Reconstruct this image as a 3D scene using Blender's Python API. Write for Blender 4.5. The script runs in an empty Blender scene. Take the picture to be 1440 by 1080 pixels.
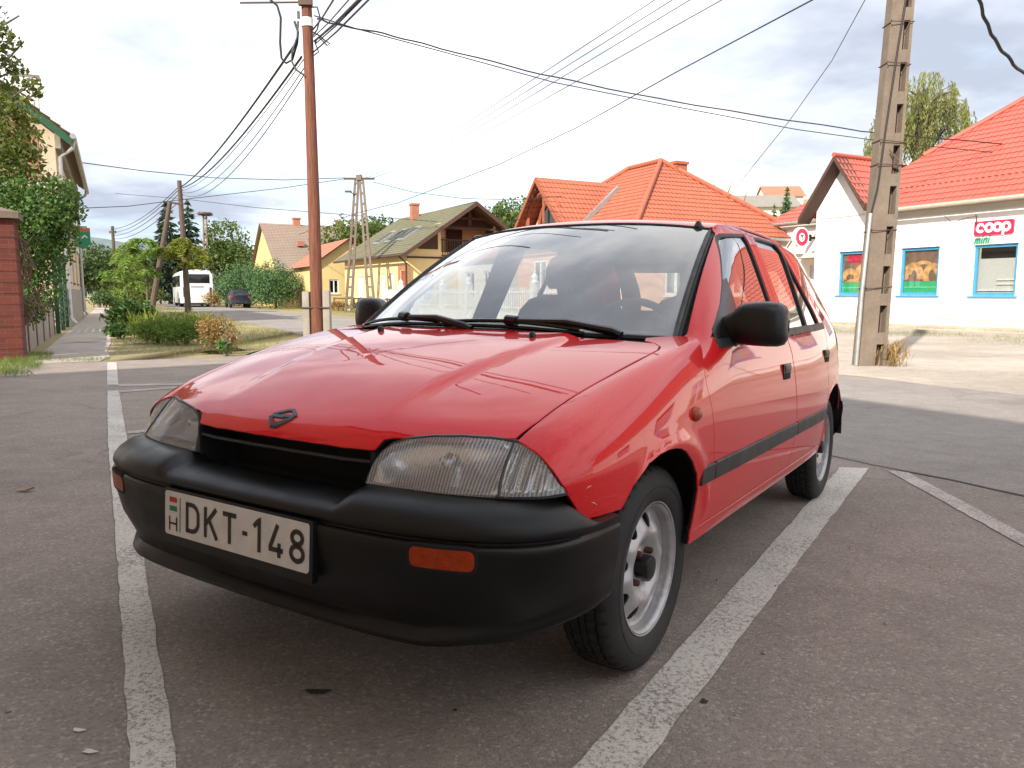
import bpy, bmesh, math, random
import numpy as np
from mathutils import Vector, Matrix, geometry
random.seed(7); RNG = np.random.default_rng(11)
SC = bpy.context.scene; COL = SC.collection
PI = math.pi; R = math.radians
# ---------------------------------------------------------------- materials
M = {}
class NT:
    def __init__(s, name):
        s.m = bpy.data.materials.new(name); s.m.use_nodes = True; s.t = s.m.node_tree; s.n = s.t.nodes
        s.p = s.n['Principled BSDF']; s.out = s.n['Material Output']
    def add(s, typ, **kw):
        n = s.n.new(typ)
        for k, v in kw.items():
            if k.startswith('i_'):
                key = k[2:].replace('_', ' ')
                n.inputs[int(key) if key.isdigit() else key].default_value = v
            else: setattr(n, k, v)
        return n
    def link(s, a, b): s.t.links.new(a, b)
    def coord(s, kind='Object', scale=(1, 1, 1), rot=(0, 0, 0), loc=(0, 0, 0)):
        c = s.add('ShaderNodeTexCoord'); m = s.add('ShaderNodeMapping')
        m.inputs['Scale'].default_value = scale; m.inputs['Rotation'].default_value = rot; m.inputs['Location'].default_value = loc
        s.link(c.outputs[kind], m.inputs['Vector']); return m.outputs['Vector']
    def noise(s, vec, scale, detail=4, rough=.55, dist=0):
        n = s.add('ShaderNodeTexNoise'); n.inputs['Scale'].default_value = scale; n.inputs['Detail'].default_value = detail
        n.inputs['Roughness'].default_value = rough; n.inputs['Distortion'].default_value = dist
        if vec is not None: s.link(vec, n.inputs['Vector'])
        return n.outputs['Fac']
    def ramp(s, fac, stops, interp='LINEAR'):
        r = s.add('ShaderNodeValToRGB'); r.color_ramp.interpolation = interp
        e = r.color_ramp.elements
        while len(e) < len(stops): e.new(.5)
        for i, (pos, c) in enumerate(stops):
            e[i].position = pos; e[i].color = (c, c, c, 1) if not isinstance(c, (tuple, list)) else (*c[:3], 1)
        s.link(fac, r.inputs['Fac']); return r.outputs['Color']
    def mix(s, fac, a, b, mode='MIX'):
        n = s.add('ShaderNodeMix', data_type='RGBA', blend_type=mode)
        for v, i in ((fac, 0), (a, 6), (b, 7)):
            if isinstance(v, (int, float)): n.inputs[i].default_value = v if i == 0 else (v, v, v, 1)
            elif isinstance(v, (tuple, list)): n.inputs[i].default_value = (*v[:3], 1)
            else: s.link(v, n.inputs[i])
        return n.outputs[2]
    def math(s, op, a, b=0., c=0.):
        n = s.add('ShaderNodeMath', operation=op)
        for i, v in enumerate((a, b, c)):
            if isinstance(v, (int, float)): n.inputs[i].default_value = v
            else: s.link(v, n.inputs[i])
        return n.outputs[0]
    def bump(s, h, strength=.3, dist=.01, target=None):
        b = s.add('ShaderNodeBump'); b.inputs['Strength'].default_value = strength; b.inputs['Distance'].default_value = dist
        s.link(h, b.inputs['Height']); s.link(b.outputs['Normal'], (target or s.p).inputs['Normal']); return b.outputs['Normal']
    def set(s, **kw):
        for k, v in kw.items():
            k = k.replace('_', ' ')
            if isinstance(v, (int, float)): s.p.inputs[k].default_value = v
            elif isinstance(v, (tuple, list)): s.p.inputs[k].default_value = (*v[:3], 1)
            else: s.link(v, s.p.inputs[k])
        return s
def plain(name, col, rough=.6, metal=0., var=.12, scale=6, bump=0., bscale=60, **kw):
    t = NT(name); v = t.coord()
    n = t.noise(v, scale, 5)
    c = t.mix(t.ramp(n, [(.3, 0.), (.7, 1.)]), tuple(x*(1-var) for x in col), tuple(min(1, x*(1+var)) for x in col))
    t.set(Base_Color=c, Roughness=rough, Metallic=metal, **kw)
    if bump: t.bump(t.noise(v, bscale, 4), bump, .01)
    return t.m
def glass(name, tint=(.8, .82, .82), gain=1.0, f0=.08, dirt=.0):
    """window pane as one sheet: clear part plus a mirror part that grows at grazing angles"""
    t = NT(name); t.n.remove(t.p)
    g = t.add('ShaderNodeNewGeometry'); d = t.add('ShaderNodeVectorMath', operation='DOT_PRODUCT')
    t.link(g.outputs['Incoming'], d.inputs[0]); t.link(g.outputs['Normal'], d.inputs[1])
    c = t.math('ABSOLUTE', d.outputs['Value']); k = t.math('POWER', t.math('SUBTRACT', 1., c), 5.)
    f = t.math('MULTIPLY', t.math('ADD', f0, t.math('MULTIPLY', k, 1-f0)), gain)
    tr = t.add('ShaderNodeBsdfTransparent'); tr.inputs[0].default_value = (*tint, 1)
    gl = t.add('ShaderNodeBsdfGlossy'); gl.inputs['Roughness'].default_value = .0; gl.inputs['Color'].default_value = (1, 1, 1, 1)
    m = t.add('ShaderNodeMixShader'); t.link(f, m.inputs[0]); t.link(tr.outputs[0], m.inputs[1]); t.link(gl.outputs[0], m.inputs[2])
    last = m.outputs[0]
    if dirt:
        df = t.add('ShaderNodeBsdfDiffuse'); df.inputs[0].default_value = (.5, .48, .45, 1)
        m2 = t.add('ShaderNodeMixShader'); n = t.noise(t.coord(), 3, 5)
        t.link(t.math('MULTIPLY', t.ramp(n, [(.35, .3), (.75, 1.)]), dirt), m2.inputs[0]); t.link(last, m2.inputs[1]); t.link(df.outputs[0], m2.inputs[2]); last = m2.outputs[0]
    t.link(last, t.out.inputs['Surface']); return t.m
# ---------------------------------------------------------------- mesh building
class MB:
    def __init__(s): s.v = []; s.f = []; s.mi = []; s.nrm = None; s.cur = 0
    def add(s, vs, fs):
        o = len(s.v); s.v += [tuple(map(float, p)) for p in vs]; s.f += [tuple(i+o for i in f) for f in fs]; s.mi += [s.cur]*len(fs); return s
    def box(s, c, d, rz=0., rot=None):
        x, y, z = (k/2 for k in d)
        vs = [Vector((a*x, b*y, e*z)) for a in (-1, 1) for b in (-1, 1) for e in (-1, 1)]
        m = rot if rot is not None else Matrix.Rotation(rz, 3, 'Z')
        vs = [m@p+Vector(c) for p in vs]
        return s.add(vs, [(0, 1, 3, 2), (4, 6, 7, 5), (0, 4, 5, 1), (2, 3, 7, 6), (0, 2, 6, 4), (1, 5, 7, 3)])
    def tube(s, pts, r, n=8, cap=True, flat=None):
        pts = [Vector(p) for p in pts]; k = len(pts); rs = r if isinstance(r, (list, tuple)) else [r]*k
        t0 = (pts[1]-pts[0]).normalized(); a = t0.orthogonal().normalized(); vs = []
        for i, p in enumerate(pts):
            t = (pts[min(i+1, k-1)]-pts[max(i-1, 0)]).normalized(); a = (a-t*a.dot(t)).normalized(); b = t.cross(a)
            for j in range(n):
                an = 2*PI*j/n; vs.append(p+(a*math.cos(an)+b*math.sin(an))*rs[i])
        fs = [(i*n+j, i*n+(j+1) % n, (i+1)*n+(j+1) % n, (i+1)*n+j) for i in range(k-1) for j in range(n)]
        if cap: fs += [tuple(range(n-1, -1, -1)), tuple(range((k-1)*n, k*n))]
        return s.add(vs, fs)
    def lathe(s, prof, n=32, axis='Z', c=(0, 0, 0), closed=False):
        vs = []
        for r, h in prof:
            for j in range(n):
                a = 2*PI*j/n; x, y = r*math.cos(a), r*math.sin(a)
                p = (x, y, h) if axis == 'Z' else ((x, h, y) if axis == 'Y' else (h, x, y))
                vs.append(Vector(p)+Vector(c))
        k = len(prof); fs = []
        for i in range(k-1 if not closed else k):
            for j in range(n):
                q = (i*n+j, i*n+(j+1) % n, ((i+1) % k)*n+(j+1) % n, ((i+1) % k)*n+j)
                fs.append(q if axis != 'Y' else q[::-1])
        return s.add(vs, fs)
    def prism(s, poly, a, b, plane='XZ', off=(0, 0, 0)):
        """2-D outline extruded from a to b along the missing axis"""
        def mk(p, h):
            u, v = p
            q = {'XZ': (u, h, v), 'XY': (u, v, h), 'YZ': (h, u, v)}[plane]
            return (q[0]+off[0], q[1]+off[1], q[2]+off[2])
        n = len(poly)
        vs = [mk(p, a) for p in poly]+[mk(p, b) for p in poly]
        return s.add(vs, [tuple(range(n)), tuple(range(2*n-1, n-1, -1))]+[(i, i+n, (i+1) % n+n, (i+1) % n) for i in range(n)])
    def grid(s, P, closeu=False, closev=False):
        P = np.asarray(P); a, b = P.shape[:2]
        fs = [(i*b+j, ((i+1) % a)*b+j, ((i+1) % a)*b+(j+1) % b, i*b+(j+1) % b) for i in range(a if closeu else a-1) for j in range(b if closev else b-1)]
        return s.add(P.reshape(-1, 3), fs)
    def build(s, name, mat, parent=None, smooth=35, bevel=0., fixn=True, seg=2):
        me = bpy.data.meshes.new(name); me.from_pydata(s.v, [], s.f)
        mats = mat if isinstance(mat, (list, tuple)) else [mat]
        for m in mats: me.materials.append(m)
        if len(mats) > 1: me.polygons.foreach_set('material_index', s.mi)
        if bevel or fixn:
            bm = bmesh.new(); bm.from_mesh(me)
            if bevel:
                bmesh.ops.remove_doubles(bm, verts=bm.verts, dist=1e-5)
                es = [e for e in bm.edges if len(e.link_faces) == 2 and e.calc_face_angle(0) > .5]
                bmesh.ops.bevel(bm, geom=es, offset=bevel, segments=seg, affect='EDGES', profile=.5, clamp_overlap=True)
            if fixn: bmesh.ops.recalc_face_normals(bm, faces=bm.faces)
            bm.to_mesh(me); bm.free()
        if smooth:
            me.polygons.foreach_set('use_smooth', [True]*len(me.polygons)); me.set_sharp_from_angle(angle=R(smooth))
        if s.nrm is not None: me.normals_split_custom_set_from_vertices(s.nrm)
        o = bpy.data.objects.new(name, me); COL.objects.link(o)
        if parent is not None: o.parent = parent
        return o
def tag(o, label=None, cat=None, group=None, kind=None):
    for k, v in (('label', label), ('category', cat), ('group', group), ('kind', kind)):
        if v: o[k] = v
    return o
def empty(name, loc=(0, 0, 0), rz=0., label=None, cat=None, group=None):
    o = bpy.data.objects.new(name, None); COL.objects.link(o); o.location = loc; o.rotation_euler = (0, 0, rz); o.empty_display_size = .2
    return tag(o, label, cat, group)
def copy_tree(o, parent=None, depth=0):
    c = o.copy(); COL.objects.link(c)
    if parent is not None: c.parent = parent
    for ch in list(o.children): copy_tree(ch, c, depth+1)
    return c
def offset_poly(poly, g):
    P = np.asarray(poly, float); n = len(P)
    ar = np.sum(P[:, 0]*np.roll(P[:, 1], -1)-np.roll(P[:, 0], -1)*P[:, 1])
    d = np.roll(P, -1, 0)-P; d /= np.linalg.norm(d, axis=1, keepdims=True)+1e-12
    nr = np.stack([-d[:, 1], d[:, 0]], 1)*(1 if ar > 0 else -1)
    m = nr+np.roll(nr, 1, 0); l = np.sum(m*m, 1, keepdims=True); m = 2*m/np.maximum(l, .8)
    return P+m*g
def resample(poly, step, sc):
    P = np.asarray(poly, float); out = []
    for i in range(len(P)):
        a, b = P[i], P[(i+1) % len(P)]; L = np.linalg.norm((b-a)*sc); k = max(1, int(round(L/step)))
        for j in range(k): out.append(a+(b-a)*j/k)
    return np.array(out)
def inside(P, loops):
    r = np.zeros(len(P), bool); x, y = P[:, 0], P[:, 1]
    for L in loops:
        a = L; b = np.roll(L, -1, 0)
        for (x0, y0), (x1, y1) in zip(a, b):
            if y0 == y1: continue
            c = ((y0 > y) != (y1 > y)); r ^= c & (x < (x1-x0)*(y-y0)/(y1-y0)+x0)
    return r
def patch_arrays(S, loops, step=.03, sc=(1, 1), gap=0., ref=None, thick=.012, mirror=False, rim=.0025):
    sc = np.array(sc, float)
    L2 = []
    for k, L in enumerate(loops):
        P = np.asarray(L, float)
        if gap: P = offset_poly(P*sc, gap if k == 0 else -gap)/sc
        L2.append(resample(P, step*.6, sc))
    B = np.concatenate(L2); lo, hi = B.min(0), B.max(0)
    gx = np.arange(lo[0], hi[0], step/sc[0]); gy = np.arange(lo[1], hi[1], step/sc[1])
    G = np.stack(np.meshgrid(gx, gy), -1).reshape(-1, 2)
    G = G[inside(G, L2)]
    if len(G):
        keep = np.ones(len(G), bool); Bs = B*sc
        for i in range(0, len(G), 500):
            dd = np.min(np.linalg.norm(G[i:i+500, None]*sc-Bs[None], axis=2), 1); keep[i:i+500] = dd > step*.45
        G = G[keep]
    pts = np.concatenate([B, G]); edges = []; o = 0
    for L in L2:
        n = len(L); edges += [(o+i, o+(i+1) % n) for i in range(n)]; o += n
    r = geometry.delaunay_2d_cdt([Vector(map(float, p*sc)) for p in pts], edges, [], 0, 1e-7)
    V2 = np.array([tuple(v) for v in r[0]])/sc; F = [tuple(f) for f in r[2]]
    cen = np.array([V2[list(f)].mean(0) for f in F]); ok = inside(cen, L2); F = [f for f, k in zip(F, ok) if k]
    e = 1e-4
    P = S(V2[:, 0], V2[:, 1]); du = (S(V2[:, 0]+e, V2[:, 1])-S(V2[:, 0]-e, V2[:, 1])); dv = (S(V2[:, 0], V2[:, 1]+e)-S(V2[:, 0], V2[:, 1]-e))
    N = np.cross(du, dv); N /= np.linalg.norm(N, axis=1, keepdims=True)+1e-15
    ref = np.array((-.9, 0, .55) if ref is None else ref)
    if np.sum(N*(P-ref)) < 0: N = -N
    fs = []
    for f in F:
        a, b, c = (P[i] for i in f[:3])
        fs.append(f if np.dot(np.cross(b-a, c-a), N[f[0]]+N[f[1]]) > 0 else f[::-1])
    V = [P]; NN = [N]; base = len(P)
    if thick:
        # boundary edges of the triangulation
        cnt = {}
        for f in fs:
            for i in range(len(f)):
                a, b = f[i], f[(i+1) % len(f)]; cnt[(a, b)] = 1
        be = [(a, b) for (a, b) in cnt if (b, a) not in cnt]
        nxt = {a: b for a, b in be}; prv = {b: a for a, b in be}; ids = list(nxt); pos = {a: i for i, a in enumerate(ids)}
        ids_a = np.array(ids); tn = P[[nxt[a] for a in ids]]-P[[prv.get(a, a) for a in ids]]
        out = np.cross(tn, N[ids_a]); out /= np.linalg.norm(out, axis=1, keepdims=True)+1e-12
        r1 = P[ids_a]+out*rim*.7-N[ids_a]*rim*.5; n1 = out+N[ids_a]; n1 /= np.linalg.norm(n1, axis=1, keepdims=True)+1e-12
        r2 = P[ids_a]+out*rim-N[ids_a]*rim*1.6; r3 = P[ids_a]+out*rim-N[ids_a]*thick
        V += [r1, r2, r3]; NN += [n1, out, out]; k = len(ids)
        for a, b in be:
            i, j = pos[a], pos[b]
            fs += [(b, a, base+i, base+j), (base+j, base+i, base+k+i, base+k+j), (base+k+j, base+k+i, base+2*k+i, base+2*k+j)]
    V = np.concatenate(V); NN = np.concatenate(NN); patch_arrays.nf = len(F)
    if mirror: V = V*[1, -1, 1]; NN = NN*[1, -1, 1]; fs = [f[::-1] for f in fs]
    return V, fs, NN
def patch(name, S, loops, mat, parent, **kw):
    V, F, N = patch_arrays(S, loops, **kw); b = MB(); b.add(V, F); b.nrm = [tuple(n) for n in N]
    if mat is M.get('paint'): b.mi = [0]*patch_arrays.nf+[0, 0, 1]*((len(F)-patch_arrays.nf)//3); mat = [mat, M['void']]
    return b.build(name, mat, parent, smooth=180, fixn=False)
def ribbon_poly(pts, w, closed=False):
    """outline quads of a flat stroke of width w along a 2-D polyline"""
    P = np.asarray(pts, float); P = P[np.concatenate([[True], np.linalg.norm(np.diff(P, axis=0), axis=1) > 1e-5])]; n = len(P)
    d = (np.roll(P, -1, 0)-np.roll(P, 1, 0)) if closed else np.gradient(P, axis=0)
    sg = np.diff(P, axis=0, append=P[:1]); sg /= np.linalg.norm(sg, axis=1, keepdims=True)+1e-12
    L, Rr = [], []
    for i in range(n):
        if closed: a, b = sg[i-1], sg[i]
        else: a, b = sg[max(i-1, 0)], sg[min(i, n-2)]
        na, nb = np.array([-a[1], a[0]]), np.array([-b[1], b[0]]); m = na+nb; m = m/max(np.dot(m, m)/2, .35)
        L.append(P[i]+m*w/2); Rr.append(P[i]-m*w/2)
    return L, Rr
def ribbon(b, pts, w, fn, closed=False):
    L, Rr = ribbon_poly(pts, w, closed); n = len(L)
    vs = [fn(p) for p in L]+[fn(p) for p in Rr]
    b.add(vs, [(i, (i+1) % n, n+(i+1) % n, n+i) for i in range(n if closed else n-1)])
def arc(cx, cy, rx, ry, a0, a1, n=14):
    return [(cx+rx*math.cos(R(a0+(a1-a0)*i/n)), cy+ry*math.sin(R(a0+(a1-a0)*i/n))) for i in range(n+1)]
# ---------------------------------------------------------------- car surfaces (car frame: x forward, y left, z up, front axle at x = 0)
class Spl:
    """natural cubic spline through (x, y) knots, linear beyond the ends"""
    def __init__(s, pts):
        pts = sorted(pts); s.x = np.array([p[0] for p in pts], float); s.y = np.array([p[1] for p in pts], float)
        n = len(s.x); h = np.diff(s.x); A = np.eye(n); b = np.zeros(n)
        for i in range(1, n-1):
            A[i, i-1] = h[i-1]; A[i, i] = 2*(h[i-1]+h[i]); A[i, i+1] = h[i]
            b[i] = 6*((s.y[i+1]-s.y[i])/h[i]-(s.y[i]-s.y[i-1])/h[i-1])
        s.m = np.linalg.solve(A, b); s.h = h
        s.d0 = (s.y[1]-s.y[0])/h[0]-h[0]*s.m[1]/6
        s.d1 = (s.y[-1]-s.y[-2])/h[-1]+h[-1]*s.m[-2]/6
    def __call__(s, q):
        q = np.asarray(q, float); i = np.clip(np.searchsorted(s.x, q)-1, 0, len(s.x)-2)
        qq = np.clip(q, s.x[0], s.x[-1]); h = s.h[i]; a = (s.x[i+1]-qq)/h; b = (qq-s.x[i])/h
        r = a*s.y[i]+b*s.y[i+1]+((a**3-a)*s.m[i]+(b**3-b)*s.m[i+1])*h*h/6
        return r+np.where(q < s.x[0], (q-s.x[0])*s.d0, 0)+np.where(q > s.x[-1], (q-s.x[-1])*s.d1, 0)
def sst(a, b, x):
    t = np.clip((np.asarray(x, float)-a)/(b-a), 0, 1); return t*t*(3-2*t)
HC = Spl([(.72,.50),(.69,.56),(.66,.62),(.645,.648),(.616,.678),(.55,.712),(.45,.747),(.3,.790),(.1,.838),(-.1,.874),(-.3,.897),(-.5,.91)])
PO = Spl([(-.2,.012),(0,0),(.2,.010),(.318,.026),(.45,.052),(.62,.112),(.72,.16)])
def hoodz(x, y):
    ay = np.abs(y); z = HC(x+PO(ay))
    yr = .30+.09*sst(.5, -.2, x)                       # edges of the raised centre of the bonnet
    w = sst(.60, .30, x)*.013
    return z+w*sst(yr+.026, yr-.026, ay)-.002*w
YE = Spl([(.58,.60),(.51,.622),(.43,.635),(.315,.646),(.147,.670),(-.077,.700),(-.3,.708),(-.6,.71)])
YM = Spl([(.64,.655),(.60,.690),(.55,.720),(.50,.742),(.45,.758),(.40,.769),(.33,.779),(.22,.788),(.1,.793),(-.1,.795),(-.6,.795)])
def arch_flare(x, z, c=(0.015,.30), R=.318):
    r = np.hypot(x-c[0], z-c[1])
    return .009*np.exp(-((r-R)/.028)**2)*sst(.30, .42, z)
def SB(x, v):
    """front wing surface: v = 4 bonnet edge ... 8 flank at z .58 ... 11 sill"""
    x = np.asarray(x, float); v = np.asarray(v, float)
    ye = YE(x); ze = hoodz(x, ye); ym = YM(x)
    t = np.clip((v-4)/4, 0, 1)*np.pi/2
    ct = np.cos(t)
    yi = ye-np.clip(4-v, 0, 2)*.12
    y1 = np.where(v < 4, yi, ye+(ym-ye)*np.sin(t)**.92); ze = hoodz(x, np.where(v < 4, yi, ye)); z1 = .58+(ze-.58)*ct**1.0
    w = np.clip(v-8, 0, 3); z2 = .58-.107*w
    y2 = ym-.0042*w**2
    y = np.where(v <= 8, y1, y2); z = np.where(v <= 8, z1, z2)
    y = y+arch_flare(x, z)
    return np.stack([x, y, z], -1)
def v_of_z(x, z):
    lo = np.full(np.shape(x), 4.0); hi = np.full(np.shape(x), 11.0)
    for _ in range(40):
        m = (lo+hi)/2; zz = SB(x, m)[..., 2]; lo = np.where(zz > z, m, lo); hi = np.where(zz > z, hi, m)
    return (lo+hi)/2
# windscreen: u across (-1..1), v up (0..1)
def SW(u, v):
    u = np.asarray(u, float); v = np.asarray(v, float)
    yb = .645+( .545-.645)*v
    xc = -.185+(-.845+.185)*v; xs = -.345+(-.940+.345)*v
    zc = .888+(1.303-.888)*v; zs = .880+(1.276-.880)*v
    k = np.abs(u)**2.6
    x = xc+(xs-xc)*k; z = zc+(zs-zc)*k
    b = 4*v*(1-v)
    return np.stack([x+.012*b, yb*u, z+.016*b], -1)
_EV = SW(np.ones(41), np.linspace(0, 1, 41))
def ws_x(z): return np.interp(z, _EV[:, 2], _EV[:, 0])+np.where(np.asarray(z) < _EV[0, 2], (_EV[0, 2]-np.asarray(z))*1.3, 0)-np.where(np.asarray(z) > _EV[-1, 2], (np.asarray(z)-_EV[-1, 2])*1.3, 0)
def ws_y(z): return np.interp(z, _EV[:, 2], _EV[:, 1])
DP = Spl([(.22,.735),(.26,.752),(.36,.781),(.47,.793),(.58,.795),(.68,.790),(.78,.778),(.86,.763),(.92,.744),(1.0,.713),(1.1,.672),(1.2,.630),(1.25,.606),(1.28,.588),(1.30,.570),(1.315,.548),(1.325,.53)])
def yside(x, z):
    x = np.asarray(x, float); z = np.asarray(z, float)
    d = DP(z)
    ye = YE(x); ze = hoodz(x, ye); ym = YM(x)
    c = np.clip((z-.58)/(ze-.58), 0, .985)
    ell = np.where(z > .58, ye+(ym-ye)*np.sin(np.arccos(c))**.92, ym-.0042*np.clip((.58-z)/.107, 0, 5)**2)
    w = (1-sst(-.25, -.6, x)*1.0)
    w = np.where(x > -.25, 1, w)*(1-sst(.80, .90, z))
    y = w*ell+(1-w)*d
    xe = ws_x(z); s = np.maximum(xe-x, 0)
    diff = d-(ws_y(z)+.010)
    y = y-diff*np.exp(-s/.055)*sst(.80, .90, z)
    r = np.maximum(-x-1.7, 0)
    y = y-.055*r**2-.05*r**2*sst(.9, 1.3, z)-.10*np.maximum(-x-2.55, 0)**1.5
    rr = np.hypot(x+2.375, z-.30)
    y = y+.009*np.exp(-((rr-.318)/.028)**2)*sst(.30, .42, z)
    return y
def SS(x, z):
    return np.stack([np.asarray(x, float), yside(x, z), np.asarray(z, float)], -1)
def SHOOD(x, y):
    return np.stack([np.asarray(x, float), np.asarray(y, float), hoodz(x, y)], -1)
RZ = Spl([(-.80,1.270),(-.845,1.300),(-.88,1.317),(-.95,1.333),(-1.05,1.343),(-1.3,1.352),(-1.7,1.355),(-2.1,1.338),(-2.4,1.305),(-2.55,1.275),(-2.65,1.25)])
def SR(x, y):
    x = np.asarray(x, float); y = np.asarray(y, float); a = np.abs(y)
    xe = x+.095*np.minimum(a/.545, 1.05)**2.6*sst(-1.45, -.95, x)
    return np.stack([x, y, RZ(xe)-.030*(a/.55)**2-.03*np.clip((a-.50)/.08, 0, 3)**2*sst(-1.15, -1.3, x)*0], -1)
XB = Spl([(-.1,.652),(.0,.652),(.1,.652),(.31,.648),(.42,.641),(.52,.630),(.60,.607),(.66,.580),(.70,.551),(.73,.517),(.76,.46)])
XS = Spl([(.0,.30),(.40,.30),(.46,.32),(.52,.42),(.57,.58),(.61,.67),(.65,.56),(.69,.40),(.73,.25)])
def SHL(y, z):
    """outer face of the lamps"""
    y = np.asarray(y, float); z = np.asarray(z, float)
    h = np.clip(z-.56, -.1, .2)
    return np.stack([XB(y)-XS(y)*h-1.3*h*h, y, z], -1)
# ---------------------------------------------------------------- the red car
def make_paint():
    t = NT('red_paint'); v = t.coord()
    ds = t.math('MULTIPLY', t.ramp(t.noise(v, 130, 4, .75), [(.56, 0.), (.72, 1.)]), t.ramp(t.noise(v, 1.7, 4), [(.35, .02), (.7, .14)]))
    t.set(Base_Color=t.mix(ds, t.mix(t.noise(v, 2.2, 4), (.53, .0015, .004), (.60, .002, .006)), (.50, .38, .34)), Roughness=.5, Specular_IOR_Level=.08, Coat_Weight=1., Coat_IOR=1.46)
    t.set(Coat_Roughness=t.ramp(t.noise(v, 5, 6, .7), [(.35, .008), (.75, .035)]))
    h = t.math('ADD', t.noise(v, 3.2, 2), t.math('MULTIPLY', t.noise(v, 260, 2), .012))
    b = t.bump(h, .045, .012); t.link(b, t.p.inputs['Coat Normal'])
    return t.m
def make_black(name, base=.012, rough=.42, bs=900, dust=.05, spec=.4):
    t = NT(name); v = t.coord()
    c = t.mix(t.ramp(t.noise(v, 7, 6, .7), [(.45, 0.), (.85, 1.)]), (base, base, base*1.05), (base+dust*.3, base+dust*.29, base+dust*.28))
    t.set(Base_Color=c, Specular_IOR_Level=spec, Roughness=t.ramp(t.noise(v, 12, 5), [(.3, rough-.07), (.7, rough+.09)]))
    t.bump(t.noise(v, bs, 3), .12, .002); return t.m
M['paint'] = make_paint()
M['plastic'] = make_black('black_bumper_plastic', .0035, .36, 900, .008, .30)
M['trimblack'] = make_black('black_trim', .016, .5, 700, .03)
M['gloss_black'] = make_black('black_housing', .005, .3, 900, .01)
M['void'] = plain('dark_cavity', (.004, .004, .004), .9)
M['under'] = plain('underbody_dirt', (.012, .011, .010), .9, bump=.3, bscale=30)
M['cabin'] = plain('grey_cabin_trim', (.07, .07, .072), .75, bump=.2, bscale=200)
M['cloth'] = plain('grey_seat_cloth', (.15, .15, .155), .9, bump=.3, bscale=400, scale=60)
M['glass'] = glass('windscreen_glass', (.78, .81, .80), 2.3, .085, .13)  # dust film, thickened to stand in for the pale sky sheen
M['sglass'] = glass('side_window_glass', (.70, .73, .72), 1.7, .10, .01)
M['chrome'] = plain('chrome_reflector', (.78, .79, .81), .18, 1., .05, bump=.10, bscale=60)
def make_lens():
    t = NT('fluted_lamp_lens'); t.n.remove(t.p); v = t.coord(); sx = t.add('ShaderNodeSeparateXYZ'); t.link(v, sx.inputs[0])
    w = t.math('SINE', t.math('MULTIPLY', sx.outputs['Y'], 2*PI/.0072))
    st = t.ramp(t.math('MULTIPLY_ADD', w, .5, .5), [(.2, .16), (.9, .36)])
    tr = t.add('ShaderNodeBsdfTransparent'); tr.inputs[0].default_value = (.86, .87, .88, 1)
    df = t.add('ShaderNodeBsdfDiffuse'); df.inputs[0].default_value = (.62, .61, .61, 1)
    gl = t.add('ShaderNodeBsdfGlossy'); gl.inputs['Roughness'].default_value = .06
    bp = t.add('ShaderNodeBump'); bp.inputs['Strength'].default_value = .15; bp.inputs['Distance'].default_value = .002; t.link(w, bp.inputs['Height']); t.link(bp.outputs[0], gl.inputs['Normal'])
    m1 = t.add('ShaderNodeMixShader'); t.link(st, m1.inputs[0]); t.link(tr.outputs[0], m1.inputs[1]); t.link(df.outputs[0], m1.inputs[2])
    lw = t.add('ShaderNodeLayerWeight'); lw.inputs[0].default_value = .35
    m2 = t.add('ShaderNodeMixShader'); t.link(t.math('MULTIPLY_ADD', lw.outputs['Fresnel'], .8, .05), m2.inputs[0]); t.link(m1.outputs[0], m2.inputs[1]); t.link(gl.outputs[0], m2.inputs[2])
    t.link(m2.outputs[0], t.out.inputs['Surface']); return t.m
M['lens'] = make_lens()
M['amber'] = plain('amber_lens', (.30, .030, .003), .22, 0, .2, 40, bump=.3, bscale=220, Specular_IOR_Level=.3)
M['redlens'] = plain('red_lens', (.30, .008, .008), .2, 0, .2, 40, Coat_Weight=.6)
M['badge'] = plain('badge_metal', (.06, .065, .07), .35, .6, .2, 30)
M['plate_white'] = plain('plate_white', (.56, .53, .50), .4, 0, .10, 18)
M['plate_ink'] = plain('plate_ink', (.02, .014, .013), .5)
M['flag_red'] = plain('flag_red', (.45, .01, .02), .5); M['flag_green'] = plain('flag_green', (.005, .16, .08), .5)
def make_tyre():
    t = NT('tyre_rubber'); v = t.coord()
    t.set(Base_Color=t.mix(t.ramp(t.noise(v, 9, 6, .7), [(.4, 0.), (.8, 1.)]), (.007, .007, .007), (.022, .021, .02)), Roughness=.72)
    t.bump(t.noise(v, 500, 3), .2, .002); return t.m
M['tyre'] = make_tyre()
def make_steel():
    t = NT('silver_steel_rim'); v = t.coord()
    d = t.ramp(t.noise(v, 14, 6, .75), [(.52, 0.), (.80, 1.)])
    t.set(Base_Color=t.mix(d, (.40, .39, .395), (.22, .20, .185)), Metallic=.45, Roughness=t.ramp(d, [(0, .38), (1, .7)])); return t.m
M['rim'] = make_steel()
M['rust'] = plain('rusty_nut', (.10, .035, .018), .8, .3, .4, 90, bump=.4, bscale=200)
M['mirror_glass'] = plain('mirror_glass', (.8, .8, .8), .02, 1.)
M['dgrey'] = plain('dark_grey_plastic', (.03, .03, .032), .45)
TILT = Matrix(((1, .002, .021), (-.002, 1, .024), (-.021, -.024, .999))).to_4x4()
TH = R(32.701); CX, CY, HC0, HCAM = -.2352, 2.3817, .9496, .95
_yaw = Matrix(((-math.sin(TH), math.cos(TH), 0, CX), (-math.cos(TH), -math.sin(TH), 0, CY), (0, 0, 1, 0), (0, 0, 0, 1)))
_q = TILT.to_3x3(); _q = _q.to_quaternion().to_matrix().to_4x4()
CARM = Matrix.Translation((0, 0, HCAM))@_q@Matrix.Translation((0, 0, -HC0))@_yaw
def plane_pt(X, Y, dz=0.):
    return Matrix.Translation((0, 0, HCAM))@_q@Vector((X, Y, dz-HC0))
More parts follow.
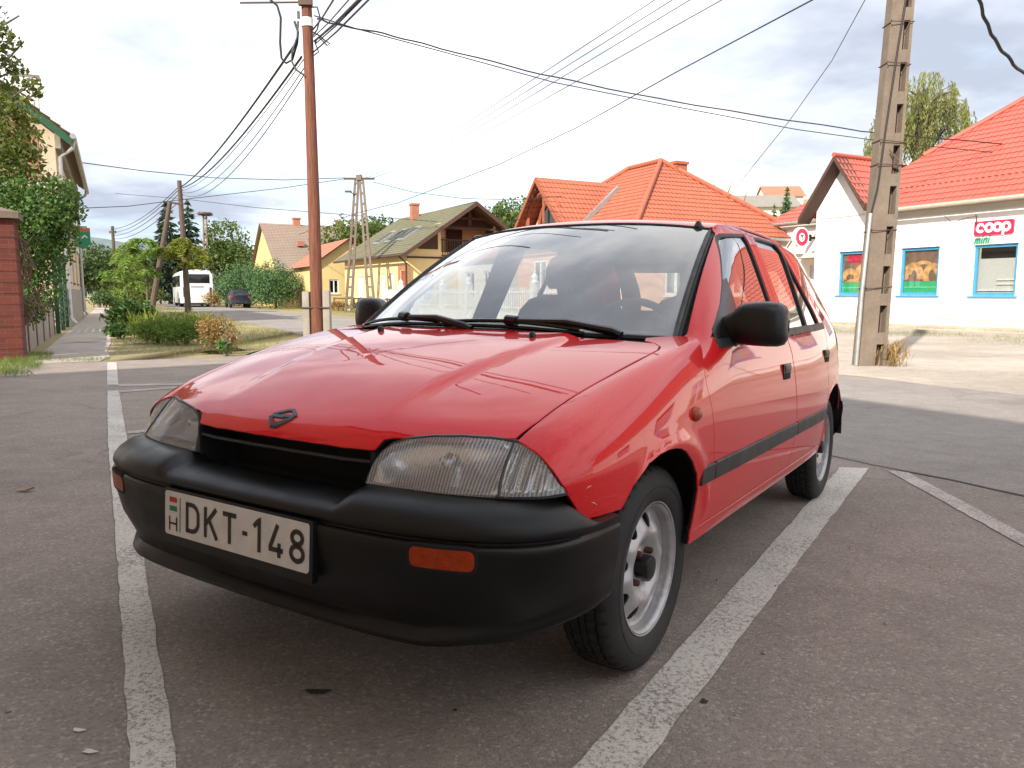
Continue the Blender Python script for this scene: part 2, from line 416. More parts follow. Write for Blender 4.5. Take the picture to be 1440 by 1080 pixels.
def car2w(x, y, z=0.): return CARM@Vector((x, y, z))

car = empty('hatchback_car', label='red five door hatchback with black bumpers parked between white bay lines', cat='car')
car.matrix_world = CARM
def both(name, S, loops, mat, parent=car, **kw):
    return [patch(name, S, loops, mat, parent, mirror=m, **kw) for m in (False, True)]
# ---- bonnet
lipc = [(.657, 0), (.657, .06), (.653, .14), (.645, .23), (.634, .305), (.631, .320)]
lamp_top = [(.619, .333), (.611, .355), (.602, .393), (.591, .454), (.570, .516), (.540, .569), (.518, .611)]
seam_h = [(.507, .619), (.435, .635), (.312, .645), (.135, .665), (-.06, .681), (-.13, .683), (-.17, .672), (-.20, .645)]
cowl = [(-.188, .5), (-.165, .3), (-.155, .12), (-.152, 0)]
half = lipc+[(x-.006, y) for x, y in lamp_top]+seam_h+cowl
hood_loop = half+[(x, -y) for x, y in half[::-1][1:-1]]
hood = patch('bonnet', SHOOD, [hood_loop], M['paint'], car, step=.022, gap=.0062, thick=.012, rim=.0022)
# ---- front wings
arch_f = [(-.200, .337), (-.2, .36), (-.2, .405), (-.2, .457), (-.174, .508), (-.123, .554), (-.065, .588), (.023, .611), (.10, .611), (.175, .593), (.243, .55), (.289, .498)]
door_seam = [(-.345, .878), (-.300, .845), (-.268, .80), (-.262, .756), (-.290, .681), (-.310, .60), (-.317, .524), (-.305, .45), (-.285, .38), (-.285, .336)]
def xz2v(pts): return [(x, float(v_of_z(np.array(x), np.array(z)))) for x, z in pts]
lamp_edge = [(.451, .56), (.476, .605), (.494, .644), (.503, .662)]
def y2v(x, y): return (x, 4-(float(YE(x))-y)/.12)
arch_f = [(-.198, .315), (-.2, .36), (-.2, .405), (-.2, .457), (-.174, .508), (-.123, .554), (-.065, .588), (-.02, .604), (.023, .611), (.07, .614), (.123, .610), (.181, .596), (.256, .553), (.296, .514)]
arch_f = [(a[0]+(c[0]-a[0])*k/3, a[1]+(c[1]-a[1])*k/3) for a, c in zip(arch_f[:-1], arch_f[1:]) for k in range(3)]+[arch_f[-1]]
wing_loop = [(.508, 4.0)]+[y2v(x, y) for x, y in seam_h[1:]]+[y2v(-.225, .60), y2v(-.262, .585), y2v(-.305, .612), y2v(-.338, .640), y2v(-.352, .652), y2v(-.356, .668), (-.352, 4.0)]+xz2v(door_seam[1:])+xz2v(arch_f)+xz2v([(.305, .507), (.345, .506), (.400, .507), (.447, .509), (.472, .54)])+[(.496, 8.08), (.512, 7.45), (.517, 7.0), (.521, 6.3), (.520, 5.7), (.517, 4.75), (.512, 4.3)]
both('front_wing', SB, [wing_loop], M['paint'], step=.02, sc=(1, .11), gap=.002)
# ---- doors: painted skin with the frame round the glass
def belt(x): return .880+.030*(-1.28-np.asarray(x))
fd_glass = [(-.60, .905), (-.72, 1.035), (-.86, 1.19), (-.905, 1.236), (-.93, 1.250), (-.97, 1.257), (-1.10, 1.272), (-1.215, 1.279), (-1.225, 1.255), (-1.218, 1.03), (-1.205, .906)]
fd_sail = [(-.385, .882), (-.42, .905), (-.60, .905), (-.72, 1.035), (-.80, 1.125), (-.69, 1.02), (-.55, .96), (-.47, .935), (-.41, .915)]
def ws_edge(z, o=.0): return float(ws_x(z))-o
fd_out = [(-.352, .886)]+[(ws_edge(z, .010), z) for z in (.90, .93, .96, 1.0, 1.04, 1.08, 1.12, 1.16, 1.19, 1.22, 1.245, 1.262)]+[(-.935, 1.283), (-.975, 1.300), (-1.05, 1.308), (-1.298, 1.312), (-1.300, 1.2), (-1.300, 1.0), (-1.300, .9), (-1.31, .85), (-1.338, .808), (-1.37, .664), (-1.395, .525), (-1.375, .42), (-1.345, .336)]+door_seam[::-1]
SSd = lambda x, z: SS(x, z)
SSg = lambda x, z: SS(x, z)-np.stack([0*np.asarray(x), .012+0*np.asarray(x), 0*np.asarray(x)], -1)
SSo = lambda d: (lambda x, z: SS(x, z)+np.stack([0*np.asarray(x), d+0*np.asarray(x), 0*np.asarray(x)], -1))
fglass_hole = [(-.475, .885+.0)]
fd_hole = [(-.43, .887), (-.55, .96), (-.69, 1.062), (-.80, 1.158), (-.875, 1.226), (-.905, 1.246), (-.94, 1.258), (-1.10, 1.274), (-1.232, 1.286), (-1.242, 1.26), (-1.232, 1.03), (-1.215, .888)]
rd_hole = [(-1.385, .892), (-1.37, 1.03), (-1.362, 1.26), (-1.372, 1.288), (-1.5, 1.297), (-1.755, 1.300), (-1.775, 1.293), (-1.865, 1.18), (-2.03, .995), (-2.065, .935), (-2.06, .916)]
rd_out = [(-1.305, 1.312), (-1.6, 1.318), (-1.82, 1.312), (-1.87, 1.296), (-2.02, 1.13), (-2.17, .955), (-2.175, .90), (-2.15, .80), (-2.10, .70), (-2.13, .62), (-2.085, .575), (-2.06, .50), (-2.055, .44), (-2.065, .385), (-2.035, .336), (-1.345, .336), (-1.38, .42), (-1.40, .525), (-1.375, .664), (-1.343, .808), (-1.315, .85), (-1.305, .9), (-1.305, 1.0), (-1.305, 1.2)]
FD = both('front_door', SS, [fd_out, fd_hole], M['paint'], step=.026, gap=.003)
RD = both('rear_door', SS, [rd_out, rd_hole], M['paint'], step=.026, gap=.003)
for i, mir in enumerate((False, True)):
    gl = patch('window', SSg, [fd_hole], M['sglass'], FD[i], step=.05, thick=0, mirror=mir)
    gr = patch('window', SSg, [rd_hole], M['sglass'], RD[i], step=.05, thick=0, mirror=mir)
    # rubber seals round the panes
    for hole, par in ((fd_hole, FD[i]), (rd_hole, RD[i])):
        inner = offset_poly(np.array(hole), .009)
        patch('window_seal', SSo(-.004), [hole, inner], M['trimblack'], par, step=.02, thick=.008, mirror=mir)
    bar = [(-1.725, .905), (-1.80, 1.285), (-1.818, 1.28), (-1.755, .905)]
    patch('pane_divider', SSo(-.002), [bar], M['trimblack'], RD[i], step=.03, thick=.012, mirror=mir)
    # belt strip and the black rubbing strip
    def strip(x0, x1, z0f, z1f, d, par, nm, th=.012):
        xs = np.linspace(x0, x1, 12)
        patch(nm, SSo(d), [[(x, z0f(x)) for x in xs]+[(x, z1f(x)) for x in xs[::-1]]], M['trimblack'], par, step=.03, thick=th, mirror=mir, rim=.004)
    strip(-.44, -1.298, lambda x: belt(x)-.0, lambda x: belt(x)+.026, .004, FD[i], 'belt_strip')
    strip(-1.307, -2.172, lambda x: belt(x)-.0, lambda x: belt(x)+.026, .004, RD[i], 'belt_strip')
    strip(-.325, -1.385, lambda x: .472, lambda x: .518, .009, FD[i], 'rubbing_strip', .014)
    strip(-1.402, -2.050, lambda x: .472, lambda x: .518+.00*x, .009, RD[i], 'rubbing_strip', .014)
    strip(-.205, -.312, lambda x: .472, lambda x: .518, .009, car, 'rubbing_strip', .014)
    sail = [(-.462, .912), (-.450, .890), (-.455, .872), (-.49, .864), (-.66, .872), (-.70, .93), (-.745, 1.085), (-.70, 1.070), (-.60, .998), (-.50, .935)]
    patch('mirror_sail', SSo(.003), [sail], M['gloss_black'], FD[i], step=.03, thick=.015, mirror=mir, rim=.004)
    # pull handles: recessed cup, frame and flap
    for hx, hz, par in ((-1.215, .742, FD[i]), (-2.075, .772, RD[i])):
        sg = -1 if mir else 1
        y0 = float(yside(hx, hz))
        b = MB(); b.box((hx, sg*(y0+.001), hz), (.112, .010, .062)); fr = b.build('handle', M['gloss_black'], par, bevel=.004)
        b = MB(); b.box((hx, sg*(y0+.006), hz+.013), (.092, .008, .026)); b.build('flap', M['dgrey'], fr, bevel=.004)
        b = MB(); b.box((hx, sg*(y0+.0045), hz-.016), (.092, .006, .026)); b.build('cup', M['void'], fr, bevel=.002)
# two fresh scratches on the near wing
for pts in ([(.443, 8.02), (.436, 7.98), (.428, 7.97)], [(.425, 8.33), (.416, 8.36), (.405, 8.42)]):
    b = MB(); b.tube([tuple(SB(np.array(x), np.array(v))+np.array([.0006, .0008, 0])) for x, v in pts], [.0004, .0011, .0004], 5); b.build('paint_scratch', plain('bare_scratch', (.6, .45, .42), .6), car)
# side repeater
for sg in (1, -1):
    y0 = float(yside(-.148, .681)); b = MB(); b.lathe([(.0, .017), (.014, .015), (.022, .009), (.025, 0)], 16, 'Y', (0, 0, 0))
    b.v = [(x*1.35-.150, sg*(y0-.001+y), z*.85+.681) for x, y, z in b.v]; b.build('side_repeater', M['amber'], car)
# ---- quarter panel with the rear pillar, sills, roof, tailgate
arch_r = [(-2.058, .315), (-2.06, .40), (-2.065, .47), (-2.095, .53), (-2.155, .575), (-2.24, .605), (-2.34, .617), (-2.45, .607), (-2.54, .57), (-2.61, .51), (-2.645, .45), (-2.66, .39)]
q_out = [(-2.178, .955), (-2.03, 1.13), (-1.88, 1.298), (-1.84, 1.316), (-2.1, 1.318), (-2.3, 1.294), (-2.42, 1.262), (-2.50, 1.215), (-2.66, 1.07), (-2.80, .93), (-2.88, .84), (-2.91, .70), (-2.925, .55), (-2.925, .50), (-2.66, .47)]+arch_r[::-1][1:]+[(-2.04, .336), (-2.070, .385), (-2.060, .44), (-2.065, .50), (-2.09, .575), (-2.135, .62), (-2.105, .70), (-2.155, .80), (-2.180, .90)]
both('quarter_panel', SS, [q_out], M['paint'], step=.03, gap=.002)
sill = [(-.205, .333), (-1.0, .333), (-2.045, .333), (-2.06, .297), (-1.2, .290), (-.205, .292)]
both('sill_panel', SSo(.001), [sill], M['paint'], step=.03, gap=.001, thick=.02)
roof_half = [(-.853, 0), (-.857, .2), (-.877, .36), (-.915, .49), (-.945, .532), (-1.0, .548), (-1.3, .553), (-1.7, .551), (-2.1, .538), (-2.35, .515), (-2.46, .49), (-2.49, .4), (-2.51, .2), (-2.515, 0)]
roof_loop = roof_half+[(x, -y) for x, y in roof_half[::-1][1:-1]]
patch('roof', SR, [roof_loop], M['paint'], car, step=.03, gap=.001, thick=.025, rim=.006)
def STG(u, v):   # tailgate: u across, v up 0..1
    u = np.asarray(u, float); v = np.asarray(v, float)
    x = -2.93+.05*v+sst(.42, 1, v)*.40*((v-.42)/.58); y = (.70-.16*sst(.35, 1, v))*u; z = .50+.775*v
    return np.stack([x+.10*np.abs(u)**3, y, z], -1)
tg = patch('tailgate', STG, [[(-1, .0), (1, .0), (1, 1), (-1, 1)], [(-.82, .58), (-.82, .93), (.82, .93), (.82, .58)]], M['paint'], car, step=.05, sc=(.7, .8))
patch('rear_window', lambda u, v: STG(u, v)+np.stack([.012+0*np.asarray(u), 0*np.asarray(u), 0*np.asarray(u)], -1), [[(-.84, .57), (-.84, .94), (.84, .94), (.84, .57)]], M['sglass'], tg, step=.08, sc=(.7, .8), thick=0)
for sg in (1, -1):
    b = MB(); b.box((-2.87, sg*.625, .70), (.07, .10, .24)); b.build('tail_lamp', M['redlens'], car, bevel=.02)
# ---- windscreen, its seal and the dark band behind its edge
ws_loop = [(u, 0.) for u in np.linspace(-1, 1, 24)]+[(1, v) for v in np.linspace(.1, .9, 8)]+[(u, 1.) for u in np.linspace(1, -1, 24)]+[(-1, v) for v in np.linspace(.9, .1, 8)]
patch('windscreen', SW, [ws_loop], M['glass'], car, step=.04, sc=(.6, .8), thick=0)
seal = []
for u, v in ws_loop: seal.append(tuple(SW(u, v)))
rs_ = [.0095 if v < .95 else .0055 for u, v in ws_loop]; b = MB(); b.tube(seal+[seal[0], seal[1]], rs_+rs_[:2], 6, cap=False); b.tube([tuple(np.array(SW(1., v))+np.array([-.012, .004, -.018])) for v in np.linspace(0, 1, 12)], .017, 6); b.tube([tuple(np.array(SW(-1., v))+np.array([-.012, -.004, -.018])) for v in np.linspace(0, 1, 12)], .017, 6); b.build('windscreen_seal', M['trimblack'], car)  # two extra tubes added behind the edge to stop light leaking past the pillars
def offn(S, d):
    def f(u, v):
        p = S(u, v); return p+np.array([-d*.55, 0, -d*.83])
    return f
inner = [(u*.952, .055) for u in np.linspace(-1, 1, 24)]+[(.952, v) for v in np.linspace(.1, .9, 8)]+[(u*.952, .968) for u in np.linspace(1, -1, 24)]+[(-.952, v) for v in np.linspace(.9, .1, 8)]
patch('pillar_trim', offn(SW, .008), [ws_loop, inner], M['cabin'], car, step=.03, sc=(.6, .8), thick=0)
# cowl panel between bonnet and glass
P = []
for u in np.linspace(-1, 1, 33):
    q = SW(u, 0.); yb = q[1]*1.0; xh = float(np.interp(abs(yb), [0, .12, .3, .5, .645, .7], [-.152, -.155, -.165, -.188, -.20, -.26]))
    P.append([(xh+.05, yb, hoodz(xh, yb)-.035), (xh-.004, yb, hoodz(xh, yb)-.030), (q[0]*.5+xh*.5, yb, min(q[2], hoodz(xh, yb))-.016), (q[0], yb, q[2]-.006), (q[0]-.05, yb, q[2]+.0)])
b = MB(); b.grid(P); b.build('cowl_panel', M['trimblack'], car)
# ---- lamps
hl = [(.311, .562), (.314, .58), (.320, .608), (.333, .632), (.355, .651), (.393, .665), (.454, .675), (.516, .679), (.569, .677), (.613, .672), (.616, .640), (.620, .599), (.627, .567), (.542, .566), (.421, .564)]
cl = [(.6175, .672), (.624, .671), (.656, .665), (.693, .646), (.725, .612), (.743, .573), (.705, .569), (.633, .567), (.6255, .599), (.6205, .640)]
SHLo = lambda d: (lambda y, z: SHL(y, z)-np.stack([d+0*np.asarray(y), d*1.2*sst(.5, .72, y), 0*np.asarray(y)], -1))
for mir in (False, True):
    sg = -1 if mir else 1
    l = patch('headlight', SHL, [hl], M['lens'], car, step=.02, gap=.0015, thick=.02, mirror=mir, ref=(.3, .4, .6))
    c = patch('corner_lamp', SHL, [cl], M['lens'], car, step=.02, gap=.0015, thick=.02, mirror=mir, ref=(.3, .4, .6))
    ro = hl[:10]+cl[1:8]+hl[12:]; rp = resample(np.array(ro), .02, np.array([1., 1.])); rq = SHL(rp[:, 0], rp[:, 1])-np.array([.006, 0, 0])
    b = MB(); b.tube([(x, sg*y, z) for x, y, z in np.concatenate([rq, rq[:2]])], .0052, 6, cap=False); b.build('lamp_rim', M['dgrey'], l)
    sp_ = [SHL(y, z)-np.array([.001, 0, 0]) for y, z in ((.616, .671), (.6185, .640), (.623, .599), (.6305, .568))]; b = MB(); b.tube([(x, sg*y, z) for x, y, z in sp_], .0036, 6); b.build('lamp_joint', M['dgrey'], l)
    # reflectors: paraboloid bowl in the main lamp, ribbed dish in the corner lamp
    def bowl(y, z):
        p = SHL(y, z); y = np.asarray(y, float); z = np.asarray(z, float)
        k = np.clip(1-((y-.47)/.155)**2-((z-.615)/.075)**2, 0, 1)
        return p-np.stack([.012+.085*k**.6, 0*y, 0*y], -1)
    patch('reflector', bowl, [hl], M['chrome'], l, step=.012, thick=0, mirror=mir, ref=(.3, .4, .6))
    def bowl2(y, z):
        p = SHL(y, z); y = np.asarray(y, float)
        return p-np.stack([.035+.006*np.sin(y*520), .03+0*y, 0*y], -1)
    patch('reflector', bowl2, [cl], M['chrome'], c, step=.008, thick=0, mirror=mir, ref=(.3, .4, .6))
    b = MB(); b.lathe([(0, .03), (.010, .026), (.012, 0), (.016, -.004)], 14, 'X', (.535, sg*.46, .617)); b.build('bulb', M['chrome'], l)
# ---- front bumper
PLAN = np.array([(.760, 0), (.759, .12), (.757, .24), (.751, .36), (.737, .48), (.712, .58), (.672, .665), (.612, .733), (.540, .773), (.46, .790), (.38, .797), (.30, .798), (.24, .798)])
_sl = np.concatenate([[0], np.cumsum(np.linalg.norm(np.diff(PLAN, axis=0), axis=1))])
PX, PY = Spl(list(zip(_sl, PLAN[:, 0]))), Spl(list(zip(_sl, PLAN[:, 1])))
def plan(s):
    e = 1e-3; x, y = PX(s), PY(s); tx, ty = (PX(s+e)-PX(s-e))/(2*e), (PY(s+e)-PY(s-e))/(2*e); l = np.hypot(tx, ty)
    return x, y, ty/l, -tx/l
BR = [(.125, .562), (.098, .564), (.062, .559), (.035, .549), (.016, .535), (.004, .518), (.001, .504), (.004, .496), (.011, .492), (.011, .487), (.002, .483), (-.001, .478), (.000, .462), (.004, .42), (.013, .37), (.034, .325), (.046, .300), (.047, .290), (.036, .280), (.028, .268), (.034, .255), (.06, .250), (.13, .248)]
BRF = [(.125, .562), (.098, .564), (.062, .559), (.035, .549), (.016, .535), (.004, .518), (.001, .504), (.004, .496), (.011, .492), (.011, .487), (.002, .483), (-.001, .478), (.002, .462), (.010, .42), (.026, .37), (.050, .33), (.060, .31), (.064, .30), (.062, .288), (.062, .275), (.068, .262), (.085, .255), (.14, .252)]
def bumper_rows(s, off=0.):
    x, y, nx, ny = plan(s); rows = []
    k = float(np.clip((x-.445)/.055, 0, 1)); dip = float(sst(.335, .295, y))
    lift = float(sst(.66, .34, x)); fl = float(sst(.50, .70, y)); sd_ = float(sst(.60, .40, x))
    for i, (d, z) in enumerate(BR):
        d = d+(BRF[i][0]-d)*fl; z = z+(BRF[i][1]-z)*fl
        if i < 7:
            zz = .506+(z-.506)*k*(1-.45*dip); dd = d*k+.004*(1-k)*(6-i)/3
            if i == 0: dd = .14*k+.03*(1-k)
        else:
            w = np.clip((.46-z)/.2, 0, 1); zz = z+lift*.060*w; dd = d*(1-.75*sd_)
        dd -= off
        rows.append((float(x-nx*dd), float(y-ny*dd), float(zz)))
    return rows
smax = float(_sl[-1]-.105)
ss = np.linspace(0, smax, 46)
G = [bumper_rows(s) for s in ss]
G.append([(x-.004, y-.05, z) for x, y, z in G[-1]])
full = [[(x, -y, z) for x, y, z in r] for r in G[::-1][:-1]]+G
b = MB(); b.grid(full); bump = b.build('front_bumper', M['plastic'], car, smooth=50)
# end caps follow the wheel arch; a dark back board closes the mouth
def SBUM(s, z):
    s = np.asarray(s, float); z = np.asarray(z, float); x, y, nx, ny = plan(s)
    d = np.interp(z, [.315, .37, .42, .462, .478], [.030, .010, .0035, .000, -.001])
    return np.stack([x-nx*d, y-ny*d, z], -1)
def s_of_y(y): return float(np.interp(y, PY(np.linspace(0, 1.0, 300)), np.linspace(0, 1.0, 300)))
a0, a1 = s_of_y(.512), s_of_y(.640)
rr = []
for cx_, cz_, q in ((a0+.012, .449, 180), (a1-.012, .449, 270), (a1-.012, .466, 0), (a0+.012, .466, 90)):
    rr += [(cx_+.012*math.cos(R(q+t)), cz_+.012*math.sin(R(q+t))) for t in (0, 30, 60, 90)]
SBo = lambda d: (lambda s, z: SBUM(s, z)+np.stack(list(np.array(plan(np.asarray(s, float))[2:])*d)+[0*np.asarray(s)], -1))
for mir in (False, True):
    patch('bumper_lamp_surround', SBo(.0012), [offset_poly(np.array(rr), -.006), offset_poly(np.array(rr), -.001)], M['void'], bump, step=.012, thick=.012, mirror=mir, ref=(.2, 0, .45))
    patch('turn_signal', SBo(.0015), [rr], M['amber'], bump, step=.012, thick=.012, mirror=mir, ref=(.2, 0, .45))
# mouth under the bonnet lip: dark panel, sides and slats
b = MB(); b.box((.50, 0, .575), (.02, .62, .16)); b.box((.565, 0, .520), (.16, .63, .006))
for sg in (1, -1): b.box((.565, sg*.312, .575), (.13, .006, .11))

b.build('grille_mouth', M['void'], car)
b = MB(); lip = [(x-.010, y, hoodz(x, y)-.017) for x, y in [(x, -y) for x, y in lipc[::-1]]+lipc[1:]]; b.tube(lip, .005, 6); b.build('grille_lip', M['trimblack'], car)
# ---- number plate
TP = R(1.5)
def plate_fn(d):
    c, s = math.cos(TP), math.sin(TP)
    return lambda p: (.764+d*c-p[1]*s, p[0], .432+p[1]*c+d*s)   # p = (car y, up)
def board(w, h, d0, d1, dz=0., r=.008):
    o = []
    for cx_, cz_, q in ((w/2-r, h/2-r, 0), (-w/2+r, h/2-r, 90), (-w/2+r, -h/2+r, 180), (w/2-r, -h/2+r, 270)):
        o += [(cx_+r*math.cos(R(q+t)), cz_+dz+r*math.sin(R(q+t))) for t in (0, 22, 45, 67, 90)]
    n = len(o); b = MB(); b.add([plate_fn(d0)(p) for p in o]+[plate_fn(d1)(p) for p in o], [tuple(range(n)), tuple(range(2*n-1, n-1, -1))]+[(i, (i+1) % n, (i+1) % n+n, i+n) for i in range(n)]); return b
pl = board(.540, .140, -.016, .001, -.008).build('number_plate', M['gloss_black'], bump)
board(.520, .110, .0015, .004).build('plate_board', M['plate_white'], pl)
b = MB(); fp = plate_fn(.0052)
def st(pts, w=.0112, closed=False): ribbon(b, pts, w, fp, closed)
hh = .037
def L(x): return x
# letters run from the car's right (-y) to its left (+y), as read from the front
x0 = -.172
st([(x0+.004, hh), (x0+.004, -hh)]); st([(x0+.0005, hh-.0045), (x0+.022, hh-.0045)]+arc(x0+.022, .010, .0255, hh-.0145, 90, 0, 8)[1:]+arc(x0+.022, -.010, .0255, hh-.0145, 0, -90, 8)+[(x0+.0005, -hh+.0045)])
x0 = -.100
st([(x0+.004, hh), (x0+.004, -hh)]); st([(x0+.045, hh), (x0+.006, -.004)]); st([(x0+.018, .008), (x0+.048, -hh)])
x0 = -.026
st([(x0-.004, hh-.0045), (x0+.045, hh-.0045)]); st([(x0+.0205, hh), (x0+.0205, -hh)])
b.build('plate_letters', M['plate_ink'], pl, fixn=False); b = MB(); st([(.041, -.002), (.059, -.002)], .010); b.build('plate_dash', M['plate_ink'], pl, fixn=False); b = MB()
x0 = .076
st([(x0+.024, -hh), (x0+.024, hh-.001), (x0+.020, hh-.003), (x0+.005, hh-.017)])
x0 = .134
st([(x0+.028, hh), (x0+.004, -.015), (x0+.004, -.0205), (x0+.046, -.0205)]); st([(x0+.033, -.004), (x0+.033, -hh)])
x0 = .203
st(arc(x0+.022, .0185, .0165, .014, 0, 360, 20)[:-1], closed=True); st(arc(x0+.022, -.0165, .0195, .0165, 0, 360, 20)[:-1], closed=True)
def st2(pts, w=.005): ribbon(b, pts, w, fp)
b.build('plate_digits', M['plate_ink'], pl, fixn=False); b = MB()
st2([(-.240, -.008), (-.240, -.043)]); st2([(-.211, -.008), (-.211, -.043)]); st2([(-.240, -.025), (-.211, -.025)]); b.build('country_letter', M['plate_ink'], pl, fixn=False); b = MB(); st2([(-.197, .043), (-.197, -.043)], .0025)
b.build('plate_rule', M['plate_ink'], pl, fixn=False)
b = MB(); ribbon(b, [(-.240, .035), (-.210, .035)], .013, fp); b.build('flag_band', M['flag_red'], pl, fixn=False)
b = MB(); ribbon(b, [(-.240, .013), (-.210, .013)], .013, fp); b.build('flag_band', M['flag_green'], pl, fixn=False)
# ---- badge on the bonnet nose: slanted S of two hooked bars
def bfn(p):
    s, c = math.sin(R(0)), math.cos(R(0)); u, v = p
    x = .613+(-v)*.80; y = u
    return (x, y, float(hoodz(x, y))+.0045)
bb = MB()
sS = np.array([(.036, .010), (.010, .030), (-.012, .018), (.012, -.002)])
bdg = MB()
def bar3(pts, w):
    Lp, Rp = ribbon_poly(pts, w); n = len(Lp)
    top = [bfn(p) for p in Lp]+[bfn(p) for p in Rp]; bot = [(x, y, z-.006) for x, y, z in top]
    bdg.add(top+bot, [(i, i+1, n+i+1, n+i) for i in range(n-1)]+[(2*n+i, 3*n+i, 3*n+i+1, 2*n+i+1) for i in range(n-1)]+[(i, 2*n+i, 2*n+i+1, i+1) for i in range(n-1)]+[(n+i, n+i+1, 3*n+i+1, 3*n+i) for i in range(n-1)]+[(0, n, 3*n, 2*n), (n-1, 3*n-1, 4*n-1, 2*n-1)])
bar3([(.040, .004), (.016, .026), (.000, .026), (-.034, .004), (-.034, -.003), (.006, -.003)], .0095)
bar3([(-.040, -.006), (-.016, -.028), (.000, -.028), (.034, -.006), (.034, .001), (-.006, .001)], .0095)
bdg.build('bonnet_badge', M['badge'], car)
# ---- washer jets, aerial, wipers
for sg in (1, -1):
    b = MB(); x, y = -.07, sg*.304; z = float(hoodz(x, y)); b.lathe([(.011, -.004), (.011, .006), (.009, .012), (.005, .016), (0, .0165)], 14, 'Z', (x, y, z)); b.build('washer_jet', M['gloss_black'], car)
b = MB(); x, y = -.93, .50; z = float(SR(x, y)[2]); b.lathe([(.022, -.004), (.021, .006), (.014, .014), (.009, .024), (.004, .028), (0, .0285)], 16, 'Z', (x, y, z)); b.build('aerial_base', M['gloss_black'], car)
def swp(u, v, d): q = SW(u, v); return Vector((q[0]+.55*d, q[1], q[2]+.83*d))
for (ua, va, ub, vb, um, vm, up) in ((-.90, -.02, -.20, .012, -.52, .02, .03), (-.19, .010, .62, -.012, .215, .010, .80)):
    b = MB(); n = 12
    pts = [swp(ua+(ub-ua)*t, va+(vb-va)*t+.012*math.sin(PI*t), .014) for t in np.linspace(0, 1, n)]
    b.tube(pts, .0075, 6)
    pts2 = [swp(ua+(ub-ua)*t, va+(vb-va)*t+.012*math.sin(PI*t), .026+.010*math.sin(PI*t)) for t in np.linspace(.02, .98, n)]
    b.tube(pts2, .0065, 6); wb = b.build('wiper', M['gloss_black'], car)
    c0 = swp(um, vm+.008, .036); c1 = swp(um+.06, vm+.002, .036)
    b = MB(); b.tube([c0, c1], [.017, .017], 8); b.build('wiper_clip', M['gloss_black'], wb)
    piv = Vector((float(SW(up, 0)[0])+.035, float(SW(up, 0)[1]), float(SW(up, 0)[2])+.004))
    mid = (Vector(c1)+piv)/2+Vector((.01, 0, .018))
    b = MB(); b.tube([c1, mid, piv+Vector((0, -.03, .012)), piv], [.009, .011, .013, .014], 8); b.build('wiper_arm', M['gloss_black'], wb)
# ---- door mirrors
for sg in (1, -1):
    U = np.linspace(0, 1, 15); ring = 28; P = []
    # cross-sections across the car (y), each a rounded box in x-z
    secs = [(.715, .030, .045, .905, -.575), (.735, .036, .050, .907, -.580), (.752, .043, .053, .913, -.588), (.772, .055, .062, .926, -.596), (.792, .062, .068, .930, -.600), (.82, .066, .071, .931, -.603), (.86, .066, .072, .931, -.606), (.89, .060, .070, .930, -.609), (.908, .048, .062, .928, -.611), (.918, .030, .045, .927, -.612), (.921, .010, .02, .927, -.613)]
    for (y, hx, hz, cz, cx_) in secs:
        row = []
        for j in range(ring):
            a = 2*PI*j/ring; ca, sa = math.cos(a), math.sin(a); e = .62
            xx = cx_+hx*math.copysign(abs(ca)**e, ca); zz = cz+hz*math.copysign(abs(sa)**e, sa)
            if ca < 0: xx = cx_-.45*hx*abs(ca)**.4
            row.append((xx, sg*y, zz))
        P.append(row)
    b = MB(); b.grid(P, closev=True); mh = b.build('door_mirror', M['gloss_black'], FD[0 if sg > 0 else 1], smooth=60)
    b = MB(); b.box((-.636, sg*.838, .931), (.006, .13, .108)); b.build('mirror_glass', M['mirror_glass'], mh, bevel=.002)
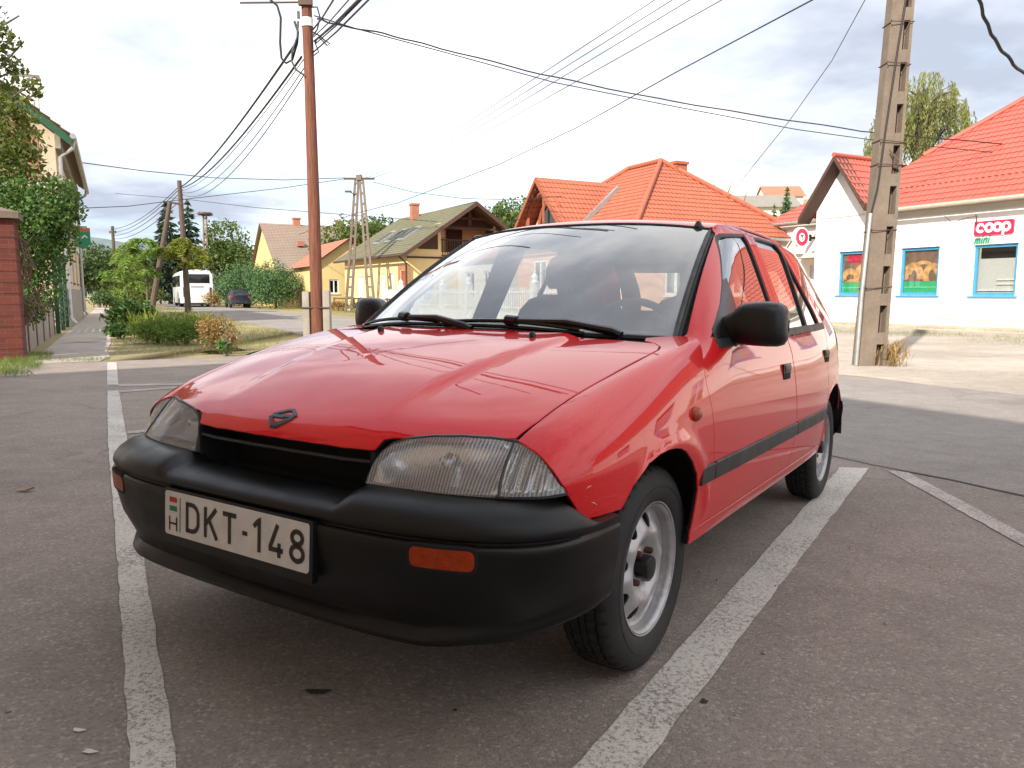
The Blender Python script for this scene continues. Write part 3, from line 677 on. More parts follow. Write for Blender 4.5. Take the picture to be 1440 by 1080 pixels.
# ---- wheels
def make_wheel():
    n = 180; prof = [(.170, .055), (.176, .064), (.190, .072), (.212, .0785), (.236, .0775), (.254, .071), (.266, .0635), (.2725, .055), (.2745, .046), (.2745, .040), (.2675, .0395), (.2675, .0335), (.2752, .033), (.2755, .012), (.2690, .0115), (.2690, .0075), (.2757, .007)]
    prof = prof+[(r, -h) for r, h in prof[::-1]]
    rows = []
    for i, (r, h) in enumerate(prof):
        row = []
        for j in range(n):
            a = 2*PI*j/n; rr_ = r
            if r > .2715 and abs(h) > .030 and j % 4 == 0: rr_ = r-.0065
            if r > .2715 and abs(h) <= .030 and (j+2) % 4 == 0: rr_ = r-.004
            if .262 < r < .2715 and abs(h) > .05 and j % 4 == 0: rr_ = r-.003
            row.append((rr_*math.cos(a), h, rr_*math.sin(a)))
        rows.append(row)
    b = MB(); b.grid(rows, closev=True)
    b.lathe([(.222, .0792), (.223, .0800), (.224, .0792)], 90, 'Y')
    w = b.build('wheel', M['tyre'], car, smooth=28)
    # rim: lip, barrel and pressed disc with eight windows
    b = MB(); b.lathe([(.1685, .050), (.1735, .060), (.1765, .0685), (.1795, .0695), (.1795, .0650), (.175, .060), (.171, .050)], 96, 'Y')
    b.lathe([(.1735, .0665), (.168, .061), (.1650, .054), (.1655, .050), (.1635, .044), (.162, .030), (.158, .0), (.153, -.05)], 96, 'Y')
    barrel = b.build('rim', M['rim'], w, smooth=40)
    DH = Spl([(.0, .034), (.03, .034), (.055, .032), (.071, .042), (.086, .054), (.100, .055), (.116, .046), (.132, .035), (.146, .030), (.156, .032), (.165, .038)])
    def disc(u, v):
        u = np.asarray(u, float); v = np.asarray(v, float); r = np.hypot(u, v); a = np.arctan2(v, u)
        y = DH(r)-.0075*np.cos(8*(a-PI/8))*np.exp(-((r-.122)/.022)**2)-.005*np.exp(-((r-.052)/.010)**2)*(.5+.5*np.cos(4*a))
        return np.stack([u, y, v], -1)
    circ = lambda r, k=72: [(r*math.cos(2*PI*i/k), r*math.sin(2*PI*i/k)) for i in range(k)]
    holes = []
    for i in range(8):
        a0 = PI/8+i*PI/4
        h = [(.112, -.13), (.106, -.05), (.106, .05), (.112, .13), (.126, .21), (.138, .23), (.145, .15), (.147, 0), (.145, -.15), (.138, -.23), (.126, -.21)]
        holes.append([(r*math.cos(a0+t*.92), r*math.sin(a0+t*.92)) for r, t in h])
    patch('rim_disc', disc, [circ(.160)]+holes, M['rim'], barrel, step=.009, thick=.006, ref=(0, -1, 0), rim=.002)
    b = MB(); b.lathe([(.151, -.03), (.05, -.025), (0, -.025)], 48, 'Y'); b.build('brake_drum', M['under'], barrel)
    b = MB(); b.lathe([(.034, .030), (.034, .064), (.031, .070), (.024, .0715), (0, .0715)], 36, 'Y'); b.build('hub_cap', M['gloss_black'], w, smooth=30)
    for i in range(4):
        a = PI/4+i*PI/2+.25; b = MB(); b.lathe([(.0095, .028), (.0095, .048), (.007, .054), (.0, .055)], 6, 'Y', (.054*math.cos(a), 0, .054*math.sin(a))); b.build('wheel_nut', M['rust'], w)
    return w
wh = make_wheel(); wh.location = (0, .668, .2745); wh.rotation_euler = (0, R(8), 0)
for x, y, rz, ry in ((-2.365, .662, 0, 25), (0, -.668, PI, 50), (-2.365, -.662, PI, 3)):
    w2 = copy_tree(wh, car); w2.location = (x, y, .2745); w2.rotation_euler = (0, R(ry), rz)
# ---- arches, floor, cabin
for cx_ in (.0, -2.365):
    for sg in (1, -1):
        b = MB(); pr = [(.335, .50), (.332, .77)]
        rows = [[(cx_+.01+.335*math.cos(R(a)), sg*y, .30+.335*math.sin(R(a))) for y in (.45, .765)] for a in np.linspace(22, 178, 30)]
        b.grid(rows); b.box((cx_, sg*.45, .52), (.60, .01, .26)); b.build('arch_liner', M['under'], car)
b = MB(); b.box((-1.25, 0, .265), (2.2, 1.2, .03)); b.box((-.30, 0, .56), (.05, 1.30, .55)); b.box((.18, 0, .34), (.5, .7, .08)); b.box((-1.2, 0, .33), (1.7, 1.40, .08)); b.box((-2.75, 0, .33), (.35, 1.2, .16)); b.build('underbody', M['under'], car)
b = MB()
for sg in (1, -1):
    V, F, N_ = patch_arrays(lambda x, z: SS(x, z)-np.stack([0*np.asarray(x), .05+0*np.asarray(x), 0*np.asarray(x)], -1), [[(-.36, .30), (-.36, .86), (-1.3, .875), (-2.3, .905), (-2.85, .9), (-2.85, .65), (-2.0, .65), (-2.0, .30)]], step=.12, thick=0, mirror=sg < 0)
    b.add(V, F)
    for (xa, za, xb, zb, w) in ((-1.265, .88, -1.30, 1.30, .05), (-2.2, .93, -1.93, 1.28, .05)):
        ya, yb = float(yside(xa, za))-.055, float(yside(xb, zb))-.05
        b.tube([(xa, sg*ya, za), (xb, sg*yb, zb)], w*.8, 8)
    b.tube([tuple(SW(sg*.985, v)+np.array([-.035, -sg*.012, -.02])) for v in np.linspace(0, 1, 8)], .028, 8)
b.build('door_lining', M['cabin'], car)
b = MB(); P = [[(x, y*w, z) for y in np.linspace(-1, 1, 15)] for x, z, w in ((-.30, .872, .63), (-.40, .885, .64), (-.52, .893, .66), (-.60, .885, .66), (-.64, .84, .66), (-.66, .68, .66), (-.62, .55, .66))]
b.grid(P); b.box((-.56, .34, .90), (.14, .36, .055)); b.build('dashboard', M['cabin'], car, smooth=50)
b = MB(); sw = [(-.80+.19*math.sin(a)*.42, .34+.185*math.cos(a), .835+.185*math.sin(a)*.9) for a in np.linspace(0, 2*PI, 33)[:-1]]
b.tube(sw+[sw[0], sw[1]], .014, 8, cap=False); b.tube([(-.80, .16, .835), (-.79, .34, .825), (-.80, .52, .835)], .018, 8); b.tube([(-.79, .34, .825), (-.62, .34, .77)], .03, 8); b.build('steering_wheel', M['cabin'], car)
def seat(y, x=-1.15, back=True):
    b = MB()
    P = []
    for t, hw, th in ((0, .22, .07), (.1, .24, .075), (.35, .25, .075), (.6, .245, .065), (.75, .23, .06), (.84, .19, .05), (.88, .12, .03)):
        cx_, cz_ = x-.08-.26*t, .50+.62*t; row = []
        for j in range(20):
            a = 2*PI*j/20; ca, sa = math.cos(a), math.sin(a)
            row.append((cx_+th*math.copysign(abs(ca)**.6, ca), y+hw*math.copysign(abs(sa)**.6, sa), cz_))
        P.append(row)
    b.grid(P, closev=True); b.box((x+.16, y, .46), (.50, .46, .14)); s_ = b.build('front_seat', M['cloth'], car, smooth=50)
    P = []
    for t, hw, th in ((0, .10, .03), (.2, .125, .045), (.6, .13, .048), (.9, .11, .035), (1, .07, .015)):
        cx_, cz_ = x-.335-.03*t, 1.075+.17*t
        P.append([(cx_+th*math.copysign(abs(math.cos(a))**.7, math.cos(a)), y+hw*math.copysign(abs(math.sin(a))**.7, math.sin(a)), cz_) for a in np.linspace(0, 2*PI, 21)[:-1]])
    h = MB(); h.grid(P, closev=True); h.add(P[-1], [tuple(range(20))]); h.build('headrest', M['cloth'], s_, smooth=50)
seat(.355); seat(-.355)
b = MB(); b.box((-2.05, 0, .46), (.5, 1.2, .16)); b.box((-2.33, 0, .74), (.14, 1.2, .48), rot=Matrix.Rotation(R(-18), 3, 'Y')); b.build('rear_seat', M['cloth'], car, bevel=.03)
b = MB(); b.box((-2.62, 0, .86), (.42, 1.18, .02)); b.build('parcel_shelf', M['cabin'], car)
V, F, N_ = patch_arrays(lambda x, y: SR(x, y)-np.stack([0*np.asarray(x), 0*np.asarray(x), .045+0*np.asarray(x)], -1), [[(-.90, -.48), (-.90, .48), (-2.4, .48), (-2.4, -.48)]], step=.12, thick=0)
b = MB(); b.add(V, F); b.build('headlining', M['cabin'], car)
b = MB(); b.box((-.90, 0, 1.235), (.03, .22, .06)); b.tube([(-.90, 0, 1.25), (-.86, 0, 1.305)], .012, 8); b.build('rear_view_mirror', M['cabin'], car, bevel=.01)
# rear bumper
PLR = [(-3.0, 0), (-2.995, .25), (-2.98, .45), (-2.945, .60), (-2.88, .69), (-2.78, .735), (-2.67, .765)]
sr = np.concatenate([[0], np.cumsum(np.linalg.norm(np.diff(PLR, axis=0), axis=1))]); RX, RY = Spl(list(zip(sr, [p[0] for p in PLR]))), Spl(list(zip(sr, [p[1] for p in PLR])))
rows = []
for s in np.linspace(-sr[-1], sr[-1], 41):
    x, y = float(RX(abs(s))), float(RY(abs(s)))*(1 if s >= 0 else -1)
    rows.append([(x+.12, y*.88, .515), (x+.03, y*.97, .515), (x, y, .495), (x-.008, y*1.005, .46), (x, y, .40), (x+.02, y*.98, .33), (x+.06, y*.95, .29), (x+.16, y*.9, .27)])
b = MB(); b.grid(rows); b.build('rear_bumper', M['plastic'], car, smooth=50)
# ---------------------------------------------------------------- street frame: s along the road (away), n across it (to the right)
TT = np.array([-.463, .886]); TT /= np.linalg.norm(TT); NN2 = np.array([TT[1], -TT[0]])
FPX = 1066.087; PIT = R(6.7405)
RZT = math.atan2(TT[1], TT[0])                     # rotation that lays local x along the street
def sat(t, a, b):
    t = np.asarray(t, float); return np.where(np.abs(t) < a, t, np.sign(t)*(a+b*(1-np.exp(-np.maximum(np.abs(t)-a, 0)/b))))
def gz(X, Y):
    Y = np.asarray(Y, float); return -(.0213*sat(X, 2.6, 1.2)+.0239*np.where(Y > 0, sat(Y, 5, 2.5), sat(Y, 1.5, 1.)))
def ray(px, py):
    a = (px-720)/FPX; b = (py-540)/FPX
    return np.array([a, math.cos(PIT)-b*math.sin(PIT), -math.sin(PIT)-b*math.cos(PIT)])
def atY(px, py, Y): d = ray(px, py); return Vector(d*Y/d[1]+np.array([0, 0, HCAM]))
def G(px, py):
    d = ray(px, py); t = HCAM/max(-d[2], 1e-3)
    for _ in range(60): t = (float(gz(d[0]*t, d[1]*t))-HCAM)/d[2]
    return Vector(d*t+np.array([0, 0, HCAM]))
def XY(s, n): return s*TT+n*NN2
def SN(s, n, z=0., ground=False):
    p = XY(s, n); return Vector((p[0], p[1], z+(float(gz(*p)) if ground else 0.)))
def to_sn(P): p = np.array(P[:2]); return float(p@TT), float(p@NN2)
# ---------------------------------------------------------------- setting materials
def make_asphalt(name, base, warm=1., cracks=True, speck=1., patchy=.2):
    t = NT(name); v = t.coord()
    big = t.ramp(t.noise(v, .35, 5, .6), [(.3, 1-patchy), (.7, 1+patchy*.6)])
    mid = t.ramp(t.noise(v, 4.5, 6, .65), [(.3, .86), (.7, 1.10)])
    vo = t.add('ShaderNodeTexVoronoi'); vo.inputs['Scale'].default_value = 125; t.link(v, vo.inputs['Vector'])
    rnd = t.add('ShaderNodeSeparateColor'); t.link(vo.outputs['Color'], rnd.inputs[0])
    st = t.ramp(rnd.outputs[0], [(0., 1-.45*speck), (.45, 1.), (.86, 1.05), (1., 1+.95*speck)])
    fine = t.ramp(t.noise(v, 420, 3, .7), [(.3, 1-.25*speck), (.7, 1+.25*speck)])
    c = t.mix(1., base, big, 'MULTIPLY'); c = t.mix(1., c, mid, 'MULTIPLY'); c = t.mix(1., c, st, 'MULTIPLY'); c = t.mix(1., c, fine, 'MULTIPLY')
    h = t.math('ADD', t.math('MULTIPLY', vo.outputs['Distance'], -1.), t.math('MULTIPLY', t.noise(v, 300, 4, .7), .8))
    if cracks:
        v2 = t.add('ShaderNodeVectorMath', operation='ADD'); nz = t.add('ShaderNodeTexNoise'); nz.inputs['Scale'].default_value = 1.3; nz.inputs['Detail'].default_value = 5; t.link(v, nz.inputs['Vector'])
        sc = t.add('ShaderNodeVectorMath', operation='SCALE'); sc.inputs[3].default_value = .9; t.link(nz.outputs['Color'], sc.inputs[0]); t.link(v, v2.inputs[0]); t.link(sc.outputs[0], v2.inputs[1])
        cr = t.add('ShaderNodeTexVoronoi', feature='DISTANCE_TO_EDGE'); cr.inputs['Scale'].default_value = .33; t.link(v2.outputs[0], cr.inputs['Vector'])
        msk = t.math('MULTIPLY', t.ramp(cr.outputs['Distance'], [(.0, 1.), (.0045, 0.)]), t.ramp(t.noise(v, .5, 2), [(.45, 0.), (.62, 1.)]))
        c = t.mix(t.math('MULTIPLY', msk, .55), c, tuple(x*.35 for x in base))
    t.set(Base_Color=c, Roughness=.93, Specular_IOR_Level=.25); t.bump(h, .55, .005); return t.m
M['asphalt'] = make_asphalt('parking_asphalt', (.262, .220, .192), speck=.5, patchy=.20)
M['road'] = make_asphalt('road_asphalt', (.255, .228, .208), speck=.4, patchy=.15)
M['walk'] = make_asphalt('pavement_asphalt', (.42, .365, .325), speck=.35, patchy=.15)
M['apron'] = make_asphalt('dusty_forecourt', (.40, .345, .29), speck=.35, patchy=.25)
M['dirt'] = plain('bare_verge_soil', (.17, .13, .085), .95, var=.35, scale=3, bump=.5, bscale=40)
def make_dry():
    t = NT('dry_grass_ground'); v = t.coord()
    a = t.mix(t.ramp(t.noise(v, .8, 6, .65), [(.35, 0.), (.65, 1.)]), (.30, .235, .115), (.15, .145, .05))
    c = t.mix(t.ramp(t.noise(v, 14, 6, .7), [(.3, 0.), (.75, 1.)]), a, (.36, .28, .15))
    t.set(Base_Color=c, Roughness=.95); t.bump(t.noise(v, 60, 5, .7), .8, .02); return t.m
M['verge'] = make_dry()
def make_line(wear=.5, col=(.50, .475, .44)):
    t = NT('worn_line_paint'); v = t.coord()
    n1 = t.noise(v, 75, 6, .8); n2 = t.noise(v, 3, 3); n3 = t.noise(v, 260, 4, .75)
    m = t.math('ADD', t.math('MULTIPLY', n1, .62), t.math('ADD', t.math('MULTIPLY', n2, .15), t.math('MULTIPLY', n3, .38)))
    k = t.ramp(m, [(wear-.03, 0.), (wear+.035, 1.)])
    c = t.mix(k, t.mix(n3, tuple(x*.82 for x in col), col), (.20, .172, .155))
    t.set(Base_Color=c, Roughness=.85); t.bump(t.noise(v, 300, 4, .7), .4, .003); return t.m
M['line'] = make_line(.600, (.60, .555, .50)); M['line2'] = make_line(.575, (.50, .46, .42))
def plaster(name, col, grime=.12, bump=.25):
    t = NT(name); v = t.coord()
    c = t.mix(t.ramp(t.noise(v, 1.1, 6, .65), [(.35, 0.), (.75, 1.)]), col, tuple(x*(1-grime) for x in col))
    z = t.coord(scale=(6, 6, .5)); c = t.mix(t.math('MULTIPLY', t.ramp(t.noise(z, 1.4, 5), [(.55, 0.), (.8, 1.)]), grime), c, (.25, .21, .17))
    t.set(Base_Color=c, Roughness=.9); t.bump(t.noise(v, 90, 4), bump, .006); return t.m
M['white_wall'] = plaster('white_render', (.76, .75, .72), .08); M['plinth'] = plaster('beige_plinth', (.46, .40, .30), .25)
M['grey_soffit'] = plaster('grey_cornice', (.50, .48, .43), .15); M['cream'] = plaster('cream_render', (.60, .47, .34), .25)
M['yellow'] = plaster('yellow_render', (.72, .56, .28), .08); M['yellow2'] = plaster('dull_yellow_render', (.60, .45, .20), .15); M['peach'] = plaster('peach_render', (.70, .40, .27), .08)
M['pale'] = plaster('pale_cream_render', (.72, .68, .58), .1)
def tile_mat(name, c0, c1, rough=.55, moss=None, **kw):
    t = NT(name); v = t.coord()
    c = t.mix(t.ramp(t.noise(v, 5, 6, .75), [(.3, 0.), (.7, 1.)]), c0, c1); c = t.mix(t.ramp(t.noise(v, .7, 5), [(.35, 0.), (.75, .35)]), c, tuple(x*.75 for x in c0))
    if moss: c = t.mix(t.ramp(t.noise(v, 2.2, 6, .7), [(.42, 0.), (.68, .8)]), c, moss)
    t.set(Base_Color=c, Roughness=rough, **kw); return t.m
M['roof_red'] = tile_mat('red_metal_tile', (.37, .075, .052), (.45, .105, .07), .5)
M['roof_orange'] = tile_mat('orange_clay_tile', (.31, .082, .045), (.41, .125, .065), .8)
M['roof_green'] = tile_mat('mossy_green_shingle', (.105, .10, .055), (.16, .15, .09), .9)
M['roof_brown'] = tile_mat('weathered_brown_tile', (.22, .15, .11), (.30, .21, .16), .9, moss=(.20, .18, .15))
M['roof_rust'] = tile_mat('rusty_red_tile', (.33, .12, .075), (.42, .18, .11), .85); M['roof_grey'] = tile_mat('grey_tile', (.20, .18, .16), (.26, .23, .20), .9)
def wood(name, c0, c1, sc=(14, 14, 1.2), rough=.8, bump=.6):
    t = NT(name); v = t.coord(scale=sc)
    n = t.noise(v, 2., 7, .7, .6)
    c = t.mix(t.ramp(n, [(.3, 0.), (.7, 1.)]), c0, c1); t.set(Base_Color=c, Roughness=rough); t.bump(n, bump, .02); return t.m
M['pole_wood'] = wood('tarred_pole_wood', (.055, .018, .010), (.24, .085, .045), (16, 16, .7), .85, .9); M['dark_wood'] = wood('dark_brown_timber', (.045, .022, .014), (.09, .045, .03))
M['old_wood'] = wood('weathered_pole_wood', (.06, .04, .03), (.12, .08, .058)); M['red_door'] = wood('red_brown_door', (.22, .06, .03), (.33, .10, .05))
def make_conc(name, c):
    t = NT(name); v = t.coord()
    k = t.mix(t.ramp(t.noise(v, 2.5, 6, .7), [(.3, 0.), (.7, 1.)]), c, tuple(x*.62 for x in c)); k = t.mix(t.ramp(t.noise(v, 30, 5, .7), [(.4, 0.), (.8, .6)]), k, tuple(x*.55 for x in c))
    t.set(Base_Color=k, Roughness=.93); t.bump(t.noise(v, 45, 6, .7), .7, .012); return t.m
M['concrete'] = make_conc('weathered_concrete', (.215, .165, .125)); M['concrete2'] = make_conc('grey_concrete', (.36, .32, .27))
def make_brick(name, c1, c2, mortar, s=4.):
    t = NT(name); v = t.coord(rot=(R(90), 0, 0)); b = t.add('ShaderNodeTexBrick'); b.inputs['Scale'].default_value = s
    for k, c in (('Color1', c1), ('Color2', c2), ('Mortar', mortar)): b.inputs[k].default_value = (*c, 1)
    b.inputs['Mortar Size'].default_value = .012; b.inputs['Brick Width'].default_value = .95; b.inputs['Row Height'].default_value = .29
    t.link(v, b.inputs['Vector']); c = t.mix(t.ramp(t.noise(t.coord(), 9, 5), [(.3, 0.), (.7, .35)]), b.outputs['Color'], tuple(x*.5 for x in c1))
    t.set(Base_Color=c, Roughness=.9); t.bump(t.math('MULTIPLY', b.outputs['Fac'], -1.), .8, .01); return t.m
M['brick'] = make_brick('red_brick', (.14, .027, .017), (.095, .020, .013), (.12, .08, .065)); M['brick_or'] = make_brick('orange_brick', (.42, .19, .10), (.36, .15, .08), (.35, .28, .2))
M['blue_frame'] = plain('blue_window_frame', (.045, .24, .42), .45); M['white_frame'] = plain('white_window_frame', (.74, .73, .70), .45)
M['metal'] = plain('galvanised_metal', (.42, .42, .41), .42, .7); M['gutter'] = plain('beige_gutter', (.44, .39, .31), .5, .2); M['iron'] = plain('rusty_iron', (.09, .055, .04), .75, .3, .3, 60)
M['cable'] = plain('black_cable', (.012, .013, .016), .6); M['wire'] = plain('bare_wire', (.10, .10, .11), .5, .3)
M['green_paint'] = plain('green_paint', (.012, .07, .03), .5); M['room'] = plain('dim_room', (.05, .05, .05), .9)
M['pane'] = glass('house_window_pane', (.75, .78, .78), 1.2, .07); M['curtain'] = plain('pale_curtain', (.55, .53, .50), .9, scale=25)
M['red_sign'] = plain('red_sign_face', (.55, .012, .06), .4); M['white_sign'] = plain('white_sign_face', (.80, .80, .78), .4); M['green_sign'] = plain('green_sign_face', (.01, .24, .12), .4); M['black'] = plain('black_paint', (.012, .012, .012), .5)
M['orange_sign'] = plain('orange_sign_face', (.50, .13, .03), .5)
def leaf_mat(name, a, b, c=None, trans=.35):
    t = NT(name); g = t.add('ShaderNodeNewGeometry'); stops = [(0., a), (.6, b), (1., c or b)]
    col = t.ramp(g.outputs['Random Per Island'], stops)
    t.set(Base_Color=col, Roughness=.6, Specular_IOR_Level=.3)
    tr = t.add('ShaderNodeBsdfTranslucent'); t.link(t.mix(.5, col, (.25, .30, .04)), tr.inputs[0])
    m = t.add('ShaderNodeMixShader'); m.inputs[0].default_value = trans; t.link(t.p.outputs[0], m.inputs[1]); t.link(tr.outputs[0], m.inputs[2]); t.link(m.outputs[0], t.out.inputs['Surface']); return t.m
M['leaf'] = leaf_mat('broadleaf', (0.045, 0.083, 0.021), (0.090, 0.143, 0.033), (0.150, 0.195, 0.053)); M['leaf_ivy'] = leaf_mat('ivy_leaf', (0.035, 0.079, 0.025), (0.070, 0.149, 0.035), (0.131, 0.228, 0.052), .25)
M['leaf_dark'] = leaf_mat('dark_leaf', (0.024, 0.051, 0.018), (0.045, 0.087, 0.027), (0.083, 0.128, 0.038), .2); M['leaf_olive'] = leaf_mat('olive_leaf', (.050, .075, .018), (.095, .125, .028), (.15, .165, .04))
M['leaf_yellow'] = leaf_mat('yellow_green_leaf', (.11, .15, .02), (.21, .235, .03), (.30, .29, .04), .45); M['leaf_fern'] = leaf_mat('frond_leaf', (0.104, 0.187, 0.042), (0.177, 0.291, 0.062), (0.270, 0.354, 0.073), .45)
M['leaf_willow'] = leaf_mat('willow_leaf', (0.145, 0.174, 0.051), (0.246, 0.261, 0.087), (0.377, 0.362, 0.131), .45); M['leaf_conifer'] = leaf_mat('conifer_spray', (0.042, 0.096, 0.042), (0.077, 0.163, 0.058), (0.134, 0.230, 0.077), .15)
M['leaf_spruce'] = leaf_mat('spruce_spray', (0.014, 0.031, 0.022), (0.026, 0.050, 0.031), (0.042, 0.072, 0.036), .1); M['leaf_dry'] = leaf_mat('dry_brown_leaf', (0.200, 0.112, 0.044), (0.312, 0.188, 0.075), (0.425, 0.275, 0.112), .3)
M['blade'] = leaf_mat('grass_blade', (0.180, 0.165, 0.045), (0.300, 0.255, 0.083), (0.150, 0.210, 0.045), .35); M['blade_green'] = leaf_mat('green_grass_blade', (0.068, 0.121, 0.024), (0.121, 0.189, 0.041), (0.203, 0.230, 0.068), .35)
M['bark'] = wood('tree_bark', (.07, .055, .042), (.14, .11, .085), (8, 8, 2)); M['vine'] = plain('dry_vine', (.16, .10, .07), .9, bump=.6, bscale=30)
# ---------------------------------------------------------------- helpers for things in world coordinates
def rel(mb, name, mat, root, **kw):
    """build a mesh given in world coordinates as a part of root (or as a thing of its own with the origin at its base)"""
    o = root.matrix_world.translation if False else root.location
    mb.v = [(x-o[0], y-o[1], z-o[2]) for x, y, z in mb.v]
    return mb.build(name, mat, root, **kw)
def sub(mb, name, mat, root, parent, **kw):
    o = root.location; mb.v = [(x-o[0], y-o[1], z-o[2]) for x, y, z in mb.v]; return mb.build(name, mat, parent, **kw)
def solo(mb, name, mat, base, label, cat, group=None, kind=None, **kw):
    b = Vector(base); mb.v = [(x-b[0], y-b[1], z-b[2]) for x, y, z in mb.v]
    ob = mb.build(name, mat, None, **kw); ob.location = b; return tag(ob, label, cat, group, kind)
def sheet(name, poly, dz, mat, step=1.2, label=None, kind='structure'):
    S = lambda u, v: np.stack([np.asarray(u, float), np.asarray(v, float), gz(u, v)+dz], -1)
    V, F, N = patch_arrays(S, [poly], step=step, thick=0, ref=(0, 0, -50))
    b = MB(); b.add(V, F); o = b.build(name, mat, None, smooth=180, fixn=False); return tag(o, kind=kind)
def snp(pts): return [tuple(XY(s, n)) for s, n in pts]
class Facade:
    """vertical wall from (s0,n0) to (s1,n1); 'inn' = +1 when the inside lies left of the walking direction"""
    def __init__(s, a, b, inn):
        s.a = XY(*a); s.b = XY(*b); d = s.b-s.a; s.L = float(np.linalg.norm(d)); s.d = d/s.L; s.i = np.array([-s.d[1], s.d[0]])*inn
    def p(s, u, z, dep=0.): q = s.a+s.d*u+s.i*dep; return (q[0], q[1], z)
    def wall(s, mb, u0, u1, z0, z1, holes=(), dep=.18, thick=.0):
        us = sorted({u0, u1, *[h[k] for h in holes for k in (0, 1)]}); zs = sorted({z0, z1, *[h[k] for h in holes for k in (2, 3)]})
        for i in range(len(us)-1):
            for j in range(len(zs)-1):
                cu, cz = (us[i]+us[i+1])/2, (zs[j]+zs[j+1])/2
                if any(h[0] < cu < h[1] and h[2] < cz < h[3] for h in holes): continue
                mb.add([s.p(us[i], zs[j]), s.p(us[i+1], zs[j]), s.p(us[i+1], zs[j+1]), s.p(us[i], zs[j+1])], [(0, 1, 2, 3)])
        for (a, b, c, d) in holes:
            for (p, q) in (((a, c), (b, c)), ((b, c), (b, d)), ((b, d), (a, d)), ((a, d), (a, c))):
                mb.add([s.p(*p), s.p(*q), s.p(*q, dep), s.p(*p, dep)], [(0, 1, 2, 3)])
    def bar(s, mb, u0, u1, z0, z1, d0, d1):
        P = [s.p(u, z, d) for d in (d0, d1) for u, z in ((u0, z0), (u1, z0), (u1, z1), (u0, z1))]
        mb.add(P, [(0, 1, 2, 3), (7, 6, 5, 4), (0, 4, 5, 1), (1, 5, 6, 2), (2, 6, 7, 3), (3, 7, 4, 0)])
    def window(s, root, u0, u1, z0, z1, fm, pm=None, w=.07, mull=(0.5,), cross=(), dep=.10, sill=None, label=None, room=None):
        b = MB(); g = .004
        s.bar(b, u0+g, u0+w, z0+g, z1-g, dep, dep+.07); s.bar(b, u1-w, u1-g, z0+g, z1-g, dep, dep+.07); s.bar(b, u0+w, u1-w, z0+g, z0+w, dep, dep+.07); s.bar(b, u0+w, u1-w, z1-w, z1-g, dep, dep+.07)
        for m in mull: um = u0+(u1-u0)*m; s.bar(b, um-w*.45, um+w*.45, z0+w, z1-w, dep+.01, dep+.06)
        for c in cross: zm = z0+(z1-z0)*c; s.bar(b, u0+w, u1-w, zm-w*.4, zm+w*.4, dep+.012, dep+.058)
        if sill: s.bar(b, u0-.08, u1+.08, z0-.05, z0-.004, -.06, dep)
        fr = rel(b, 'window', fm, root, smooth=0)
        if label: fr['label'] = label
        b = MB(); b.add([s.p(u0+w*.5, z0+w*.5, dep+.035), s.p(u1-w*.5, z0+w*.5, dep+.035), s.p(u1-w*.5, z1-w*.5, dep+.035), s.p(u0+w*.5, z1-w*.5, dep+.035)], [(0, 1, 2, 3)])
        sub(b, 'pane', pm or M['pane'], root, fr, smooth=0, fixn=False)
        if room is not None:
            b = MB(); s.bar(b, u0-.0, u1+.0, z0, z1, dep+.30, dep+.32); sub(b, 'curtain', room, root, fr, smooth=0)
        return fr
def roof_plane(mb, e0, e1, r0, r1, course=.34, pitch=.21, step=.028, wave=.014, cols=5):
    """tiled slope between eave e0-e1 and ridge r0-r1 (same order), real courses and rolls"""
    e0, e1, r0, r1 = (np.array(p, float) for p in (e0, e1, r0, r1))
    ux = (e1-e0); L = np.linalg.norm(ux); ux = ux/L; up = (r0+r1)/2-(e0+e1)/2; up = up-ux*np.dot(up, ux); H = np.linalg.norm(up); up /= H
    nr = np.cross(ux, up); nr = nr if nr[2] > 0 else -nr
    n = max(1, int(round(H/course)))
    ul = [np.dot(e0-e0, ux), np.dot(r0-e0, ux)]; ur = [L, np.dot(r1-e0, ux)]
    lo, hi = min(ul), max(ur); us = np.arange(lo, hi+pitch/cols, pitch/cols)
    for i in range(n):
        va, vb = i/n, (i+1)/n; rows = []
        for v, d in ((va, 0.), (va, step), (vb, .004)):
            a, b = ul[0]+(ul[1]-ul[0])*v, ur[0]+(ur[1]-ur[0])*v
            q = np.clip(us, min(a, b), max(a, b)); h = d+(wave*np.sin(2*PI*us/pitch) if d > 0 else 0*us)
            rows.append(e0[None]+q[:, None]*ux+up*(v*H)+h[:, None]*nr)
        mb.grid(rows)
def cable(pts, r, name, label, group, mat='cable', sag=0., n=24, cat='cable', twist=0):
    pts = [Vector(p) for p in pts]
    if len(pts) == 2:
        a, b = pts; pts = [a.lerp(b, t)-Vector((0, 0, sag*4*t*(1-t))) for t in np.linspace(0, 1, n)]
    if twist:
        P2 = []
        for i in range(len(pts)*6-5):
            k, f = divmod(i, 6); p = pts[k] if f == 0 else pts[k].lerp(pts[k+1], f/6); P2.append(p+Vector((0, math.cos(i*1.3)*twist, math.sin(i*1.3)*twist)))
        pts = P2
    m = MB(); m.tube(pts, max(r*1.45, .0115), 5); return solo(m, name, M[mat], pts[0], label, cat, group, fixn=False)
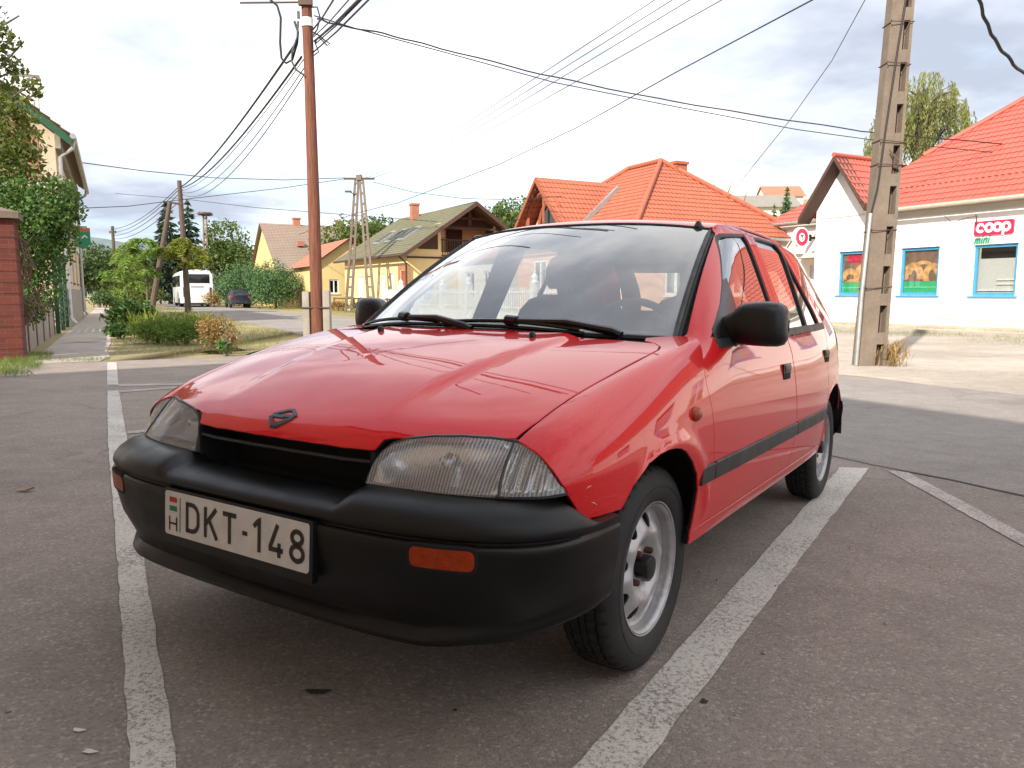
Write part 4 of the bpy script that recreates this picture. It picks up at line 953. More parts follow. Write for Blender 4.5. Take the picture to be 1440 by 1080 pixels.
# foliage ------------------------------------------------------------------------------------------------------------
def hash3(P, f, seed=0.):
    x, y, z = P[:, 0]*f+seed, P[:, 1]*f+seed*1.7, P[:, 2]*f+seed*.6
    return (np.sin(x*1.7+1.3*np.sin(y*1.1+z))+np.sin(y*2.1+1.2*np.sin(z*1.3+x))+np.sin(z*1.9+1.1*np.sin(x*1.5+y)))/3
def leaves_obj(name, C, size, mat, parent, aspect=.5, up=.3, base=None, dirs=None, curl=True):
    n = len(C); C = np.asarray(C, float); sz = size*(.6+.8*RNG.random(n))[:, None]
    a = RNG.normal(size=(n, 3)) if dirs is None else np.asarray(dirs)+.35*RNG.normal(size=(n, 3)); a /= np.linalg.norm(a, axis=1, keepdims=True)
    nm = RNG.normal(size=(n, 3)); nm[:, 2] += up; b = np.cross(a, nm); b /= np.linalg.norm(b, axis=1, keepdims=True)+1e-9
    c = np.cross(a, b)
    v = np.stack([C-a*sz*.5, C+b*sz*aspect*.5+c*sz*.08, C+a*sz*.5, C-b*sz*aspect*.5+c*sz*.08], 1).reshape(-1, 3)
    if base is not None: v = v-np.array(base)
    me = bpy.data.meshes.new(name); me.vertices.add(4*n); me.vertices.foreach_set('co', v.ravel()); me.loops.add(4*n); me.loops.foreach_set('vertex_index', np.arange(4*n)); me.polygons.add(n)
    me.polygons.foreach_set('loop_start', np.arange(n)*4); me.polygons.foreach_set('loop_total', np.full(n, 4)); me.update(calc_edges=True); me.validate(); me.materials.append(M[mat])
    o = bpy.data.objects.new(name, me); COL.objects.link(o)
    if parent is not None: o.parent = parent
    return o
def blob_points(blobs, n, gap=.0, freq=1.5, shell=.45, seed=0.):
    vol = np.array([r[0]*r[1]*r[2] for c, r in blobs])**.75; cnt = RNG.multinomial(int(n*(1.6 if gap > -1 else 1)), vol/vol.sum()); out = []
    for (c, r), k in zip(blobs, cnt):
        d = RNG.normal(size=(k, 3)); d /= np.linalg.norm(d, axis=1, keepdims=True); q = RNG.random(k)**shell
        q = q*(1+.16*hash3(d, 3.1, seed+c[0])); out.append(np.array(c)+d*q[:, None]*np.array(r))
    P = np.concatenate(out); P = P[hash3(P, freq, seed) > gap-.35*RNG.random(len(P))]
    return P[RNG.permutation(len(P))[:n]]
def tree(name, label, cat, base, trunk, blobs, n, size, mat, group=None, gap=-.15, freq=1.5, aspect=.5, bark='bark', r0=.15, limbs=True, part='crown'):
    base = Vector(base); root = empty(name, base, 0, label, cat, group)
    b = MB(); pts = [Vector(p) for p in trunk]; k = len(pts); b.tube(pts, [r0*(1-.6*i/(k-1)) for i in range(k)], 9)
    if limbs:
        top = pts[-1]
        for c, r in blobs:
            st = pts[max(1, k-2)].lerp(top, random.random()); m_ = st.lerp(Vector(c), .55)+Vector((random.uniform(-.1, .1), 0, .1)); b.tube([st, m_, Vector(c)], [r0*.4, r0*.25, r0*.08], 6)
    rel(b, 'trunk', M[bark], root)
    leaves_obj(part, blob_points(blobs, n, gap, freq, seed=random.random()*9), size, mat, root, aspect, base=base)
    return root
# ---------------------------------------------------------------- ground and surfaces
xs = np.unique(np.concatenate([np.arange(-12, 12.1, .6), np.arange(-60, 61, 6), np.linspace(-3000, 3000, 21)])); ys = np.unique(np.concatenate([np.arange(-8, 16.1, .6), np.arange(-60, 121, 6), np.linspace(-600, 4200, 17)]))
gx, gy = np.meshgrid(xs, ys); b = MB(); b.grid(np.stack([gx, gy, gz(gx, gy)-.012], -1)); tag(b.build('ground', M['verge'], None, smooth=180), kind='structure')
sheet('parking_lot', snp([(-26, -1.35), (13.6, -1.35), (13.55, 0), (13.75, 2.6), (13.9, 4.40), (-26, 4.40)]), -.004, M['asphalt'], 1.)
sheet('road', snp([(-45, 4.40), (14, 4.40), (40, 4.15), (120, 4.1), (120, 9.3), (44, 9.2), (30, 9.7), (14, 9.7), (-45, 9.5)]), -.008, M['road'], 1.5)
sheet('sidewalk', snp([(13.6, -1.2), (40, -1.2), (75, -1.25), (75, -.25), (41, -.22), (24, -.12), (18.5, -.10), (16.2, -.16), (14.5, -.10), (13.57, -.25)]), -.002, M['walk'], 1.)
wig = [(s, 9.62+.12*math.sin(s*1.1)+.08*math.sin(s*2.7)) for s in np.arange(30, -46, -1.5)]
sheet('forecourt', snp([(30, 24.9), (-45, 24.9)]+wig[::-1]), -.010, M['apron'], 1.5)
sheet('patched_pavement', snp([(19.0, -1.05), (21.6, -1.05), (21.7, -.35), (19.1, -.30)]), .003, M['apron'], .6)
kb = MB(); F_ = [SN(s, 22.6, 0, True) for s in np.arange(26, -46, -3.0)]
for a, c in zip(F_[:-1], F_[1:]):
    d = (c-a).normalized()*.012; m_ = (a+c)/2; kb.box(m_+Vector((0, 0, .035)), ((c-a).length-.024, .16, .14), math.atan2((c-a).y, (c-a).x))
tag(kb.build('kerb', make_conc('kerb_concrete', (.42, .37, .31)), None, smooth=0), kind='structure')
sheet('footpath', snp([(27, 22.7), (27, 24.95), (-45, 24.95), (-45, 22.7)]), .055, make_asphalt('pale_footpath', (.42, .365, .30), speck=.3, patchy=.3), 1.5)
b = MB(); pts = [SN(s, 4.42+.02*math.sin(s*3.1)+.015*math.sin(s*7.3), .0, True)-Vector((0, 0, .0045)) for s in np.arange(-8, 13.8, .25)]
b.tube(pts, .007, 6); tag(b.build('road_joint', plain('joint_bitumen', (.15, .128, .112), .95), None), kind='structure')
def mark(pts, mat='line', dz=.0):
    q = [(p[0], p[1]) if len(p) > 2 else tuple(G(*p)[:2]) for p in pts]; q = resample(np.array(q), .07, np.array([1., 1.])); q = q+np.clip(RNG.normal(0, .0022, q.shape), -.005, .005); sheet('parking_line', q, dz, M[mat], .25)
def ext(pa, pb, k): a, b_ = G(*pa), G(*pb); c = a+(a-b_).normalized()*k; return (c.x, c.y, 0)
mark([ext((183, 1079), (166, 800), .9), ext((250, 1079), (204, 800), .9), (204, 800), (179, 620), (167.5, 549), (151, 549), (151.5, 620), (166, 800)])
mark([(150.5, 541), (166.5, 541), (164, 509.5), (151, 509.5)])
mark([(166.5, 540.3), (330, 537.6), (330, 540.6), (166.5, 543)], 'line2'); mark([(168, 549), (285, 541.2), (285, 543.4), (168, 551.8)], 'line2'); mark([(179, 606), (260, 598), (260, 601.5), (179, 610)], 'line2')
mark([ext((800, 1079), (1000, 850), .8), ext((905, 1079), (1080, 850), .8), (1222, 658), (1181, 657)])
mark([(1247, 661), (1277, 664), (1440, 751), ext((1440, 752), (1277, 664), 1.5), ext((1440, 768), (1290, 688), 1.5), (1440, 768)], 'line2')
for k, (px, py, rx, ry, nm) in enumerate(((447, 972, .030, .016, 0), (110, 1026, .014, .008, 1), (126, 1056, .016, .007, 1), (990, 985, .010, .008, 0), (640, 998, .006, .005, 0))):
    c = G(px, py); pl_ = [(c.x+rx*math.cos(a)*(1+.3*math.sin(3*a+k)), c.y+ry*math.sin(a)*(1+.35*math.cos(2*a+k))) for a in np.linspace(0, 2*PI, 19)[:-1]]
    sheet('oil_stain' if nm == 0 else 'dropping_stain', pl_, .0, plain('stain%d' % nm, (.02, .017, .016) if nm == 0 else (.5, .48, .44), .8), .02)  # the pale spots are bird droppings
# fallen leaf and pebbles on the lot
c = G(37, 690); b = MB(); P = [[(c.x+u*.042, c.y+v*.026*(1-abs(u)**2*.9), c.z+.004+.010*u*u+.007*abs(v)) for v in (-1, -.4, 0, .4, 1)] for u in np.linspace(-1, 1, 9)]
b.grid(P); solo(b, 'fallen_leaf', plain('dry_leaf', (.30, .20, .15), .8), c, 'curled brown dry leaf lying on the asphalt left of the car', 'leaf')
pb = MB()
for _ in range(420):
    s_, n_ = RNG.uniform(-1, 13), RNG.uniform(-1.2, 8.5); p = SN(s_, n_, 0, True); r_ = RNG.uniform(.003, .009)
    pb.add([p+Vector((r_*math.cos(a), r_*math.sin(a), 0)) for a in (0, 1.6, 3.1, 4.7)]+[p+Vector((r_*.2, 0, r_*.9))], [(0, 1, 4), (1, 2, 4), (2, 3, 4), (3, 0, 4)])
tag(pb.build('gravel', plain('grit', (.26, .23, .2), .9, var=.4, scale=200), None, smooth=0), kind='stuff')
# ---------------------------------------------------------------- hills
def ridge(name, pts, depth, mat):
    rows = []
    for k, f in enumerate(np.linspace(0, 1, 9)):
        rows.append([(x*(1+depth*f/ y if y else 1), y+depth*f, z*math.sin(PI*min(.5+f*.5, 1))-2 if f > 0 else -2) for x, y, z in pts])
    rows = [[(x, y-depth*.5, -2) for x, y, z in pts], [(x, y-depth*.2, z*.6) for x, y, z in pts], [(x, y, z) for x, y, z in pts], [(x, y+depth*.5, z*.6) for x, y, z in pts], [(x, y+depth, -2) for x, y, z in pts]]
    b = MB(); b.grid(rows); tag(b.build(name, mat, None, smooth=180), kind='structure')
hm = plain('haze_tinted_hill', (.115, .15, .155), .95, var=.25, scale=.02); hm2 = plain('dry_grass_hill', (.26, .22, .13), .95, var=.2, scale=.01)  # wooded hill: blue grey mixed into the colour in place of haze
ridge('hills', [(atY(x, y, 2200)) for x, y in ((-300, 350), (-60, 345), (60, 340), (110, 338), (128, 333), (150, 336), (175, 341), (215, 347), (280, 352), (400, 362), (560, 372), (800, 380))], 900, hm)
ridge('hillside', [(atY(x, y, 520)) for x, y in ((880, 345), (960, 322), (1010, 300), (1045, 288), (1085, 283), (1140, 280), (1240, 285), (1400, 300), (1700, 340), (2200, 390))], 260, hm2)
# ---------------------------------------------------------------- the shop
shop = empty('shop_building', SN(17, 25, 0, True), 0, 'long white shop with red metal tile roof and blue framed windows', 'shop')
zb = -.30
F = Facade((21.65, 25), (-9, 25), -1)                # u runs towards the viewer's right
if np.dot(F.i, NN2) < 0: F.i = -F.i
U = lambda s: 21.65-s
wins = [(U(20.5), U(19.07), .92, 2.58), (U(17.88), U(16.43), .92, 2.58), (U(15.27), U(13.88), .90, 2.55), (U(10.9), U(9.5), .9, 2.55), (U(8.0), U(6.6), .9, 2.55), (U(5.2), U(4.1), -.1, 2.2), (U(2.6), U(1.0), .9, 2.55), (U(-1.5), U(-3.2), .9, 2.55)]
b = MB(); F.wall(b, 0, F.L, zb+.42, 3.62, wins, .16)
F2 = Facade((21.65, 25), (21.65, 32), 1); F2.wall(b, 0, 7, zb+.42, 4.2); 
# cross gable
F.bar(b, 0, 2.45, 3.622, 4.25, 0, .3)
b.add([F.p(0, 4.25), F.p(2.45, 4.25), F.p(1.26, 5.95), F.p(0, 4.25, .3), F.p(2.45, 4.25, .3), F.p(1.26, 5.95, .3)], [(0, 1, 2), (5, 4, 3)])
rel(b, 'wall', M['white_wall'], shop, smooth=0)
b = MB(); F.bar(b, -.0, F.L, zb-.2, zb+.418, .012, .3); F.bar(b, .02, F.L, zb+.40, zb+.425, -.015, .0); rel(b, 'plinth', M['plinth'], shop, smooth=0)
b = MB(); F.bar(b, 2.46, F.L, 3.623, 3.93, -.05, .3); F.bar(b, 2.46, F.L, 3.80, 3.94, -.14, -.052); F.bar(b, .25, 2.2, 3.90, 3.935, -.03, -.001); rel(b, 'cornice', M['grey_soffit'], shop, smooth=0)
for k, w in enumerate(wins):
    if k == 5:
        fr = F.window(shop, *w, M['white_frame'], M['pane'], w=.1, mull=(.5,), dep=.1); fr.name = 'shop_door'; continue
    fr = F.window(shop, *w, M['blue_frame'], M['pane'], w=.10, mull=(), dep=.085, sill=True, label=None if k > 2 else ('blue framed window with a food picture' if k < 2 else 'blue framed window with pale blinds'))
    u0, u1, z0, z1 = w
    if k in (0, 1):   # printed food picture behind the pane: plain rolls on a board above a green band
        b = MB(); F.bar(b, u0+.09, u1-.09, z0+.09, z1-.09, .16, .17); po = sub(b, 'poster', plain('poster_brown', (.20, .12, .08), .6, var=.3, scale=5), shop, fr, smooth=0)
        b = MB(); F.bar(b, u0+.10, u1-.10, z0+.10, z0+.48, .150, .158); sub(b, 'poster_band', plain('poster_green', (.02, .42, .17), .6, var=.1), shop, fr, smooth=0)
        b = MB(); F.bar(b, u0+.10, u1-.10, z0+.27, z0+.30, .147, .1495); sub(b, 'poster_line', plain('poster_pale_green', (.25, .60, .38), .6), shop, fr, smooth=0)
        if k == 0:
            b = MB(); F.bar(b, u0+.30, u1-.10, z1-.42, z1-.12, .150, .158); sub(b, 'poster_header', M['red_sign'], shop, fr, smooth=0)
        b = MB()
        for (cu, cz, ru, rz_, a0, a1, th) in ((.42, .62, .30, .40, -10, 190, .26), (1.16, .66, .26, .34, 60, 250, .22), (.80, .52, .55, .62, 20, 160, .13)) if k else ((.45, .66, .28, .25, -20, 200, .22), (.95, .75, .20, .3, 0, 200, .24), (.55, .42, .3, .12, 0, 180, .14)):
            L_, R_ = ribbon_poly(arc(cu, cz, ru, rz_, a0, a1, 18), th); n_ = len(L_); cl_ = lambda q: (min(max(q[0], .11), u1-u0-.11), min(max(q[1], .49), z1-z0-.11))
            vs = [F.p(u0+cl_(q)[0], z0+cl_(q)[1], .146-.002*len(b.v)/100) for q in L_+R_]; b.add(vs, [(i, i+1, n_+i+1, n_+i) for i in range(n_-1)])
        sub(b, 'poster_rolls', plain('poster_bread', (.62, .33, .13), .6, var=.45, scale=6), shop, fr, smooth=0, fixn=False)
    else:
        b = MB(); F.bar(b, u0, u1, z0+.02, z1-.45, .22, .24); cu = sub(b, 'curtain', M['curtain'], shop, fr, smooth=0)
        b = MB(); F.bar(b, u0+.7, u1, z0+.50, z0+.54, .17, .218); F.bar(b, u0+.7, u1, z0+.36, z0+.40, .17, .218); F.bar(b, u0+.1, u1-.1, z0+.16, z0+.19, .17, .218); sub(b, 'shelf', M['white_frame'], shop, fr, smooth=0)
    b = MB(); F.bar(b, u0-.1, u1+.1, z0-.1, z1+.1, .6, .62); sub(b, 'room', M['room'], shop, fr, smooth=0)
# roof: main hip, cross gable with dark verge boards, left wing
e = lambda s, n, z: np.array(SN(s, n, z))
b = MB(); roof_plane(b, e(19.0, 24.55, 3.93), e(-9.3, 24.55, 3.93), e(19.0, 25.6, 4.766), e(-9.3, 25.6, 4.766)); roof_plane(b, e(20.38, 25.6, 4.766), e(-9.3, 25.6, 4.766), e(15.6, 30.6, 8.75), e(-9.3, 30.6, 8.75)); rel(b, 'roof', M['roof_red'], shop, smooth=40, fixn=False)
b = MB(); b.add([e(20.36, 25.7, 4.75), e(21.3, 36.6, 3.85), e(15.6, 30.6, 8.7)], [(0, 1, 2)]); b.add([e(15.6, 30.6, 8.7), e(-9.3, 30.6, 8.7), e(-9.3, 36.6, 3.9), e(21.4, 36.6, 3.9)], [(0, 1, 2, 3)]); rel(b, 'roof_back', M['roof_red'], shop, smooth=0)
b = MB(); b.tube([e(18.8, 27.26, 6.12), e(15.6, 30.6, 8.83), e(-9.3, 30.6, 8.83)], .10, 8); rel(b, 'ridge_cap', M['roof_red'], shop)
b = MB(); roof_plane(b, e(19.0, 24.35, 4.22), e(19.0, 27.9, 4.22), e(20.39, 24.35, 6.12), e(20.39, 27.9, 6.12)); roof_plane(b, e(21.95, 30.0, 4.0), e(21.95, 24.35, 4.0), e(20.39, 30.0, 6.12), e(20.39, 24.35, 6.12)); rel(b, 'gable_roof', M['roof_red'], shop, smooth=40, fixn=False)
b = MB(); b.tube([e(20.39, 24.3, 6.17), e(20.39, 28.2, 6.17)], .09, 8); rel(b, 'ridge_cap', M['roof_red'], shop)
for sa, za in ((21.98, 3.95), (18.97, 4.17)):
    p0, p1 = e(sa, 24.32, za), e(20.39, 24.32, 6.16); d_ = (p1-p0)/np.linalg.norm(p1-p0); up = np.array([0, 0, -.20]); inn = np.array([*(NN2*.68), 0])
    b = MB(); b.add([p0, p1, p1+up, p0+up, p0+inn, p1+inn, p1+up+inn, p0+up+inn], [(0, 1, 2, 3), (7, 6, 5, 4), (0, 4, 5, 1), (1, 5, 6, 2), (2, 6, 7, 3), (3, 7, 4, 0)]); rel(b, 'verge_board', M['dark_wood'], shop, smooth=0)
b = MB(); b.tube([e(18.9, 24.45, 3.90), e(-9.3, 24.45, 3.86)], .07, 8); rel(b, 'gutter', M['gutter'], shop)
b = MB(); b.tube([e(18.35, 24.5, 3.85), e(18.22, 24.8, 3.6), e(18.20, 24.87, 3.45), e(18.20, 24.87, -.1), e(18.20, 24.7, -.22)], .055, 8); rel(b, 'downpipe', M['metal'], shop)
# wiring brackets on the cornice
b = MB(); b.tube([e(16.2, 24.80, 3.55), e(15.9, 24.78, 3.3), e(15.5, 24.80, 3.42), e(15.1, 24.8, 3.45)], .012, 5); b.tube([e(15.1, 24.8, 3.2), e(15.1, 24.7, 3.5)], .02, 5); rel(b, 'wall_bracket', M['iron'], shop)
# left wing with porch
b = MB(); F3 = Facade((24.9, 25.9), (21.65, 25.9), 1)
if np.dot(F3.i, NN2) < 0: F3.i = -F3.i
F3.wall(b, 0, 3.25, zb, 4.0, [(2.25, 3.15, -.05, 2.15)], .2); F4 = Facade((24.9, 25.9), (24.9, 33), 1); F4.wall(b, 0, 7.1, zb, 4.0); rel(b, 'wing_wall', M['white_wall'], shop, smooth=0)
dr = F3.window(shop, 2.25, 3.15, -.05, 2.15, M['white_frame'], M['pane'], w=.09, mull=(.5,), cross=(.62,), dep=.1); dr.name = 'wing_door'
b = MB(); F3.bar(b, 2.0, 3.25, -.1, 2.3, .5, .55); sub(b, 'room', M['room'], shop, dr, smooth=0)
b = MB(); F3.bar(b, 1.9, 3.24, 2.42, 2.60, -1.0, -.002); rel(b, 'porch_canopy', M['grey_soffit'], shop, smooth=0)
b = MB(); F3.bar(b, -.1, 3.2, 3.7, 3.98, -.12, -.002); rel(b, 'wing_cornice', M['grey_soffit'], shop, smooth=0)
b = MB(); roof_plane(b, e(25.2, 25.6, 4.0), e(21.9, 25.6, 4.0), e(22.6, 28.6, 5.9), e(20.9, 28.6, 5.9)); rel(b, 'wing_roof', M['roof_red'], shop, smooth=40, fixn=False)
b = MB(); b.add([e(25.2, 25.6, 3.96), e(25.2, 32, 3.96), e(22.6, 28.6, 5.86)], [(0, 1, 2)]); b.add([e(22.6, 28.6, 5.86), e(20.9, 28.6, 5.86), e(21.6, 32, 3.96), e(25.2, 32, 3.96)], [(0, 1, 2, 3)]); rel(b, 'wing_roof_back', M['roof_red'], shop, smooth=0)
b = MB(); b.tube([e(25.25, 25.52, 3.95), e(22.0, 25.52, 3.93)], .06, 8); b.tube([e(24.95, 25.6, 3.9), e(24.93, 25.8, 3.6), e(24.93, 25.83, 0)], .05, 8); rel(b, 'wing_gutter', M['metal'], shop)
# signs
sg = solo(MB(), 'shop_sign', M['red_sign'], e(14.65, 24.9, 3.05), 'red and white coop mini sign above the right shop window', 'sign') if 0 else empty('shop_sign', e(14.65, 24.95, 3.05), 0, 'red and white coop mini sign on the white wall', 'sign')
u0, u1, z0, z1 = U(15.27), U(14.04), 2.84, 3.29
def rrect(u0, u1, z0, z1, r): return arc(u1-r, z1-r, r, r, 0, 90, 6)+arc(u0+r, z1-r, r, r, 90, 180, 6)+arc(u0+r, z0+r, r, r, 180, 270, 6)+arc(u1-r, z0+r, r, r, 270, 360, 6)
def plate(mb, poly, d0, d1):
    n = len(poly); mb.add([F.p(*q, d0) for q in poly]+[F.p(*q, d1) for q in poly], [tuple(range(n)), tuple(range(2*n-1, n-1, -1))]+[(i, (i+1) % n, n+(i+1) % n, n+i) for i in range(n)])
b = MB(); plate(b, rrect(u0, u1, z0, z1, .07), -.06, -.002); rel(b, 'sign_board', M['red_sign'], sg, smooth=0)
b = MB(); pf = lambda q: F.p(*q, -.064)
cw = .125; zc = z0+.235
for k, cx_ in enumerate((.165, .435, .70, .965)):
    cx_ += u0+.045
    if k == 0: ribbon(b, arc(cx_, zc, .105, .115, 40, 320, 20), .085, pf)
    else: ribbon(b, arc(cx_, zc, .105, .115, 0, 360, 24)[:-1], .085, pf, closed=True)
    if k < 3: ribbon(b, [(cx_+.09, zc+.035), (cx_+.18, zc+.035)], .06, lambda q: F.p(*q, -.0655))
ribbon(b, [(u0+.925, zc+.05), (u0+.925, zc-.26)], .075, lambda q: F.p(*q, -.067)); rel(b, 'sign_letters', M['white_sign'], sg, smooth=0, fixn=False)
b = MB(); pg = lambda q: F.p(*q, -.03)
def ital(pts): return [(u0+.03+q[0]+.22*q[1], z0-.255+q[1]) for q in pts]
for pts in ([(.0, 0), (.0, .17)], [(.0, .13), (.04, .17), (.07, .15), (.07, 0)], [(.07, .13), (.11, .17), (.14, .15), (.14, 0)], [(.21, 0), (.21, .17)], [(.28, 0), (.28, .17)], [(.28, .13), (.32, .17), (.36, .15), (.36, 0)], [(.43, 0), (.43, .17)]): ribbon(b, ital(pts), .055, pg)
for x_ in (.21, .43): ribbon(b, ital([(x_, .205), (x_, .245)]), .045, pg)
ribbon(b, ital([(-.03, -.05), (.50, -.05)]), .012, pg); rel(b, 'sign_lettering', M['green_sign'], sg, smooth=0, fixn=False)
# round T sign
ts = empty('round_sign', e(21.95, 24.6, 3.2), 0, 'round red and white sign with a black T sticking out from the shop', 'sign')
def disc(mb, r0, r1, off, th):
    c = np.array(e(22.0, 24.55, 3.22)); ex, ez, ey = np.array([*NN2, 0]), np.array([0, 0, 1.]), np.array([*(-TT), 0])
    for j in range(1):
        ring = lambda r, o: [tuple(c+ex*r*math.cos(a)+ez*r*math.sin(a)+ey*o) for a in np.linspace(0, 2*PI, 41)[:-1]]
        V = ring(r1, off)+ring(r1, off-th)+ring(r0, off)+ring(r0, off-th); n = 40
        for i in range(n):
            k = (i+1) % n; mb.f += []
        mb.add(V, [(i, (i+1) % n, n+(i+1) % n, n+i) for i in range(n)]+[(i, 2*n+i, 2*n+(i+1) % n, (i+1) % n) for i in range(n)]+[(n+i, n+(i+1) % n, 3*n+(i+1) % n, 3*n+i) for i in range(n)])
b = MB(); disc(b, .0, .40, .07, .14); rel(b, 'sign_drum', M['white_sign'], ts)
b = MB(); disc(b, .17, .34, .075, .004); rel(b, 'red_ring', M['red_sign'], ts, smooth=0)
tf = lambda q: tuple(np.array(e(22.0, 24.55, 3.22))+np.array([*NN2, 0])*q[0]+np.array([0, 0, 1.])*q[1]+np.array([*(-TT), 0])*.0785)
b = MB(); ribbon(b, [(-.09, .065), (.09, .065)], .05, tf); rel(b, 'letter_bar', M['black'], ts, smooth=0, fixn=False); b = MB(); ribbon(b, [(0, .04), (0, -.11)], .055, tf); rel(b, 'letter_stem', M['black'], ts, smooth=0, fixn=False)
b = MB(); b.box(e(22.0, 25.3, 3.22), (.10, 1.2, .09), RZT+PI/2-PI/2); b.box(e(22.0, 25.02, 3.22), (.14, .16, .26), RZT); rel(b, 'sign_bracket', M['black'], ts, smooth=0)
# ---------------------------------------------------------------- concrete pole with slots, conduit and wire bands
cp = empty('concrete_pole', G(1222, 513), 0, 'thick weathered concrete pole with a column of slots in front of the shop', 'utility pole')
def lean(x, y, z): o = cp.location; return (o.x+x+.032*z, o.y+y, o.z+z)
Hc = 9.2; wd = lambda z: .232-.0085*z
b = MB()
def slab(x0, x1, y0, y1, z0, z1):
    P = []
    for z in (z0, z1):
        k = wd(z)/.232; P += [lean(x*k, y*k, z) for x, y in ((x0, y0), (x1, y0), (x1, y1), (x0, y1))]
    b.add(P, [(3, 2, 1, 0), (4, 5, 6, 7), (0, 1, 5, 4), (1, 2, 6, 5), (2, 3, 7, 6), (3, 0, 4, 7)])
for i in range(14):
    z0, z1 = i*.66-.3, (i+1)*.66-.3; slab(-.232, .045, -.125, .15, z0, z1); slab(.175, .232, -.12, .12, z0, z1); slab(.045, .175, .06, .11, z0, z1); slab(.045, .175, -.115, .06, z0, z0+.20)
bm_ = rel(b, 'shaft', M['concrete'], cp, smooth=0)
c0c = G(1204, 514)
for k, z in enumerate((1.32, 2.28, 3.35, 3.72, 4.95, 5.6)):
    w_ = wd(z)+.008; b = MB(); q = [lean(x, y, z+.02*math.sin(k+x*9)) for x, y in ((-w_, -.16), (w_, -.12), (w_, .12), (-w_, .16))]; b.tube(q+[q[0]], .008, 5); b.tube([q[0], lean(-w_-.03, -.2, z+.01)], .007, 5)
    if k == 2: b.tube([lean(-.05, -.17, z+.22), lean(.05, -.30, z+.02)], .014, 6)
    rel(b, 'wire_band', M['iron'], cp)
b = MB(); b.tube([c0c+Vector((.115, .02, 2.5)), lean(-.19, -.15, 2.95), lean(-.13, -.145, 4.0), lean(-.05, -.14, 5.2), lean(.03, -.14, 6.2), lean(.05, -.14, 8.6)], .014, 6); rel(b, 'pole_cable', M['black'], cp)
c0 = G(1204, 514); b = MB(); b.tube([c0, c0+Vector((.03, 0, 1.2)), c0+Vector((.115, .02, 2.55))], .033, 10); solo(b, 'conduit_pipe', M['metal'], c0, 'pale metal conduit pipe standing beside the slotted concrete pole', 'pipe')
def tuft(name, label, base, n, r, h, mat, cat='weeds'):
    base = Vector(base); C = np.array(base)+np.stack([RNG.normal(0, r, n), RNG.normal(0, r, n), RNG.random(n)*h], 1); d = np.stack([RNG.normal(0, .35, n), RNG.normal(0, .35, n), np.ones(n)], 1)
    o = leaves_obj(name, C, h*.9, mat, None, .06, 0., base, d); o.location = base; return tag(o, label, cat)
tuft('dry_weeds', 'tuft of dry brown weeds at the foot of the slotted concrete pole', cp.location+Vector((.32, -.1, 0)), 170, .10, .34, 'leaf_dry')
# ---------------------------------------------------------------- wooden pole in concrete clamps
wp = empty('wooden_pole', G(447, 478), 0, 'tall reddish brown wooden pole held between two concrete stubs', 'utility pole')
o = wp.location; top = atY(430, 4, o.y)
b = MB(); b.tube([o+Vector((0, 0, -.2)), o+Vector((0, 0, 3)), o+Vector((-.01, 0, 6)), Vector((top.x, o.y, 8.6))], [.142, .134, .117, .108], 20); rel(b, 'shaft', M['pole_wood'], wp)
for sx, h in ((-1, 1.12), (1, 1.15)):
    b = MB(); b.box(o+Vector((sx*.235, 0, h/2-.1)), (.16, .20, h+.2)); rel(b, 'concrete_stub', M['concrete2'], wp, bevel=.015)
b = MB(); b.tube([o+Vector((-.33, -.13, .75)), o+Vector((.33, -.13, .75))], .014, 6); rel(b, 'clamp_band', M['iron'], wp)
zt = lambda py: atY(432, py, o.y).z
b = MB(); b.box((o.x-.02, o.y-.12, zt(5)), (.30, .10, .16)); b.tube([(o.x-1.5, o.y, zt(4)), (o.x+.05, o.y, zt(3))], .02, 6); rel(b, 'bracket', M['iron'], wp)
b = MB(); b.lathe([(.128, zt(38)), (.130, zt(26))], 16, 'Z', (o.x-.02, o.y, 0)); rel(b, 'white_band', M['white_frame'], wp)
b = MB(); b.box((o.x-.20, o.y-.05, zt(22)), (.05, .05, .15)); rel(b, 'insulator', M['black'], wp)
def loop_cable(pxs, Y, r, label):
    return cable([atY(x, y, Y) for x, y in pxs], r, 'slack_cable', label, 'slack cables round the wooden pole top')
loop_cable([(374, -6), (390, 8), (395, 25), (394, 60), (396, 82), (402, 89), (411, 84), (418, 60), (419, 45), (414, 30)], o.y-.1, .018, 'long dark slack cable looping left of the wooden pole top')
loop_cable([(419, 30), (418, 52), (411, 72), (410, 86), (416, 98), (427, 105)], o.y-.15, .016, 'short dark cable loop hugging the left of the wooden pole')
loop_cable([(437, 10), (446, 10), (450, 24), (446, 42), (440, 50)], o.y-.1, .012, 'small dark cable loop right of the wooden pole top')
loop_cable([(440, 45), (449, 50), (458, 58), (464, 61), (460, 64), (448, 52), (443, 60), (448, 73), (441, 78)], o.y-.1, .012, 'tangled dark cable knot right of the wooden pole')
# ---------------------------------------------------------------- timber A-pole, far pole, lattice poles, nest pole
ap = empty('timber_pole', G(265, 438), 0, 'old timber pole with a leaning brace on the verge before the bus', 'utility pole'); ao = ap.location
at = atY(252, 254, ao.y); b = MB(); b.tube([ao-Vector((0, 0, .2)), at], [.20, .13], 10); rel(b, 'shaft', M['old_wood'], ap)
ab = Vector((atY(212, 434, ao.y-.6).x, ao.y-.6, ao.z-.15)); b = MB(); b.tube([ab, atY(239, 285, ao.y-.1)], [.19, .13], 10); rel(b, 'brace', M['old_wood'], ap)
b = MB(); b.tube([atY(238, 284, ao.y-.1), atY(257, 288, ao.y-.1)], .06, 6)
for y in (262, 268, 274): b.tube([atY(252, y, ao.y-.1), atY(257, y-1, ao.y-.1)], .03, 6)
rel(b, 'crossbar', M['iron'], ap)
f1 = SN(88, 3.6, 0, True); fp_ = empty('distant_pole', f1, 0, 'thin distant brown pole rising beyond the street trees', 'utility pole')
